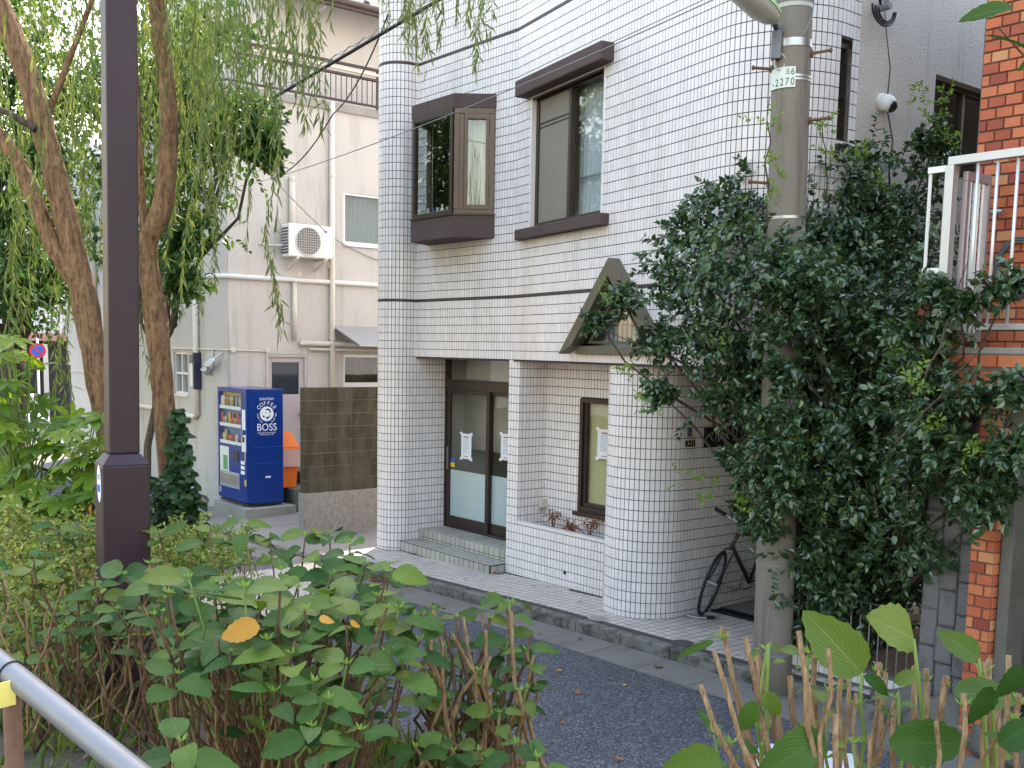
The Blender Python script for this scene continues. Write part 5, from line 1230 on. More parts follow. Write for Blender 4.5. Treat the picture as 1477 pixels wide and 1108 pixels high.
# service cables and insulators at the building corner
def cable(name, pts, r_, mat, label, sag=0., n=18):
    P = [Vector(p) for p in pts]; out = []
    for a, b in zip(P, P[1:]):
        for i in range(n):
            t_ = i / n; q = a.lerp(b, t_); q.z -= sag * 4 * t_ * (1 - t_); out.append(q)
    out.append(P[-1]); m = MB(); m.tube(out, r_, 6); tag(part(name, m, mat, None, base=P[0], smooth_=True), label, 'cable'); return out
J = py_(394, 257, 15.6)
cable('overhead_cable', [py_(700, -40, 10.5), py_(400, 138, 13.5), py_(300, 195, 14.9)], .022, 'cable_black', 'thick black overhead cable with a spiral wire', .0)
hx = []; A_, B_ = py_(700, -40, 10.5), py_(400, 138, 13.5)
for i in range(160): t_ = i / 159; q = A_.lerp(B_, t_) + Z3 * (.05 + .02 * math.sin(i * .55)); hx.append(q)
m = MB(); m.tube(hx, .005, 5); tag(part('support_wire', m, 'cable_grey', None, base=hx[0]), 'thin wavy support wire above the thick black cable', 'cable')
cable('service_wire', [py_(1125, -45, 8.1), J], .006, 'cable_grey', 'thin grey service wire crossing in front of the tiled facade', .1)
cable('service_wire', [J, W(FS + .06, -1.66, 4.55), W(FS + .02, -2.7, 4.2)], .008, 'cable_grey', 'grey drop wire from the junction to the stucco wall', .03)
cable('service_wire', [py_(560, 20, 12.2), py_(480, 165, 14.2), J], .009, 'cable_black', 'black wire curving down from the roof edge to the junction', .15)
cable('service_wire', [py_(470, 10, 15.5), py_(330, 105, 15.2)], .005, 'cable_grey', 'thin wire passing in front of the balcony railing', .0)
cable('service_wire', [J, py_(250, 285, 14.5)], .006, 'cable_grey', 'thin wire running from the junction into the willow', .02)
cable('service_wire', [py_(545, 45, 14.), py_(330, 170, 14.)], .005, 'cable_grey', 'thin wire parallel to the thick black cable', .0)
m = MB(); m.lathe(J - Vector((0, 0, .03)), [(.02, 0), (.035, .02), (.02, .06)], 8); m.tube([J, J + Vector((.12, .02, .06))], .008, 5); tag(part('wire_junction', m, 'cable_grey', None, base=J), 'small wire junction hanging before the stucco wall', 'junction')
I = onS(1262, 14, SIDE); ip = W(SIDE, I[0], I[1])
t = thing('service_bracket', 'grey insulator bracket with looped black cables on the stucco side wall', 'bracket', ip, rz=RZ)
m = MB(); m.tube([ip - dA3 * .01, ip + dA3 * .14], .03, 8); m.tube([ip + dA3 * .1, ip + dA3 * .12 + Z3 * .2], .018, 8); part('bracket_arm', m, 'cable_grey', t)
m = MB(); m.lathe(ip + dA3 * .12 + Z3 * .14, [(.02, 0), (.055, .02), (.06, .06), (.03, .11), (.02, .12)], 14); part('insulator', m, 'lamp_glass', t, smooth_=True)
for k in range(3):
    m = MB(); r0 = .11 + .03 * k; cc_ = ip + dA3 * (.09 + .01 * k) + nA3 * (.03 * k - .02) - Z3 * .02; m.tube([cc_ + nA3 * (math.cos(a) * r0) + Z3 * (math.sin(a) * r0 * .8) for a in [math.pi + i * math.pi / 12 for i in range(13)]], .009, 6); part('cable_loop', m, 'cable_black', t)
for k in range(4):
    m = MB(); m.tube([ip + dA3 * .1 + nA3 * .08, ip + dA3 * .25 + nA3 * (.35 + .06 * k) + Z3 * .35, ip + dA3 * .4 + nA3 * (.9 + .1 * k) + Z3 * (1.0 + .1 * k)], .010, 6); part('incoming_cable', m, 'cable_black', t)
# dome camera on side wall
D = onS(1272, 148, SIDE); dp = W(SIDE - .01, D[0], D[1]); t = thing('security_camera', 'white dome security camera on the stucco side wall', 'security camera', dp, rz=RZ)
m = MB(); m.lathe(dp, [(.075, 0), (.075, .02), (.06, .03)], 20, dA3); part('base_plate', m, 'white_paint', t, smooth_=True)
m = MB(); m.lathe(dp + dA3 * .02, [(.065, 0), (.075, .04), (.07, .085), (.05, .115), (.02, .13)], 20, (dA3 * .8 + nA3 * .35 - Z3 * .35).normalized()); part('housing', m, 'white_paint', t, smooth_=True)
ld2 = (dA3 * .75 + nA3 * .3 - Z3 * .6).normalized(); m = MB(); m.lathe(dp + dA3 * .075 - Z3 * .02 + ld2 * .045, [(.052, 0), (.048, .02), (.03, .035)], 18, ld2); part('lens_window', m, 'black_plastic', t, smooth_=True)

# ================================================================ BICYCLE
fb = pz(1009, 889, .095); s_, o_ = AB(fb.x, fb.y); zg = tilt(s_) + .003
hd = (pA3 * .93 + dA3 * .10).normalized()           # heading from front wheel back to rear wheel
bk = thing('bicycle', 'dark bicycle parked along the tiled passage wall', 'bicycle', Vector((fb.x, fb.y, zg)))
RW_ = .335; lean = -dA3 * .0 
fwd = (hd * .80 - dA3 * .0 + dA3 * .30).normalized()          # steered front wheel plane
wdir = Vector((.46, .89, 0)).normalized(); tiltv = (Z3 * .95 + Vector((1, 0, 0)) * .28).normalized()
wup = (tiltv - wdir * tiltv.dot(wdir)).normalized()
fc_ = Vector((fb.x, fb.y, zg)) + wup * RW_ + wdir * .10
def wheel(c, d, u, name):
    m = MB(); n = 40; m.tube([c + d * math.cos(i / n * 6.2832) * RW_ * .965 + u * math.sin(i / n * 6.2832) * RW_ * .965 for i in range(n)], .0155, 8, closed=True); w = part(name, m, 'rubber', bk, smooth_=True)
    m = MB(); m.tube([c + d * math.cos(i / n * 6.2832) * RW_ * .915 + u * math.sin(i / n * 6.2832) * RW_ * .915 for i in range(n)], .0085, 6, closed=True); part('rim', m, 'steel_dark', w, smooth_=True)
    axl = d.cross(u).normalized(); m = MB(); m.tube([c - axl * .05, c + axl * .05], .018, 10); part('hub', m, 'alu', w)
    m = MB()
    for i in range(28):
        a = i / 28 * 6.2832; sg = 1 if i % 2 else -1; m.tube([c + axl * .03 * sg + (d * math.cos(a + .8) + u * math.sin(a + .8)) * .018, c + (d * math.cos(a) + u * math.sin(a)) * RW_ * .915], .0013, 3, cap=False)
    o = part('spokes', m, 'alu', w); o['kind'] = 'stuff'; return axl
axl = wheel(fc_, wdir, wup, 'front_wheel')
fup = (wup * .97 + hd * .28).normalized()
crown = fc_ + fup * (RW_ + .05); headb = crown + fup * .03; headt = crown + fup * .16
for sg in (-1, 1): m = MB(); m.tube([fc_ + axl * .045 * sg, crown + axl * .045 * sg - fup * .02, crown], .012, 8); part('fork_blade', m, 'black_plastic', bk, smooth_=True)
lnv = (Z3 + Vector((1, 0, 0)) * .10).normalized(); rc_ = Vector((fb.x, fb.y, zg)) + hd * 1.05 + lnv * RW_; rdir = hd; rup = (lnv - rdir * lnv.dot(rdir)).normalized()
rax = wheel(rc_, rdir, rup, 'rear_wheel')
bbk = Vector((fb.x, fb.y, zg)) + hd * .62 + lnv * .28; seatt = bbk + (lnv * .95 + hd * .28).normalized() * .50
def ftube(name, a, b, r_, mat='steel_dark'): m = MB(); m.tube([a, b], r_, 10); return part(name, m, mat, bk, smooth_=True)
ftube('head_tube', headb, headt, .02, 'bronze_light'); ftube('down_tube', headb, bbk, .021, 'bronze'); ftube('top_tube', headt, seatt, .016, 'bronze'); ftube('seat_tube', bbk, seatt, .016, 'bronze'); ftube('chain_stay', bbk, rc_, .01, 'bronze'); ftube('seat_stay', seatt, rc_, .009, 'bronze')
sp_ = seatt + (lnv * .95 + hd * .28).normalized() * .14; ftube('seat_post', seatt, sp_, .013, 'alu')
m = MB(); m.hexa([sp_ + hd * x + rax * y + Z3 * z for x, y, z in [(-.13, -.02, 0), (-.13, .02, 0), (.13, .07, 0), (.13, -.07, 0), (-.13, -.015, .035), (-.13, .015, .035), (.13, .065, .05), (.13, -.065, .05)]]); part('saddle', m, 'black_plastic', bk, bevel=.01)
hs = headt + fup * .11; ftube('stem', headt, hs, .014, 'alu'); hax = axl.copy()
if hax.x < 0: hax = -hax
L_ = hs - hax * .27 + Z3 * .055 - wdir * .03; R_ = hs + hax * .27 - Z3 * .02
m = MB(); m.tube([L_, hs - hax * .12 + Z3 * .01, hs, hs + hax * .12, R_], .0125, 8); part('handlebar', m, 'alu', bk, smooth_=True)
for e, q in ((L_, -1), (R_, 1)):
    d_ = (e - hs).normalized(); m = MB(); m.tube([e - d_ * .10, e + d_ * .02], [.017, .02], 10); part('grip', m, 'rubber', bk, smooth_=True)
    m = MB(); m.tube([e - d_ * .12 - Z3 * .01, e - d_ * .10 - wdir * .04 - Z3 * .03, e - d_ * .02 - wdir * .05 - Z3 * .035], .006, 6); part('brake_lever', m, 'alu', bk)
m = MB(); m.tube([hs, hs - wdir * .12 - Z3 * .02, headb - wdir * .08, crown], .004, 5); part('brake_cable', m, 'rubber', bk)
m = MB(); n = 30; m.tube([bbk + hd * math.cos(i / n * 6.2832) * .085 + lnv * math.sin(i / n * 6.2832) * .085 - rax * .04 for i in range(n)], .005, 5, closed=True); part('chainring', m, 'steel_dark', bk)
for q in (-1, 1): e = bbk + hd * .12 * q + lnv * .12 * q * .6 + rax * .07 * q; m = MB(); m.tube([bbk + rax * .06 * q, e], .009, 6); m.obox(e + rax * .04 * q, rax * .04, hd * .035, Z3 * .008); part('crank', m, 'alu', bk)
# cable lock lying under the wheel
m = MB(); lc = Vector((fb.x + .02, fb.y - .01, zg + .012)); m.tube([lc + Vector((math.cos(a) * .15, math.sin(a) * .09, .004 * math.sin(a * 2 + 1) + .004)) for a in [i * 6.2832 / 30 for i in range(30)]], .008, 6, closed=True)
t = thing('cable_lock', 'pale looped cable lock lying round the front wheel of the bicycle', 'bicycle lock', lc); part('loop', m, 'cable_pale', t, smooth_=True); m = MB(); m.tube([lc + Vector((.03, -.09, .006)), lc + Vector((.11, -.075, .006))], .017, 8); part('barrel', m, 'black_plastic', t)

# ================================================================ NEAR SIDE: lamp post, handrail
LPY = 4.75; lpb = py_(176, 1000, LPY); gz_ = on_verge(lpb.x, lpb.y)
lp = thing('lamp_post', 'square brown metal lamp post on a wider box base', 'lamp post', Vector((lpb.x, lpb.y, gz_)))
lyaw = R(31.)
tl0 = py_(171, 0, LPY); bl0 = py_(176, 640, LPY); slx = (tl0.x - bl0.x) / (tl0.z - bl0.z)
def lpx(z): return bl0.x + slx * 0 + (z - bl0.z) * slx
def sqtube(name, z0, z1, w, mat, w1=None, bev=.008):
    w1 = w1 or w; m = MB(); mr = Matrix.Rotation(lyaw, 3, 'Z'); P = []
    for z, ww in ((z0, w), (z1, w1)):
        for x, y in ((-1, -1), (1, -1), (1, 1), (-1, 1)): v = mr @ Vector((x * ww / 2, y * ww / 2, 0)); P.append(Vector((lpx(z) + v.x, LPY + v.y, z)))
    m.hexa(P); return part(name, m, mat, lp, bevel=bev)
zc1 = py_(176, 668, LPY).z; zc2 = py_(176, 653, LPY).z
sqtube('shaft', zc2, 9.0, .132, 'post_brown'); sqtube('collar', zc1, zc2, .205, 'post_brown', .135, .004); sqtube('base_box', gz_ - .1, zc1, .205, 'post_brown')
sp = py_(146, 697, LPY - .05); mr = Matrix.Rotation(lyaw, 3, 'Z'); fl = mr @ Vector((-1, 0, 0)); fy = mr @ Vector((0, 1, 0))
ec = Vector((lpx(sp.z), LPY, sp.z)) + fl * .1035 - fy * .02
t = thing('post_sticker', 'oval white sticker on the lamp post base', 'sticker', ec)
m = MB(); m.add([ec + fy * (math.cos(a) * .045) + Z3 * (math.sin(a) * .085) + fl * q for q in (0, .002) for a in [i * 6.2832 / 24 for i in range(24)]], [tuple(range(24, 48))] + [(i, (i + 1) % 24, 24 + (i + 1) % 24, 24 + i) for i in range(24)]); part('disc', m, 'paper', t)
m = MB(); m.obox(ec + fl * .0025 - Z3 * .02, fy * .028, Z3 * .016, fl * .001); part('picture', m, 'sign_blue', t); text('lettering', '公衆', .028, 'can_4', t, ec + fl * .0025 + Z3 * .03, -fy, Z3, .0003)
hr = thing('handrail', 'curved grey metal handrail of the green walkway', 'handrail', py_(0, 1100, 2.3))
a, b, c = py_(-120, 862, 2.75), py_(0, 958, 2.45), py_(185, 1108, 2.12); d_ = py_(420, 1300, 1.8)
dv0 = (a - b); dv0.z = 0; dv0 = (dv0.normalized() + Vector((-.25, .1, 0))).normalized(); e1, e2 = a + dv0 * .8 + Z3 * .01, a + dv0 * 2.8
m = MB(); m.tube([e2, e1, a, a.lerp(b, .5), b, b.lerp(c, .5), c, d_], .029, 20); part('rail', m, 'rail_grey', hr, smooth_=True)
q = py_(16, 985, 2.43); m = MB(); m.tube([Vector((q.x, q.y, q.z + .01)), Vector((q.x + .005, q.y, 1.0))], .021, 14); part('post', m, 'rust', hr, smooth_=True)
q2 = py_(300, 1200, 1.95); m = MB(); m.tube([Vector((q2.x, q2.y, q2.z)), Vector((q2.x, q2.y, 1.0))], .021, 14); part('post', m, 'alu', hr, smooth_=True)
for e_ in (e1, e2 - dv0 * .05):
    m = MB(); m.tube([e_, Vector((e_.x, e_.y, on_verge(e_.x, e_.y) - .1))], .021, 14); part('post', m, 'rail_grey', hr, smooth_=True)
dv = (c - a).normalized(); k0 = b.lerp(c, .10); n1 = dv.orthogonal().normalized(); n2 = dv.cross(n1); m = MB(); m.tube([k0 + (n1 * math.cos(t_) + n2 * math.sin(t_)) * .031 for t_ in [i * 6.2832 / 20 for i in range(20)]], .0022, 5, closed=True)
tt = thing('tie_tag', 'yellow tag tied to the handrail with black string', 'tag', k0 - Z3 * .05); part('string', m, 'cable_black', tt)
tg = py_(6, 1002, 2.36); m = MB(); m.obox(tg, Vector((.022, .01, .004)), Vector((.0, .0, .03)), Vector((.001, -.002, 0))); part('tag_sheet', m, 'tag_yellow', tt)
# orange tape strip by the hedge
P = py_(130, 700, 8.6); P.z = on_verge(P.x, P.y); m = MB(); m.tube([P, py_(126, 664, 8.6)], .018, 6); tag(part('marker_stake', m, 'orange_tape', None, base=P), 'short orange marker stake among the broad leaves', 'stake')
# ================================================================ VEGETATION
def unit(a): return a / np.maximum(1e-9, np.linalg.norm(a, axis=1, keepdims=True))
def leaf_cloud(P, D, U, L, Wd, fold=.25, curl=.12):
    """hexagonal folded leaves: P base, D direction, U approx normal, L length, Wd half-width"""
    n = len(P); D = unit(D); S = unit(np.cross(D, U)); Nn = np.cross(S, D); L = np.broadcast_to(L, (n,))[:, None]; Wd = np.broadcast_to(Wd, (n,))[:, None]
    v = np.empty((n, 6, 3))
    v[:, 0] = P; v[:, 3] = P + D * L - Nn * L * curl
    a = P + D * L * .30; b = P + D * L * .66 - Nn * L * curl * .4
    v[:, 1] = a + S * Wd + Nn * Wd * fold; v[:, 2] = b + S * Wd * .8 + Nn * Wd * fold
    v[:, 4] = b - S * Wd * .8 + Nn * Wd * fold; v[:, 5] = a - S * Wd + Nn * Wd * fold
    F = np.array([[0, 1, 2, 3], [0, 3, 4, 5]])[None] + 6 * np.arange(n)[:, None, None]
    return v.reshape(-1, 3), F.reshape(-1, 4)
def join(lst):
    V = []; F = []; b = 0
    for v, f in lst: V.append(v); F.append(f + b); b += len(v)
    return np.concatenate(V), np.concatenate(F)
def sprays(C, r, ntw, lpt, L, Wd, droop=.25, flat=.6, rng=NP, tw_len=(.5, 1.1), upb=.35):
    """twigs radiating in a cluster of radius r round C, leaves set alternately along them"""
    out_P, out_D, out_U, tw = [], [], [], []
    d0 = rng.normal(size=(ntw, 3)); d0[:, 2] = d0[:, 2] * .8 + upb; d0 = unit(d0)
    st = np.array(C) + rng.normal(size=(ntw, 3)) * r * .42 * np.array([1, .9, .85])
    ln = r * rng.uniform(*tw_len, size=ntw)
    k = np.linspace(.12, 1, lpt)
    for i in range(ntw):
        a = st[i]; d = d0[i]; pts = a + d * (k * ln[i])[:, None]; pts[:, 2] -= droop * ln[i] * k ** 2
        tg = unit(np.gradient(pts, axis=0)); sd_ = rng.normal(size=(lpt, 3)); sd_ = unit(sd_ - tg * (sd_ * tg).sum(1, keepdims=True))
        alt = sd_.copy(); alt[1::2] *= 1
        D = tg * .55 + alt * .8; D[:, 2] -= .12
        U = np.tile([0, 0, 1.], (lpt, 1)) + rng.normal(size=(lpt, 3)) * flat + np.array([0, -.25, 0])
        out_P.append(pts); out_D.append(D); out_U.append(U); tw.append((a, pts[-1]))
    P = np.concatenate(out_P); n = len(P)
    return leaf_cloud(P, np.concatenate(out_D), np.concatenate(out_U), L * rng.uniform(.65, 1.2, n), Wd * rng.uniform(.75, 1.15, n))
def limb(a, b, r0, r1, par, mat, wob=.06, n=6, rr=rnd, name='limb'):
    a, b = Vector(a), Vector(b); L = (b - a).length; pts = []
    for i in range(n + 1):
        t = i / n; q = a.lerp(b, t); w = math.sin(t * math.pi) * L * wob; pts.append(q + Vector((rr.uniform(-1, 1) * w, rr.uniform(-1, 1) * w, rr.uniform(-.3, 1) * w)))
    m = MB(); m.tube(pts, [lerp(r0, r1, i / n) for i in range(n + 1)], 7); return part(name, m, mat, par, smooth_=True)

# ---- dark evergreen shrub-tree beside the pole
T0 = pz(1262, 925, .30); T0 = Vector((T0.x, 8.45, .28)); T0.x = py_(1262, 900, 8.45).x
ev = thing('evergreen_tree', 'large dark glossy evergreen shrub spreading round the utility pole', 'tree', T0)
CL = [(985, 340, 8.6, .24), (1050, 300, 8.45, .32), (895, 430, 8.8, .12), (975, 415, 8.5, .30), (1050, 395, 7.9, .40), (1140, 405, 7.65, .34), (1205, 330, 8.5, .42), (1232, 250, 8.7, .30), (1290, 300, 8.6, .38), (1305, 380, 8.4, .42), (1220, 430, 8.2, .46),
      (1345, 215, 8.5, .2), (862, 462, 8.9, .10), (945, 490, 8.6, .17), (1010, 490, 8.2, .32), (1075, 520, 8.3, .34), (1180, 520, 8.1, .42), (1250, 520, 8.1, .46), (1335, 470, 7.0, .2), (1385, 440, 6.6, .12), (1455, 415, 6.25, .11), (1345, 420, 6.9, .11),
      (950, 565, 8.4, .10), (1040, 575, 8.2, .2), (1090, 590, 8.3, .22), (1185, 610, 8.0, .42), (1270, 600, 8.0, .46), (1345, 585, 6.8, .26), (1425, 575, 6.4, .16), (1475, 560, 6.1, .14), (1330, 530, 6.9, .2),
      (1095, 680, 7.75, .15), (1165, 695, 7.8, .30), (1235, 700, 7.9, .42), (1310, 690, 7.1, .32), (1395, 670, 6.6, .18), (1460, 650, 6.2, .16), (1350, 640, 6.8, .22), (1430, 700, 6.4, .14), (1060, 660, 8.1, .12), (1072, 740, 8.2, .09), (1100, 755, 7.75, .12), (1185, 780, 7.9, .32), (1260, 790, 7.9, .36), (1320, 785, 7.2, .26), (1415, 735, 6.5, .16),
      (1190, 850, 8.0, .28), (1250, 865, 8.1, .32), (1305, 850, 7.9, .2), (1185, 905, 8.0, .18), (1125, 470, 7.6, .2), (1120, 640, 7.55, .2), (1130, 720, 7.6, .16), (1140, 380, 7.55, .24), (1130, 540, 7.55, .16), (1110, 600, 7.55, .14), (1135, 670, 7.55, .14), (1280, 450, 7.6, .4), (1230, 640, 7.5, .36), (1130, 330, 8.5, .24), (1240, 350, 8.8, .34), (1120, 560, 8.35, .3)]
cl = []
for (x, y, Y, r_) in CL:
    C = py_(x, y, Y); nt_ = int(18 + 300 * r_ ** 1.5); cl.append(sprays(C, r_, nt_, 13, .064, .019, .22, .55))
    limb(T0.lerp(C, .15) + Vector((0, 0, .1)), C, .022, .006, ev, 'bark_dark', .07)
V, F = join(cl); o = np_mesh('crown', V, F, 'leaf_evergreen', ev); o['kind'] = 'stuff'
for k, (dx, dy) in enumerate(((0, 0), (.14, .05), (-.12, .06))):
    limb(T0 + Vector((dx, dy, -.05)), T0 + Vector((dx * 3.2, dy * 3, 1.0 + .2 * k)), .05, .03, ev, 'bark_dark', .03, name='trunk')
cl = []
for (x, y, Y) in [(1110, 175, 7.75), (1108, 240, 7.75), (1112, 290, 7.75), (1190, 190, 8.3), (1205, 225, 8.3), (1130, 610, 7.6), (1300, 520, 6.9), (1325, 560, 6.5), (1000, 690, 8.0), (1020, 720, 8.0), (1330, 140, 8.4), (1360, 150, 8.4), (1370, 210, 8.3), (1340, 180, 8.4), (1180, 730, 7.5), (1240, 745, 7.5), (1075, 735, 7.8), (935, 590, 8.2), (900, 545, 8.5), (1400, 660, 6.3), (1270, 270, 8.3), (1170, 640, 7.5), (1245, 235, 8.3), (880, 430, 8.6), (1040, 500, 7.9), (1280, 590, 7.5), (1070, 715, 7.9), (1335, 620, 6.5)]:
    C = py_(x, y, Y); cl.append(sprays(C, .11, 7, 7, .04, .010, .05, .8, tw_len=(.5, 1.3), upb=1.2))
V, F = join(cl); o = np_mesh('young_shoots', V, F, 'leaf_sprout', ev); o['kind'] = 'stuff'
for (x0, y0, x1, y1, Y) in [(1106, 330, 1110, 140, 7.75), (1196, 300, 1186, 180, 8.3), (1340, 300, 1362, 120, 8.4), (1330, 560, 1395, 380, 6.6), (1240, 730, 1205, 640, 7.7), (1290, 640, 1420, 500, 6.5), (1060, 560, 860, 470, 8.5), (1330, 600, 1300, 520, 6.8), (1285, 300, 1275, 0, 8.9)]:
    limb(py_(x0, y0, Y), py_(x1, y1, Y), .009, .003, ev, 'bark_dark', .03, name='twig')

# ---- willows: leaning trunks, hanging strands
def px_tube(pts, Y, par, name, mat, dY=0.):
    P = [py_(x, y, Y + dY * i) for i, (x, y, r_) in enumerate(pts)]; rad = [r_ * lerp(.68, .86, smooth((y - 330) / 200)) / F_PX * Y for x, y, r_ in pts]
    Q, Rr = [], []
    for i in range(len(P) - 1):      # Catmull-Rom refinement with knobbly radius
        p0, p1, p2, p3 = P[max(0, i - 1)], P[i], P[i + 1], P[min(len(P) - 1, i + 2)]
        for k in range(5):
            t = k / 5; Q.append(.5 * ((2 * p1) + (-p0 + p2) * t + (2 * p0 - 5 * p1 + 4 * p2 - p3) * t * t + (-p0 + 3 * p1 - 3 * p2 + p3) * t ** 3)); Rr.append(lerp(rad[i], rad[i + 1], t) * (1 + rnd.uniform(-.04, .05)))
    Q.append(P[-1]); Rr.append(rad[-1]); m = MB(); m.tube(Q, Rr, 18)
    for i, v in enumerate(m.v): ring_ = i // 18; k = i % 18; v += (v - Q[min(ring_, len(Q) - 1)]) * (.05 * math.sin(k * 2.1 + ring_ * .35) + .035 * math.sin(k * 5 + ring_ * .8))
    return part(name, m, mat, par, smooth_=True)
WY = 8.3; b1 = py_(262, 850, WY); b1.z = on_verge(b1.x, b1.y)
w1 = thing('willow_tree', 'willow with a curving brown trunk wrapped in ivy', 'tree', b1, 'willow trees on the verge')
px_tube([(232, -160, 14), (222, -60, 16), (226, 0, 17), (238, 100, 17), (243, 170, 19), (241, 250, 19), (231, 310, 21), (212, 352, 21), (216, 400, 20), (224, 450, 19), (231, 520, 18), (238, 600, 18), (246, 680, 20), (256, 745, 24), (262, 860, 28), (264, 960, 32)], WY, w1, 'trunk', 'bark_willow')
px_tube([(212, 352, 12), (205, 290, 8), (200, 200, 6), (195, 80, 5), (180, -60, 4)], WY + .05, w1, 'branch', 'bark_willow')
b2 = py_(180, 850, 7.7); b2.z = on_verge(b2.x, b2.y)
w2 = thing('willow_tree', 'forked willow with two leaning trunks behind the lamp post', 'tree', b2, 'willow trees on the verge')
px_tube([(-60, -120, 20), (5, 20, 22), (40, 110, 22), (63, 190, 23), (86, 280, 24), (108, 370, 24), (125, 450, 22), (140, 540, 20), (153, 610, 19), (168, 700, 21), (180, 800, 25), (184, 900, 28), (186, 980, 32)], 7.7, w2, 'trunk', 'bark_willow')
px_tube([(-60, 130, 13), (-20, 175, 14), (20, 225, 15), (55, 300, 16), (76, 355, 17), (104, 398, 16), (122, 440, 14)], 7.68, w2, 'branch', 'bark_willow')
px_tube([(-70, 130, 6), (0, 158, 6), (38, 178, 7), (52, 186, 8)], 7.6, w2, 'branch', 'bark_dark')
px_tube([(60, 190, 7), (110, 60, 6), (160, -60, 5), (230, -140, 5)], 7.75, w2, 'branch', 'bark_willow')
def strand(x, y0, y1, Y, rng=NP, sway=None):
    """hanging shoot from (x,y0) to (x+sway,y1) in the photo's directions, at its own depth"""
    A_ = np.array(py_(x, y0, Y)); sw_ = rng.normal(0, 16) if sway is None else sway; B_ = np.array(py_(x + sw_, y1, Y)); ln = np.linalg.norm(B_ - A_); n = max(5, int(ln / .027)); k = np.linspace(0, 1, n)
    pts = A_ + (B_ - A_) * k[:, None]; wv = rng.uniform(0, 6.28); pts[:, 0] += .035 * np.sin(k * 5 + wv) * ln; pts[:, 1] += .03 * np.sin(k * 4 + wv * 2) * ln + rng.normal(0, .02)
    keep = rng.random(n) < (.82 if k is None else .45 + .5 * k)
    pts2 = pts[keep]; m_ = len(pts2); D = rng.normal(size=(m_, 3)) * .32 + np.array([0, 0, -1.]); U = rng.normal(size=(m_, 3)) + np.array([0, -1., .3])
    return leaf_cloud(pts2, D, U, rng.uniform(.06, .125, m_), rng.uniform(.0045, .008, m_), .2, .1), pts
def strands(specs, par):
    L = []; S = MB()
    for s in specs:
        lf, pts = strand(*s); L.append(lf)
        q = pts[::max(1, len(pts) // 8)]; S.tube([Vector(p) for p in q], .0016, 3, cap=False)
    V, F = join(L); o = np_mesh('hanging_leaves', V, F, 'leaf_willow', par); o['kind'] = 'stuff'; o = part('hanging_shoots', S, 'stem_green', par); o['kind'] = 'stuff'
sp1, sp2 = [], []
R_ = random.Random(5)
for i in range(105):      # dense curtain of the left willow
    x = R_.triangular(-60, 330, 120); y0 = R_.uniform(-190, 40); y1 = y0 + R_.triangular(120, 420, 230); sp2.append((x, y0, min(y1, 470), R_.uniform(7.95, 9.8) if R_.random() < .9 else R_.uniform(6.6, 7.4)))
for i in range(40): x = R_.uniform(-30, 150); y0 = R_.uniform(100, 260); sp2.append((x, y0, y0 + R_.uniform(80, 240), R_.uniform(7.9, 9.2)))
for (x, y1) in ((100, 560), (112, 640), (88, 520), (122, 600), (70, 470), (108, 700), (20, 420), (40, 380), (8, 520), (30, 610), (130, 470)): sp2.append((x, 250, y1, R_.uniform(7.85, 8.1)))
for i in range(52):
    x = R_.triangular(170, 350, 290); y0 = R_.uniform(-190, 60); sp1.append((x, y0, y0 + R_.triangular(130, 420, 220), R_.uniform(8.5, 10.2)))
for (x, y1, n) in ((322, 330, 5), (335, 300, 4), (345, 380, 3), (300, 420, 5), (280, 470, 4), (265, 390, 5), (250, 350, 4), (225, 560, 2), (212, 600, 3), (205, 520, 3), (360, 190, 7), (378, 270, 4), (392, 255, 5), (352, 170, 6), (395, 90, 7), (420, 130, 8), (432, 190, 6), (445, 120, 8), (415, 110, 6), (450, 215, 4), (468, 215, 4), (455, 80, 6), (380, 120, 6), (300, 300, 5), (312, 250, 5), (325, 150, 6), (345, 110, 6), (595, 80, 4), (612, 100, 3), (625, 70, 3), (668, 55, 4), (690, 108, 3), (696, 60, 3), (640, 30, 3), (560, 35, 3), (580, 45, 3)):
    for k in range(n if x > 480 else max(1, int(n * .5))): sp1.append((x + R_.gauss(0, 7), R_.uniform(-200, -20), y1 - abs(R_.gauss(0, 22)), R_.uniform(7.2, 8.8) if x > 275 else R_.uniform(8.55, 9.3), NP, R_.gauss(0, 7)))
for (x, y1) in ((400, 470), (405, 490), (408, 455), (396, 440), (398, 480)): sp1.append((x - 14, 290 + R_.uniform(-10, 60), y1, 8.0, NP, R_.uniform(8, 22)))
for (x, y1) in ((385, 330), (388, 300)): sp1.append((x, -100, y1, 8.0, NP, 6))
strands(sp1, w1); strands(sp2, w2)
# ivy at the foot of the willow
iv = thing('ivy', 'dark ivy climbing the foot of the curving willow trunk', 'ivy', Vector((b1.x + .15, b1.y - .1, b1.z)))
P = []; D = []; U = []
for i in range(1500):
    t = NP.random(); y = 590 + 250 * t ** .8; xc = 254 + 10 * (y - 590) / 150; w = 5 + 34 * t; x = xc + NP.normal(0, w * .5) + (-14 * t if NP.random() < .5 else 4)
    q = py_(x, y, WY - .14 - NP.random() * .12 - .1 * t); P.append(q); D.append(NP.normal(0, .6, 3) + np.array([.1, -.2, -.5])); U.append(NP.normal(0, .45, 3) + np.array([.1, -1, .5]))
for i in range(700):
    x = NP.normal(232, 22); y = NP.uniform(690, 800); q = py_(x, y, WY - NP.random() * .5); P.append(q); D.append(NP.normal(0, .6, 3) + np.array([0, -.3, -.3])); U.append(NP.normal(0, .5, 3) + np.array([0, -.8, .8]))
V, F = leaf_cloud(np.array([tuple(p) for p in P]), np.array(D), np.array(U), NP.uniform(.04, .085, len(P)), NP.uniform(.018, .036, len(P)), .15, .1); o = np_mesh('leaves', V, F, 'leaf_ivy', iv); o['kind'] = 'stuff'
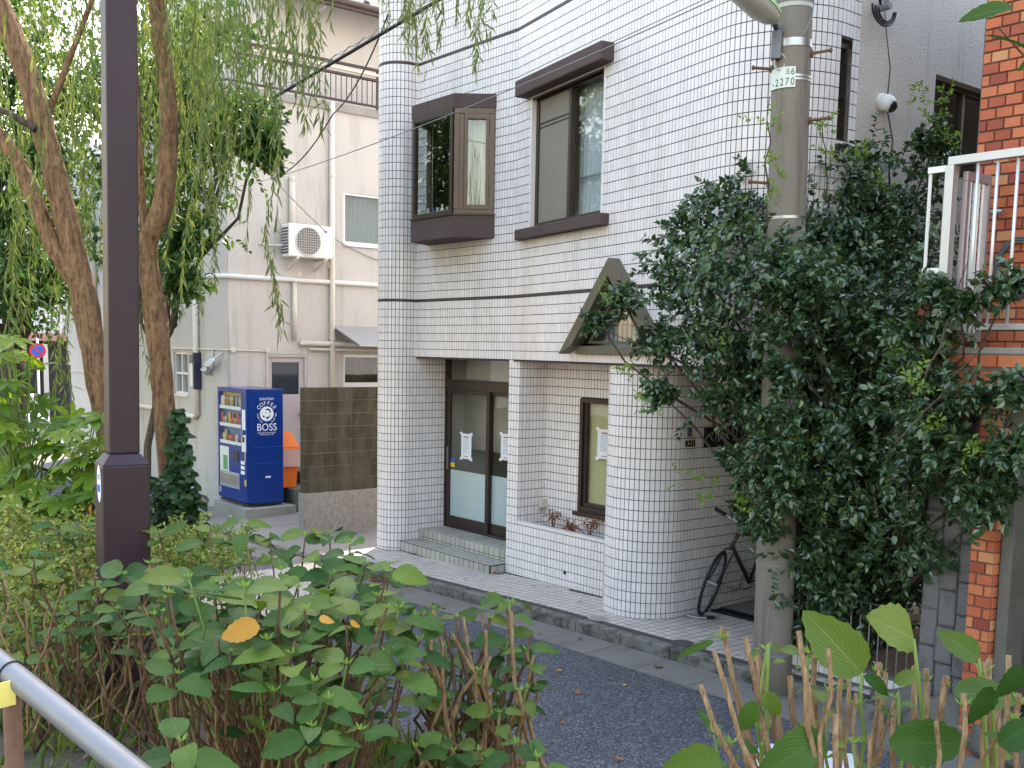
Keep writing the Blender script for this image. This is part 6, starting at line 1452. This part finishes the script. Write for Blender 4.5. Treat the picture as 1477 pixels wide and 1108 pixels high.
m = MB(); m.tube([py_(258, 860, WY - .2), py_(262, 740, WY - .17), py_(256, 650, WY - .13), py_(252, 590, WY - .12)], .012, 6); part('vine', m, 'bark_dark', iv)

# ---- broad-leaved trees further along the verge
def broad_tree(label, base, clusters, L, Wd, mat, seed, trunk_r=.14, dens=1., group='broadleaf trees behind the willows'):
    rg_ = np.random.default_rng(seed); t = thing('broadleaf_tree', label, 'tree', base, group); cl = []; top = Vector((0, 0, 0))
    for C, r_ in clusters: top += Vector(C)
    top /= len(clusters); fork = Vector((lerp(base.x, top.x, .4), lerp(base.y, top.y, .4), lerp(base.z, top.z, .55)))
    limb(base - Vector((0, 0, .15)), fork, trunk_r, trunk_r * .7, t, 'bark_dark', .03, name='trunk')
    for C, r_ in clusters:
        cl.append(sprays(C, r_, int(dens * (30 + 130 * r_)), 12, L, Wd, .25, .6, rng=rg_)); limb(fork, C, trunk_r * .45, .012, t, 'bark_dark', .08)
    V, F = join(cl); o = np_mesh('crown', V, F, mat, t); o['kind'] = 'stuff'; return t
def vb(px_, Y): p = py_(px_, 700, Y); p.z = on_verge(p.x, p.y); return p
cA = [(py_(x, y, Y), r_) for x, y, Y, r_ in [(10, 400, 11.5, .6), (-40, 300, 11.5, .8), (30, 330, 12.2, .5), (-20, 200, 12, .7), (60, 230, 12.5, .5), (30, 110, 12.5, .6), (-50, 80, 12, .8), (110, 140, 13, .5), (-30, 440, 11, .5), (65, 410, 12, .3), (10, 20, 12, .6), (85, 300, 12.5, .35)]]
broad_tree('dense dark-leaved tree behind the forked willow', vb(20, 11.8), cA, .085, .024, 'leaf_broad', 21, .2)
cB = [(py_(x, y, Y), r_) for x, y, Y, r_ in [(365, 190, 10.2, .26), (345, 165, 10.4, .25), (385, 215, 10.1, .16), (300, 210, 10.8, .4), (260, 300, 10.6, .4), (280, 150, 11, .5), (240, 170, 11, .5), (180, 250, 11, .5), (255, 400, 10.2, .25), (190, 350, 10.6, .4), (230, 60, 11.3, .6), (300, 60, 11.5, .5), (170, 130, 11.2, .5), (270, 345, 10.3, .25)]]
broad_tree('lighter broad-leaved tree behind the curving willow trunk', vb(196, 10.8), cB, .085, .026, 'leaf_broad', 22, .05, .7)

for k, (s_, o_) in enumerate(((-6.5, 6.4), (-9.5, 5.4), (-12.5, 6.6), (-16, 5.6))):   # row along the walkway, mirrored in the upper windows
    b = W(s_, o_, vz(s_, o_)); rg_ = random.Random(60 + k)
    cl_ = [(b + Vector((rg_.gauss(0, 1.), rg_.gauss(0, 1.), rg_.uniform(3.2, 9.0))), rg_.uniform(.8, 1.2)) for i in range(11)]
    broad_tree(['tall leafy walkway tree next to the dense dark-leaved tree', 'tall leafy walkway tree second past the dense dark-leaved tree', 'tall leafy walkway tree third past the dense dark-leaved tree', 'tall leafy tree at the far end of the walkway row'][k], b, cl_, .15, .042, 'leaf_broad', 70 + k, .17, .42, group='tall trees along the walkway')
# ---- fatsia with palmate leaves
def palmate(lobes=8, seed=0):
    rg_ = random.Random(seed); V = [(0, 0, 0)]; F = []
    span = R(285)
    for k in range(lobes):
        a = -span / 2 + span * k / (lobes - 1); L = (.62 + .38 * math.cos(a * .55)) * rg_.uniform(.92, 1.05); w = .115 * L + .02; c, s_ = math.cos(a), math.sin(a); b = len(V)
        for (u, v_, z) in ((.36, 1.1, .03), (.36, -1.1, .03), (.70, 1.25, -.02), (.70, -1.25, -.02), (1., 0, -.14), (.36, 0, -.01), (.7, 0, -.06)):
            x, y = u * L, v_ * w; V.append((x * c - y * s_, x * s_ + y * c, z + .06 * u))
        F += [(0, b + 5, b), (0, b + 1, b + 5), (b, b + 5, b + 6, b + 2), (b + 5, b + 1, b + 3, b + 6), (b + 2, b + 6, b + 4), (b + 6, b + 3, b + 4)]
    return mesh_of('leaf', V, F, 'leaf_fatsia')
PM = [palmate(8, 1), palmate(7, 2), palmate(9, 3)]
def frame(P, D, U, sc):
    D = D.normalized(); Y_ = U.cross(D).normalized(); Z_ = D.cross(Y_); return Matrix(((D.x * sc, Y_.x * sc, Z_.x * sc, P.x), (D.y * sc, Y_.y * sc, Z_.y * sc, P.y), (D.z * sc, Y_.z * sc, Z_.z * sc, P.z), (0, 0, 0, 1)))
RF = random.Random(31)
for label, cx_, Y0, spots in (('fatsia shrub with big glossy palmate leaves below the forked willow', 40, 7.2, [(10, 490), (25, 520), (5, 540), (45, 540), (20, 565), (-25, 500), (-20, 560), (30, 600), (60, 590), (0, 610), (75, 610), (45, 640), (90, 630), (15, 650), (60, 665), (-20, 640), (35, 690), (85, 680), (0, 700), (55, 720), (100, 650), (-30, 690)]),
                              ('smaller fatsia shrub with pale leaves beside the lamp post', 115, 7.0, [(115, 600), (135, 640), (105, 640), (140, 610), (125, 665), (95, 700), (140, 690), (110, 720), (85, 730), (130, 740), (100, 610), (150, 655)])):
    b = py_(cx_, 760, Y0); b.z = on_verge(b.x, b.y); t = thing('fatsia_shrub', label, 'shrub', b, 'fatsia shrubs under the willows')
    for k, (x, y) in enumerate(spots * 2):
        x += RF.gauss(0, 12); y += RF.gauss(0, 14) + (12 if k >= len(spots) else 0); P = py_(x, y, Y0 + RF.uniform(-.45, .35)); out = (P - b); out.z = 0
        D = (out.normalized() * .6 + Vector((RF.gauss(0, .5), RF.gauss(0, .5) - .35, -.25))).normalized(); U = Vector((RF.gauss(0, .3), -.35 + RF.gauss(0, .3), 1)).normalized()
        sc = RF.uniform(.15, .22); inst('leaf', PM[k % 3], t, frame(P, D, U, sc))
        m = MB(); m.tube([P, P.lerp(b + Vector((0, 0, .6)), .35) - Vector((0, 0, .03)), b + Vector((RF.gauss(0, .06), RF.gauss(0, .06), .5))], [.004, .006, .008], 5); part('stalk', m, 'stem_green', t)
    for k in range(3): limb(b - Vector((0, 0, .05)), b + Vector((RF.gauss(0, .2), RF.gauss(0, .2), .75)), .025, .015, t, 'bark_dark', .05, name='stem')

# ---- hydrangeas
def hyd_leaf(seed, mat, droop=.22, w=.62):
    rg_ = random.Random(seed); nu, nv = 12, 5; V = []; UV = []; tw = rg_.uniform(-.5, .5)
    for i in range(nu + 1):
        u = i / nu; half = w / 2 * (math.sin(math.pi * min(1, (u * .93 + .07)) ** .82) ** .8) * (1 if i < nu else 0)
        if i == 0: half = .02
        for j in range(nv):
            v_ = -1 + 2 * j / (nv - 1); ser = 1 + (.06 if i % 2 else -.05) * (abs(v_) == 1); x = u + (.015 if i % 2 else 0) * (abs(v_) == 1)
            z = -droop * u * u + abs(v_) * half * .22 - (.05 * math.sin(u * 9 + abs(v_) * 2) * abs(v_) * half) + rg_.uniform(-.005, .005) + tw * v_ * half * u
            V.append((x, v_ * half * ser, z)); UV.append((u, v_))
    F = []
    for i in range(nu):
        for j in range(nv - 1): a = i * nv + j; F.append((a, a + nv, a + nv + 1, a + 1))
    me = mesh_of('leaf', V, F, mat, True); ul = me.uv_layers.new(name='UVMap')
    for lp_ in me.loops: ul.data[lp_.index].uv = UV[lp_.vertex_index]
    return me
HL_ = {m_: [hyd_leaf(s_, m_, d_, w_) for s_, d_, w_ in ((1, .18, .64), (2, .30, .58), (3, .10, .70), (4, .42, .60), (5, .55, .55), (6, -.05, .62), (7, .25, .5))] for m_ in ('leaf_hydrangea', 'leaf_hydrangea_pale', 'leaf_yellow')}
def bud_mesh():
    V = []; F = []
    for k in range(6):
        a = k * 1.05 + .2 * (k % 2); el = .5 + .5 * (k % 3) * .4; d = Vector((math.cos(a), math.sin(a), el)).normalized(); s_ = d.cross(Z3).normalized(); b = len(V); l = 1. - .25 * (k % 2)
        V += [(0, 0, 0), tuple(d * l * .5 + s_ * .16), tuple(d * l + Vector((0, 0, .12))), tuple(d * l * .5 - s_ * .16)]; F.append((b, b + 1, b + 2, b + 3))
    return mesh_of('bud', V, F, 'leaf_sprout')
BUD = bud_mesh()
def cane(par, base, top, r0, r1, mat, rr, wob=.03):
    m = MB(); n = 6; pts = []
    for i in range(n + 1):
        t = i / n; q = base.lerp(top, t); w = wob * math.sin(t * 3.1416) ; pts.append(q + Vector((rr.uniform(-w, w), rr.uniform(-w, w), 0)))
    m.tube(pts, [lerp(r0, r1, i / n) for i in range(n + 1)], 7); return part('cane', m, mat, par, smooth_=True)
def whorl(par, P, rr, size, pairs=2, pale=.1, az=None, updir=None, lift=.15):
    a0 = rr.uniform(0, 6.28) if az is None else az
    for k in range(pairs):
        for h in (0, 1):
            a = a0 + math.pi * h + k * 1.571 + rr.gauss(0, .18); el = lift + .25 * (k == pairs - 1) * 1 - .18 * k + rr.gauss(0, .16); D = Vector((math.cos(a) * math.cos(el), math.sin(a) * math.cos(el), math.sin(el)))
            U = (Vector((rr.gauss(0, .22), rr.gauss(0, .22) - .45, 1))).normalized(); sc = size * rr.uniform(.72, 1.1) * (.8 if k == pairs - 1 and pairs > 2 else 1)
            mt = 'leaf_hydrangea_pale' if rr.random() < pale else 'leaf_hydrangea'; q = P - Z3 * (.035 * k) + D * .02
            inst('leaf', rr.choice(HL_[mt]), par, frame(q, D, U, sc))
    inst('bud', BUD, par, Matrix.Translation(P + Z3 * .004) @ Matrix.Rotation(rr.uniform(0, 6.28), 4, 'Z') @ Matrix.Scale(rr.uniform(.022, .034), 4))
def hydrangea(label, spots, center, rr, ncut, cutbox, size=(.10, .135), pale=.12, canemat='cane_dark', cr=(.006, .004), extra=0):
    b = Vector(center); b.z = on_verge(b.x, b.y); t = thing('hydrangea', label, 'hydrangea', b, 'hydrangea bushes along the walkway')
    for (x, y, Y) in spots:
        P = py_(x, y, Y); g_ = Vector((lerp(P.x, b.x, .55) + rr.gauss(0, .08), lerp(P.y, b.y, .5) + rr.gauss(0, .1), 0)); g_.z = on_verge(g_.x, g_.y) - .03
        cane(t, g_, P, cr[0], cr[1] * .8, canemat if rr.random() < .8 else 'stem_green', rr, .05); whorl(t, P, rr, rr.uniform(*size), rr.choice([2, 2, 3]), pale)
        if rr.random() < .7:   # a lower leaf pair on the same cane
            q = g_.lerp(P, rr.uniform(.6, .85)); whorl(t, q, rr, size[0] * .9, 1, pale * 1.5)
    for i in range(ncut):
        x = rr.uniform(*cutbox[0]); y = rr.uniform(*cutbox[1]); P = py_(x, y, rr.uniform(*cutbox[2])); g_ = Vector((lerp(P.x, b.x, .5) + rr.gauss(0, .12), lerp(P.y, b.y, .45) + rr.gauss(0, .12), 0)); g_.z = on_verge(g_.x, g_.y) - .03
        cane(t, g_, P, cr[0] * rr.uniform(.8, 1.2), cr[1], rr.choice([canemat, 'cane', 'cane_dark']), rr, .04)
        if rr.random() < .3: inst('bud', BUD, t, Matrix.Translation(P) @ Matrix.Rotation(rr.uniform(0, 6.28), 4, 'Z') @ Matrix.Scale(rr.uniform(.015, .03), 4))
    return t
RH = random.Random(77); RX = random.Random(78)
c1 = py_(380, 1000, 3.4)
h1 = hydrangea('large leafy hydrangea bush in front of the vending machine', [(300, 770, 4.4), (350, 755, 4.5), (440, 775, 4.2), (505, 785, 4.0), (475, 770, 4.3), (560, 835, 3.7), (480, 830, 3.7), (405, 825, 3.8), (330, 835, 4.0), (265, 845, 3.9), (215, 815, 4.2), (180, 830, 3.9), (300, 885, 3.4), (370, 880, 3.2), (440, 880, 3.1), (520, 890, 3.1), (575, 880, 3.2), (350, 950, 2.95), (420, 945, 2.9), (500, 960, 2.9), (560, 945, 3.0), (450, 1050, 2.65), (520, 1055, 2.65), (262, 1072, 2.2), (300, 930, 3.1), (480, 905, 3.1), (545, 862, 3.4), (605, 925, 3.2), (240, 900, 3.5), (170, 880, 3.6), (395, 1000, 2.8), (455, 985, 2.8), (230, 770, 4.7), (390, 780, 4.4), (530, 815, 3.8), (580, 960, 3.0), (420, 905, 3.05), (385, 925, 2.95), (335, 915, 3.1), (490, 870, 3.3), (430, 850, 3.5), (545, 915, 3.05), (600, 890, 3.3), (140, 850, 3.9), (475, 1010, 2.75), (360, 855, 3.6)] + [(RX.uniform(230, 565), RX.uniform(810, 1000), RX.uniform(2.9, 4.0)) for i in range(26)], (c1.x, c1.y, 0), RH, 70, ((190, 560), (850, 1020), (2.9, 3.9)), size=(.10, .15), pale=.34)
for (x, y, Y, az, sc) in ((375, 905, 2.95, 3.5, .115), (505, 900, 3.0, 1.2, .05), (460, 893, 3.0, .8, .05)):
    P = py_(x, y, Y); inst('leaf', HL_['leaf_yellow'][0], h1, frame(P, Vector((math.cos(az), math.sin(az) * .4, -.15)), Vector((.1, -.75, .8)), sc))
c0 = py_(110, 1000, 4.3)
hydrangea('sparse hydrangea with thin pale stems around the lamp post', [q for q in [(RX.uniform(-10, 235), RX.uniform(790, 980), RX.uniform(3.9, 4.6)) for i in range(30)] if not (115 < q[0] < 235 and q[1] < 880)] + [(RX.uniform(60, 190), RX.uniform(735, 800), RX.uniform(4.9, 5.4)) for i in range(8)], (c0.x, c0.y, 0), RX, 40, ((0, 260), (800, 980), (3.8, 4.6)), size=(.06, .10), pale=.5)
c2 = py_(680, 1100, 3.7)
hydrangea('half-pruned hydrangea with upright canes beside the road', [(625, 880, 3.9), (695, 880, 3.8), (735, 872, 3.8), (640, 935, 3.8), (735, 920, 3.7), (690, 975, 3.6), (760, 995, 3.5), (615, 1000, 3.5), (720, 1030, 3.4), (655, 1085, 3.2), (745, 1075, 3.1), (775, 1095, 3.0), (600, 1080, 3.1), (700, 935, 3.7), (650, 1010, 3.5), (760, 940, 3.6), (690, 1085, 3.2), (630, 965, 3.7)], (c2.x, c2.y, 0), random.Random(5), 46, ((600, 770), (870, 1060), (3.3, 3.9)), size=(.09, .125), pale=.25, cr=(.009, .006), canemat='cane')
c3 = py_(1200, 1250, 2.3)
RR3 = random.Random(9)
h3 = hydrangea('pruned hydrangea with thick bare cut canes and a few holed leaves', [(1055, 1075, 2.3), (1105, 940, 2.45), (1165, 945, 2.4), (1230, 1075, 2.2), (1290, 1010, 2.3), (1030, 1060, 2.4), (1460, 1040, 2.1), (1195, 1000, 2.35)], (c3.x, c3.y, 0), RR3, 0, None, size=(.04, .06), pale=.9, cr=(.006, .004), canemat='cane')
b3 = Vector((c3.x, c3.y, on_verge(c3.x, c3.y) - .03))
for (x, y, w_, bx) in [(1010, 988, 9, 1160), (1042, 905, 8, 1150), (1075, 920, 9, 1160), (1092, 935, 11, 1165), (1030, 940, 8, 1170), (1140, 975, 10, 1180), (1176, 935, 9, 1190), (1195, 935, 8, 1195), (1215, 950, 8, 1200), (1152, 910, 9, 1215), (1165, 985, 9, 1190), (1268, 955, 9, 1240), (1278, 970, 8, 1225), (1320, 960, 10, 1300), (1336, 965, 9, 1330), (1365, 975, 11, 1310), (1420, 955, 10, 1410), (1427, 950, 11, 1425), (1455, 945, 9, 1430), (1290, 1020, 9, 1290), (1235, 1000, 7, 1230), (1120, 1010, 9, 1150), (1100, 1035, 8, 1140), (1205, 1030, 10, 1200), (1180, 1060, 9, 1190), (1255, 1060, 7, 1250), (1390, 1000, 9, 1380), (1440, 1010, 11, 1440), (1470, 1000, 10, 1450), (1350, 1040, 8, 1330), (1225, 965, 7, 1215), (1060, 985, 7, 1150), (1310, 1065, 7, 1300), (1070, 1050, 8, 1140)]:
    Y = 2.25 + RR3.uniform(-.12, .3); P = py_(x, y, Y); g_ = py_(bx, 1330, Y - .1); r_ = w_ / 2 / F_PX * Y; cane(h3, g_, P, r_ * 1.1, r_ * .9, 'cane', RR3, .02)
    if RR3.random() < .35: inst('bud', BUD, h3, Matrix.Translation(P - Z3 * .03) @ Matrix.Rotation(RR3.uniform(0, 6.28), 4, 'Z') @ Matrix.Scale(RR3.uniform(.02, .04), 4))
def img_leaf(par, x0, y0, x1, y1, Y, wr, mat, toward=.5, dY=0., bow=None, k=0, wd=None):
    """one leaf from its base pixel to its tip pixel, face turned partly to the camera"""
    A_, B_ = py_(x0, y0, Y), py_(x1, y1, Y + dY); D = B_ - A_; U = Vector((0, -toward, 1 - toward)) + Vector((.15, 0, 0)) ; sc = D.length; M = frame(A_, D, U, 1)
    S = Matrix.Diagonal((sc, sc * wr / .62, sc, 1)); inst('leaf', HL_[mat][k], par, M @ S)
img_leaf(h3, 1243, 972, 1166, 884, 2.3, .56, 'leaf_hydrangea_pale', .97, 0, k=0); img_leaf(h3, 1318, 922, 1256, 886, 2.35, .75, 'leaf_hydrangea_pale', .5, -.04, k=2); img_leaf(h3, 1412, 950, 1358, 910, 2.3, .5, 'leaf_hydrangea_pale', .8, 0, k=0)
img_leaf(h3, 1190, 1062, 1100, 1112, 2.15, .55, 'leaf_hydrangea', .55, -.05, k=3); img_leaf(h3, 1282, 1070, 1415, 1075, 2.15, .55, 'leaf_hydrangea', .75, 0, k=1); img_leaf(h3, 1375, 1000, 1480, 1000, 2.2, .45, 'leaf_hydrangea_pale', .5, 0, k=1); img_leaf(h3, 1475, 960, 1440, 1010, 2.1, .6, 'leaf_hydrangea', .8, 0, k=0)
img_leaf(h3, 1245, 975, 1290, 1000, 2.3, .4, 'leaf_hydrangea', .6, 0, k=1); img_leaf(h3, 1030, 925, 975, 945, 2.35, .2, 'leaf_hydrangea_pale', .6, 0, k=3); img_leaf(h3, 1040, 1095, 955, 1110, 2.2, .6, 'leaf_hydrangea', .7, 0, k=0); img_leaf(h3, 1290, 985, 1330, 968, 2.35, .5, 'leaf_hydrangea', .6, 0, k=0); img_leaf(h3, 1100, 1000, 1130, 1035, 2.3, .6, 'leaf_hydrangea', .8, 0, k=1); img_leaf(h3, 1440, 1075, 1500, 1040, 2.0, .6, 'leaf_hydrangea', .7, 0, k=0)
img_leaf(h3, 1085, 1010, 1075, 1060, 2.25, .6, 'leaf_hydrangea', .8, 0, k=1); img_leaf(h3, 1430, 990, 1400, 1050, 2.15, .55, 'leaf_hydrangea', .8, 0, k=0)
for (x0, y0, x1, y1) in ((1250, 1130, 1243, 970), (1345, 1100, 1318, 922), (1425, 1050, 1412, 950), (1100, 1050, 1108, 930), (1300, 1140, 1296, 1005), (1445, 1120, 1430, 985)):
    Y = 2.3; cane(h3, py_(x0, y0 + 120, Y), py_(x1, y1, Y), .006, .004, 'stem_green', RR3, .01)
# ---- overhanging twig, top right
og = thing('overhanging_twig', 'twig with long holed leaves hanging into the upper right corner', 'twig', py_(1520, 100, 1.8))
m = MB(); m.tube([py_(1640, 40, 1.9), py_(1520, 70, 1.8), py_(1478, 82, 1.8), py_(1440, 40, 1.8)], [.006, .004, .002, .001], 6); part('stem', m, 'cane_dark', og)
def img_leaf2(x0, y0, x1, y1, Y, wr, mat, k): img_leaf(og, x0, y0, x1, y1, Y, wr, mat, .55, 0, k=k)
img_leaf2(1462, 12, 1386, 20, 1.8, .28, 'leaf_hydrangea_pale', 0); img_leaf2(1510, 92, 1440, 30, 1.8, .3, 'leaf_hydrangea', 1); img_leaf2(1530, 60, 1470, 95, 1.8, .3, 'leaf_hydrangea', 0)
# ---- low yellow-green shrubs and cut stems on the left verge
RS = np.random.default_rng(3)
for label, spots, L, Wd, mat, seed in (('low yellow-green small-leaved shrub left of the lamp post', [(20, 775, 5.6, .2), (70, 785, 5.6, .2), (-20, 810, 5.3, .25), (40, 825, 5.2, .25), (100, 815, 5.3, .2), (10, 870, 4.9, .26), (80, 870, 5.0, .24), (130, 800, 5.6, .15), (120, 840, 5.0, .22), (-20, 900, 4.6, .3), (50, 900, 4.7, .26), (110, 900, 4.7, .22)], .032, .008, 'leaf_small', 1),
                                      ('low shrub of fine twigs behind the leafy hydrangea', [(230, 785, 6.2, .13), (280, 790, 6.0, .15), (330, 795, 5.8, .14), (215, 820, 5.6, .15), (260, 825, 5.4, .15), (310, 830, 5.3, .15)], .035, .007, 'leaf_small', 2)):
    b = py_(spots[0][0], 900, spots[0][2]); b.z = on_verge(b.x, b.y); t = thing('low_shrub', label, 'shrub', b, 'low shrubs on the verge'); cl = []
    for (x, y, Y, r_) in spots:
        C = py_(x, y, Y); cl.append(sprays(C, r_, 60, 11, L, Wd, .1, .8, rng=RS, upb=.9)); g_ = Vector((C.x, C.y, on_verge(C.x, C.y)))
        for k in range(5): cane(t, g_ + Vector((rnd.gauss(0, .12), rnd.gauss(0, .12), 0)), C + Vector((rnd.gauss(0, r_ * .6), rnd.gauss(0, r_ * .5), rnd.uniform(0, r_ * .9))), .005, .003, 'cane', rnd, .05)
    V, F = join(cl); o = np_mesh('foliage', V, F, mat, t); o['kind'] = 'stuff'
# ---- grass, leaf litter
n = 26000; s_ = RS.uniform(-4, 11.5, n); o_ = RS.triangular(4.2, 5.6, 8.6, n); keep = RS.random(n) < .35 + .65 * (np.sin(s_ * 1.9) * np.cos(o_ * 2.3 + s_) > -.2)
s_, o_ = s_[keep], o_[keep]; z_ = np.array([vz(a, b) for a, b in zip(s_, o_)])
P = np.stack([A0.x + dA.x * s_ + nA.x * o_, A0.y + dA.y * s_ + nA.y * o_, z_ - .01], 1); n = len(P); ok = P[:, 1] > .9; P = P[ok]; n = len(P)
V, F = leaf_cloud(P, RS.normal(size=(n, 3)) * .45 + np.array([0, 0, 1.]), RS.normal(size=(n, 3)) + np.array([0, -1, 0]), RS.uniform(.05, .20, n), RS.uniform(.002, .0045, n), .3, .35)
o = np_mesh('grass', V, F, 'grass_blade'); tag(o, 'mixed grass and weeds growing on the sloping verge', 'grass', kind='stuff')
n = 2600; s_ = RS.uniform(-4, 11.5, n); o_ = RS.uniform(4.3, 8.6, n); z_ = np.array([vz(a, b) for a, b in zip(s_, o_)]); P = np.stack([A0.x + dA.x * s_ + nA.x * o_, A0.y + dA.y * s_ + nA.y * o_, z_ + .015], 1)
V, F = leaf_cloud(P, RS.normal(size=(n, 3)) * np.array([1, 1, .25]), RS.normal(size=(n, 3)) * .3 + np.array([0, 0, 1.]), RS.uniform(.03, .07, n), RS.uniform(.01, .022, n), .3, .2)
o = np_mesh('leaf_litter', V, F, 'litter'); tag(o, 'dry fallen leaves scattered over the verge soil', 'leaf litter', kind='stuff')
# ---- fallen leaves on road, gutter and sidewalk
DL = hyd_leaf(8, 'leaf_dead', -.25, .6); DY = HL_['leaf_yellow'][2]; GL_ = HL_['leaf_hydrangea_pale'][3]
def surf(P):
    s, o = AB(P.x, P.y)
    if o < ko(s): return tilt(s) + .004
    if o < ko(s) + .125: return tilt(s) + .002
    if o < ko(s) + .57: return tilt(s) - .104
    return tilt(s) - .118
for (x, y, sc, me, lab) in [(835, 1002, .06, DL, 'orange dead leaf on the open asphalt'), (806, 969, .05, DY, 'pale yellow leaf on the asphalt'), (833, 920, .055, DL, 'orange dead leaf on the gutter slab'), (777, 912, .04, DL, 'small brown leaf on the gutter slab'), (945, 963, .10, GL_, 'crumpled green leaf lying in the gutter'), (952, 973, .035, DL, 'brown leaf fragment beside the crumpled green leaf'), (773, 847, .05, DL, 'brown leaf on the sidewalk in front of the planter'), (788, 849, .04, DL, 'brown leaf on the tiles near the planter drain hole'), (833, 870, .05, DL, 'orange leaf on the sidewalk left of the pillar'), (865, 881, .05, DL, 'orange leaf at the foot of the pillar'), (725, 826, .07, DL, 'brown leaves against the end of the lower step'), (715, 829, .05, DL, 'curled leaf at the corner of the lower step'), (593, 800, .05, DL, 'brown leaf in front of the lower step'), (994, 902, .03, DL, 'small red leaf near the bicycle lock'), (902, 990, .03, DY, 'tiny yellow leaf on the asphalt'), (810, 1045, .04, DL, 'faded leaf on the asphalt beside the pruned hydrangea'), (900, 1096, .06, DL, 'orange leaf near the white road marking'), (925, 995, .04, DL, 'small brown leaf on the asphalt below the crumpled green leaf'), (1100, 880, .04, DL, 'brown leaf beside the utility pole foot'), (674, 838, .035, DL, 'small leaf on the sidewalk below the door')]:
    P = pz(x, y, .0); P = pz(x, y, surf(P)); P.z = surf(P) + .006; a = rnd.uniform(0, 6.28)
    o = inst('fallen_leaf', me, None, frame(P, Vector((math.cos(a), math.sin(a), .05)), Vector((rnd.gauss(0, .15), rnd.gauss(0, .15), 1)), sc * 1.25)); tag(o, lab, 'leaf', 'fallen leaves on the street')
n = 220; P = []
for i in range(n):
    s = RS.uniform(.2, 1.5); o_ = ko(s) + .13 + abs(RS.normal(0, .11)); P.append((*W(s, o_)[:2], tilt(s) - .103 + RS.uniform(0, .02)))
P = np.array(P); V, F = leaf_cloud(P, RS.normal(size=(n, 3)) * np.array([1, 1, .2]), RS.normal(size=(n, 3)) * .3 + np.array([0, 0, 1.]), RS.uniform(.03, .07, n), RS.uniform(.01, .02, n), .3, .2)
o = np_mesh('gutter_leaves', V, F, 'leaf_dead_small'); tag(o, 'drift of brown leaves gathered in the gutter below the steps', 'leaf litter', kind='stuff')
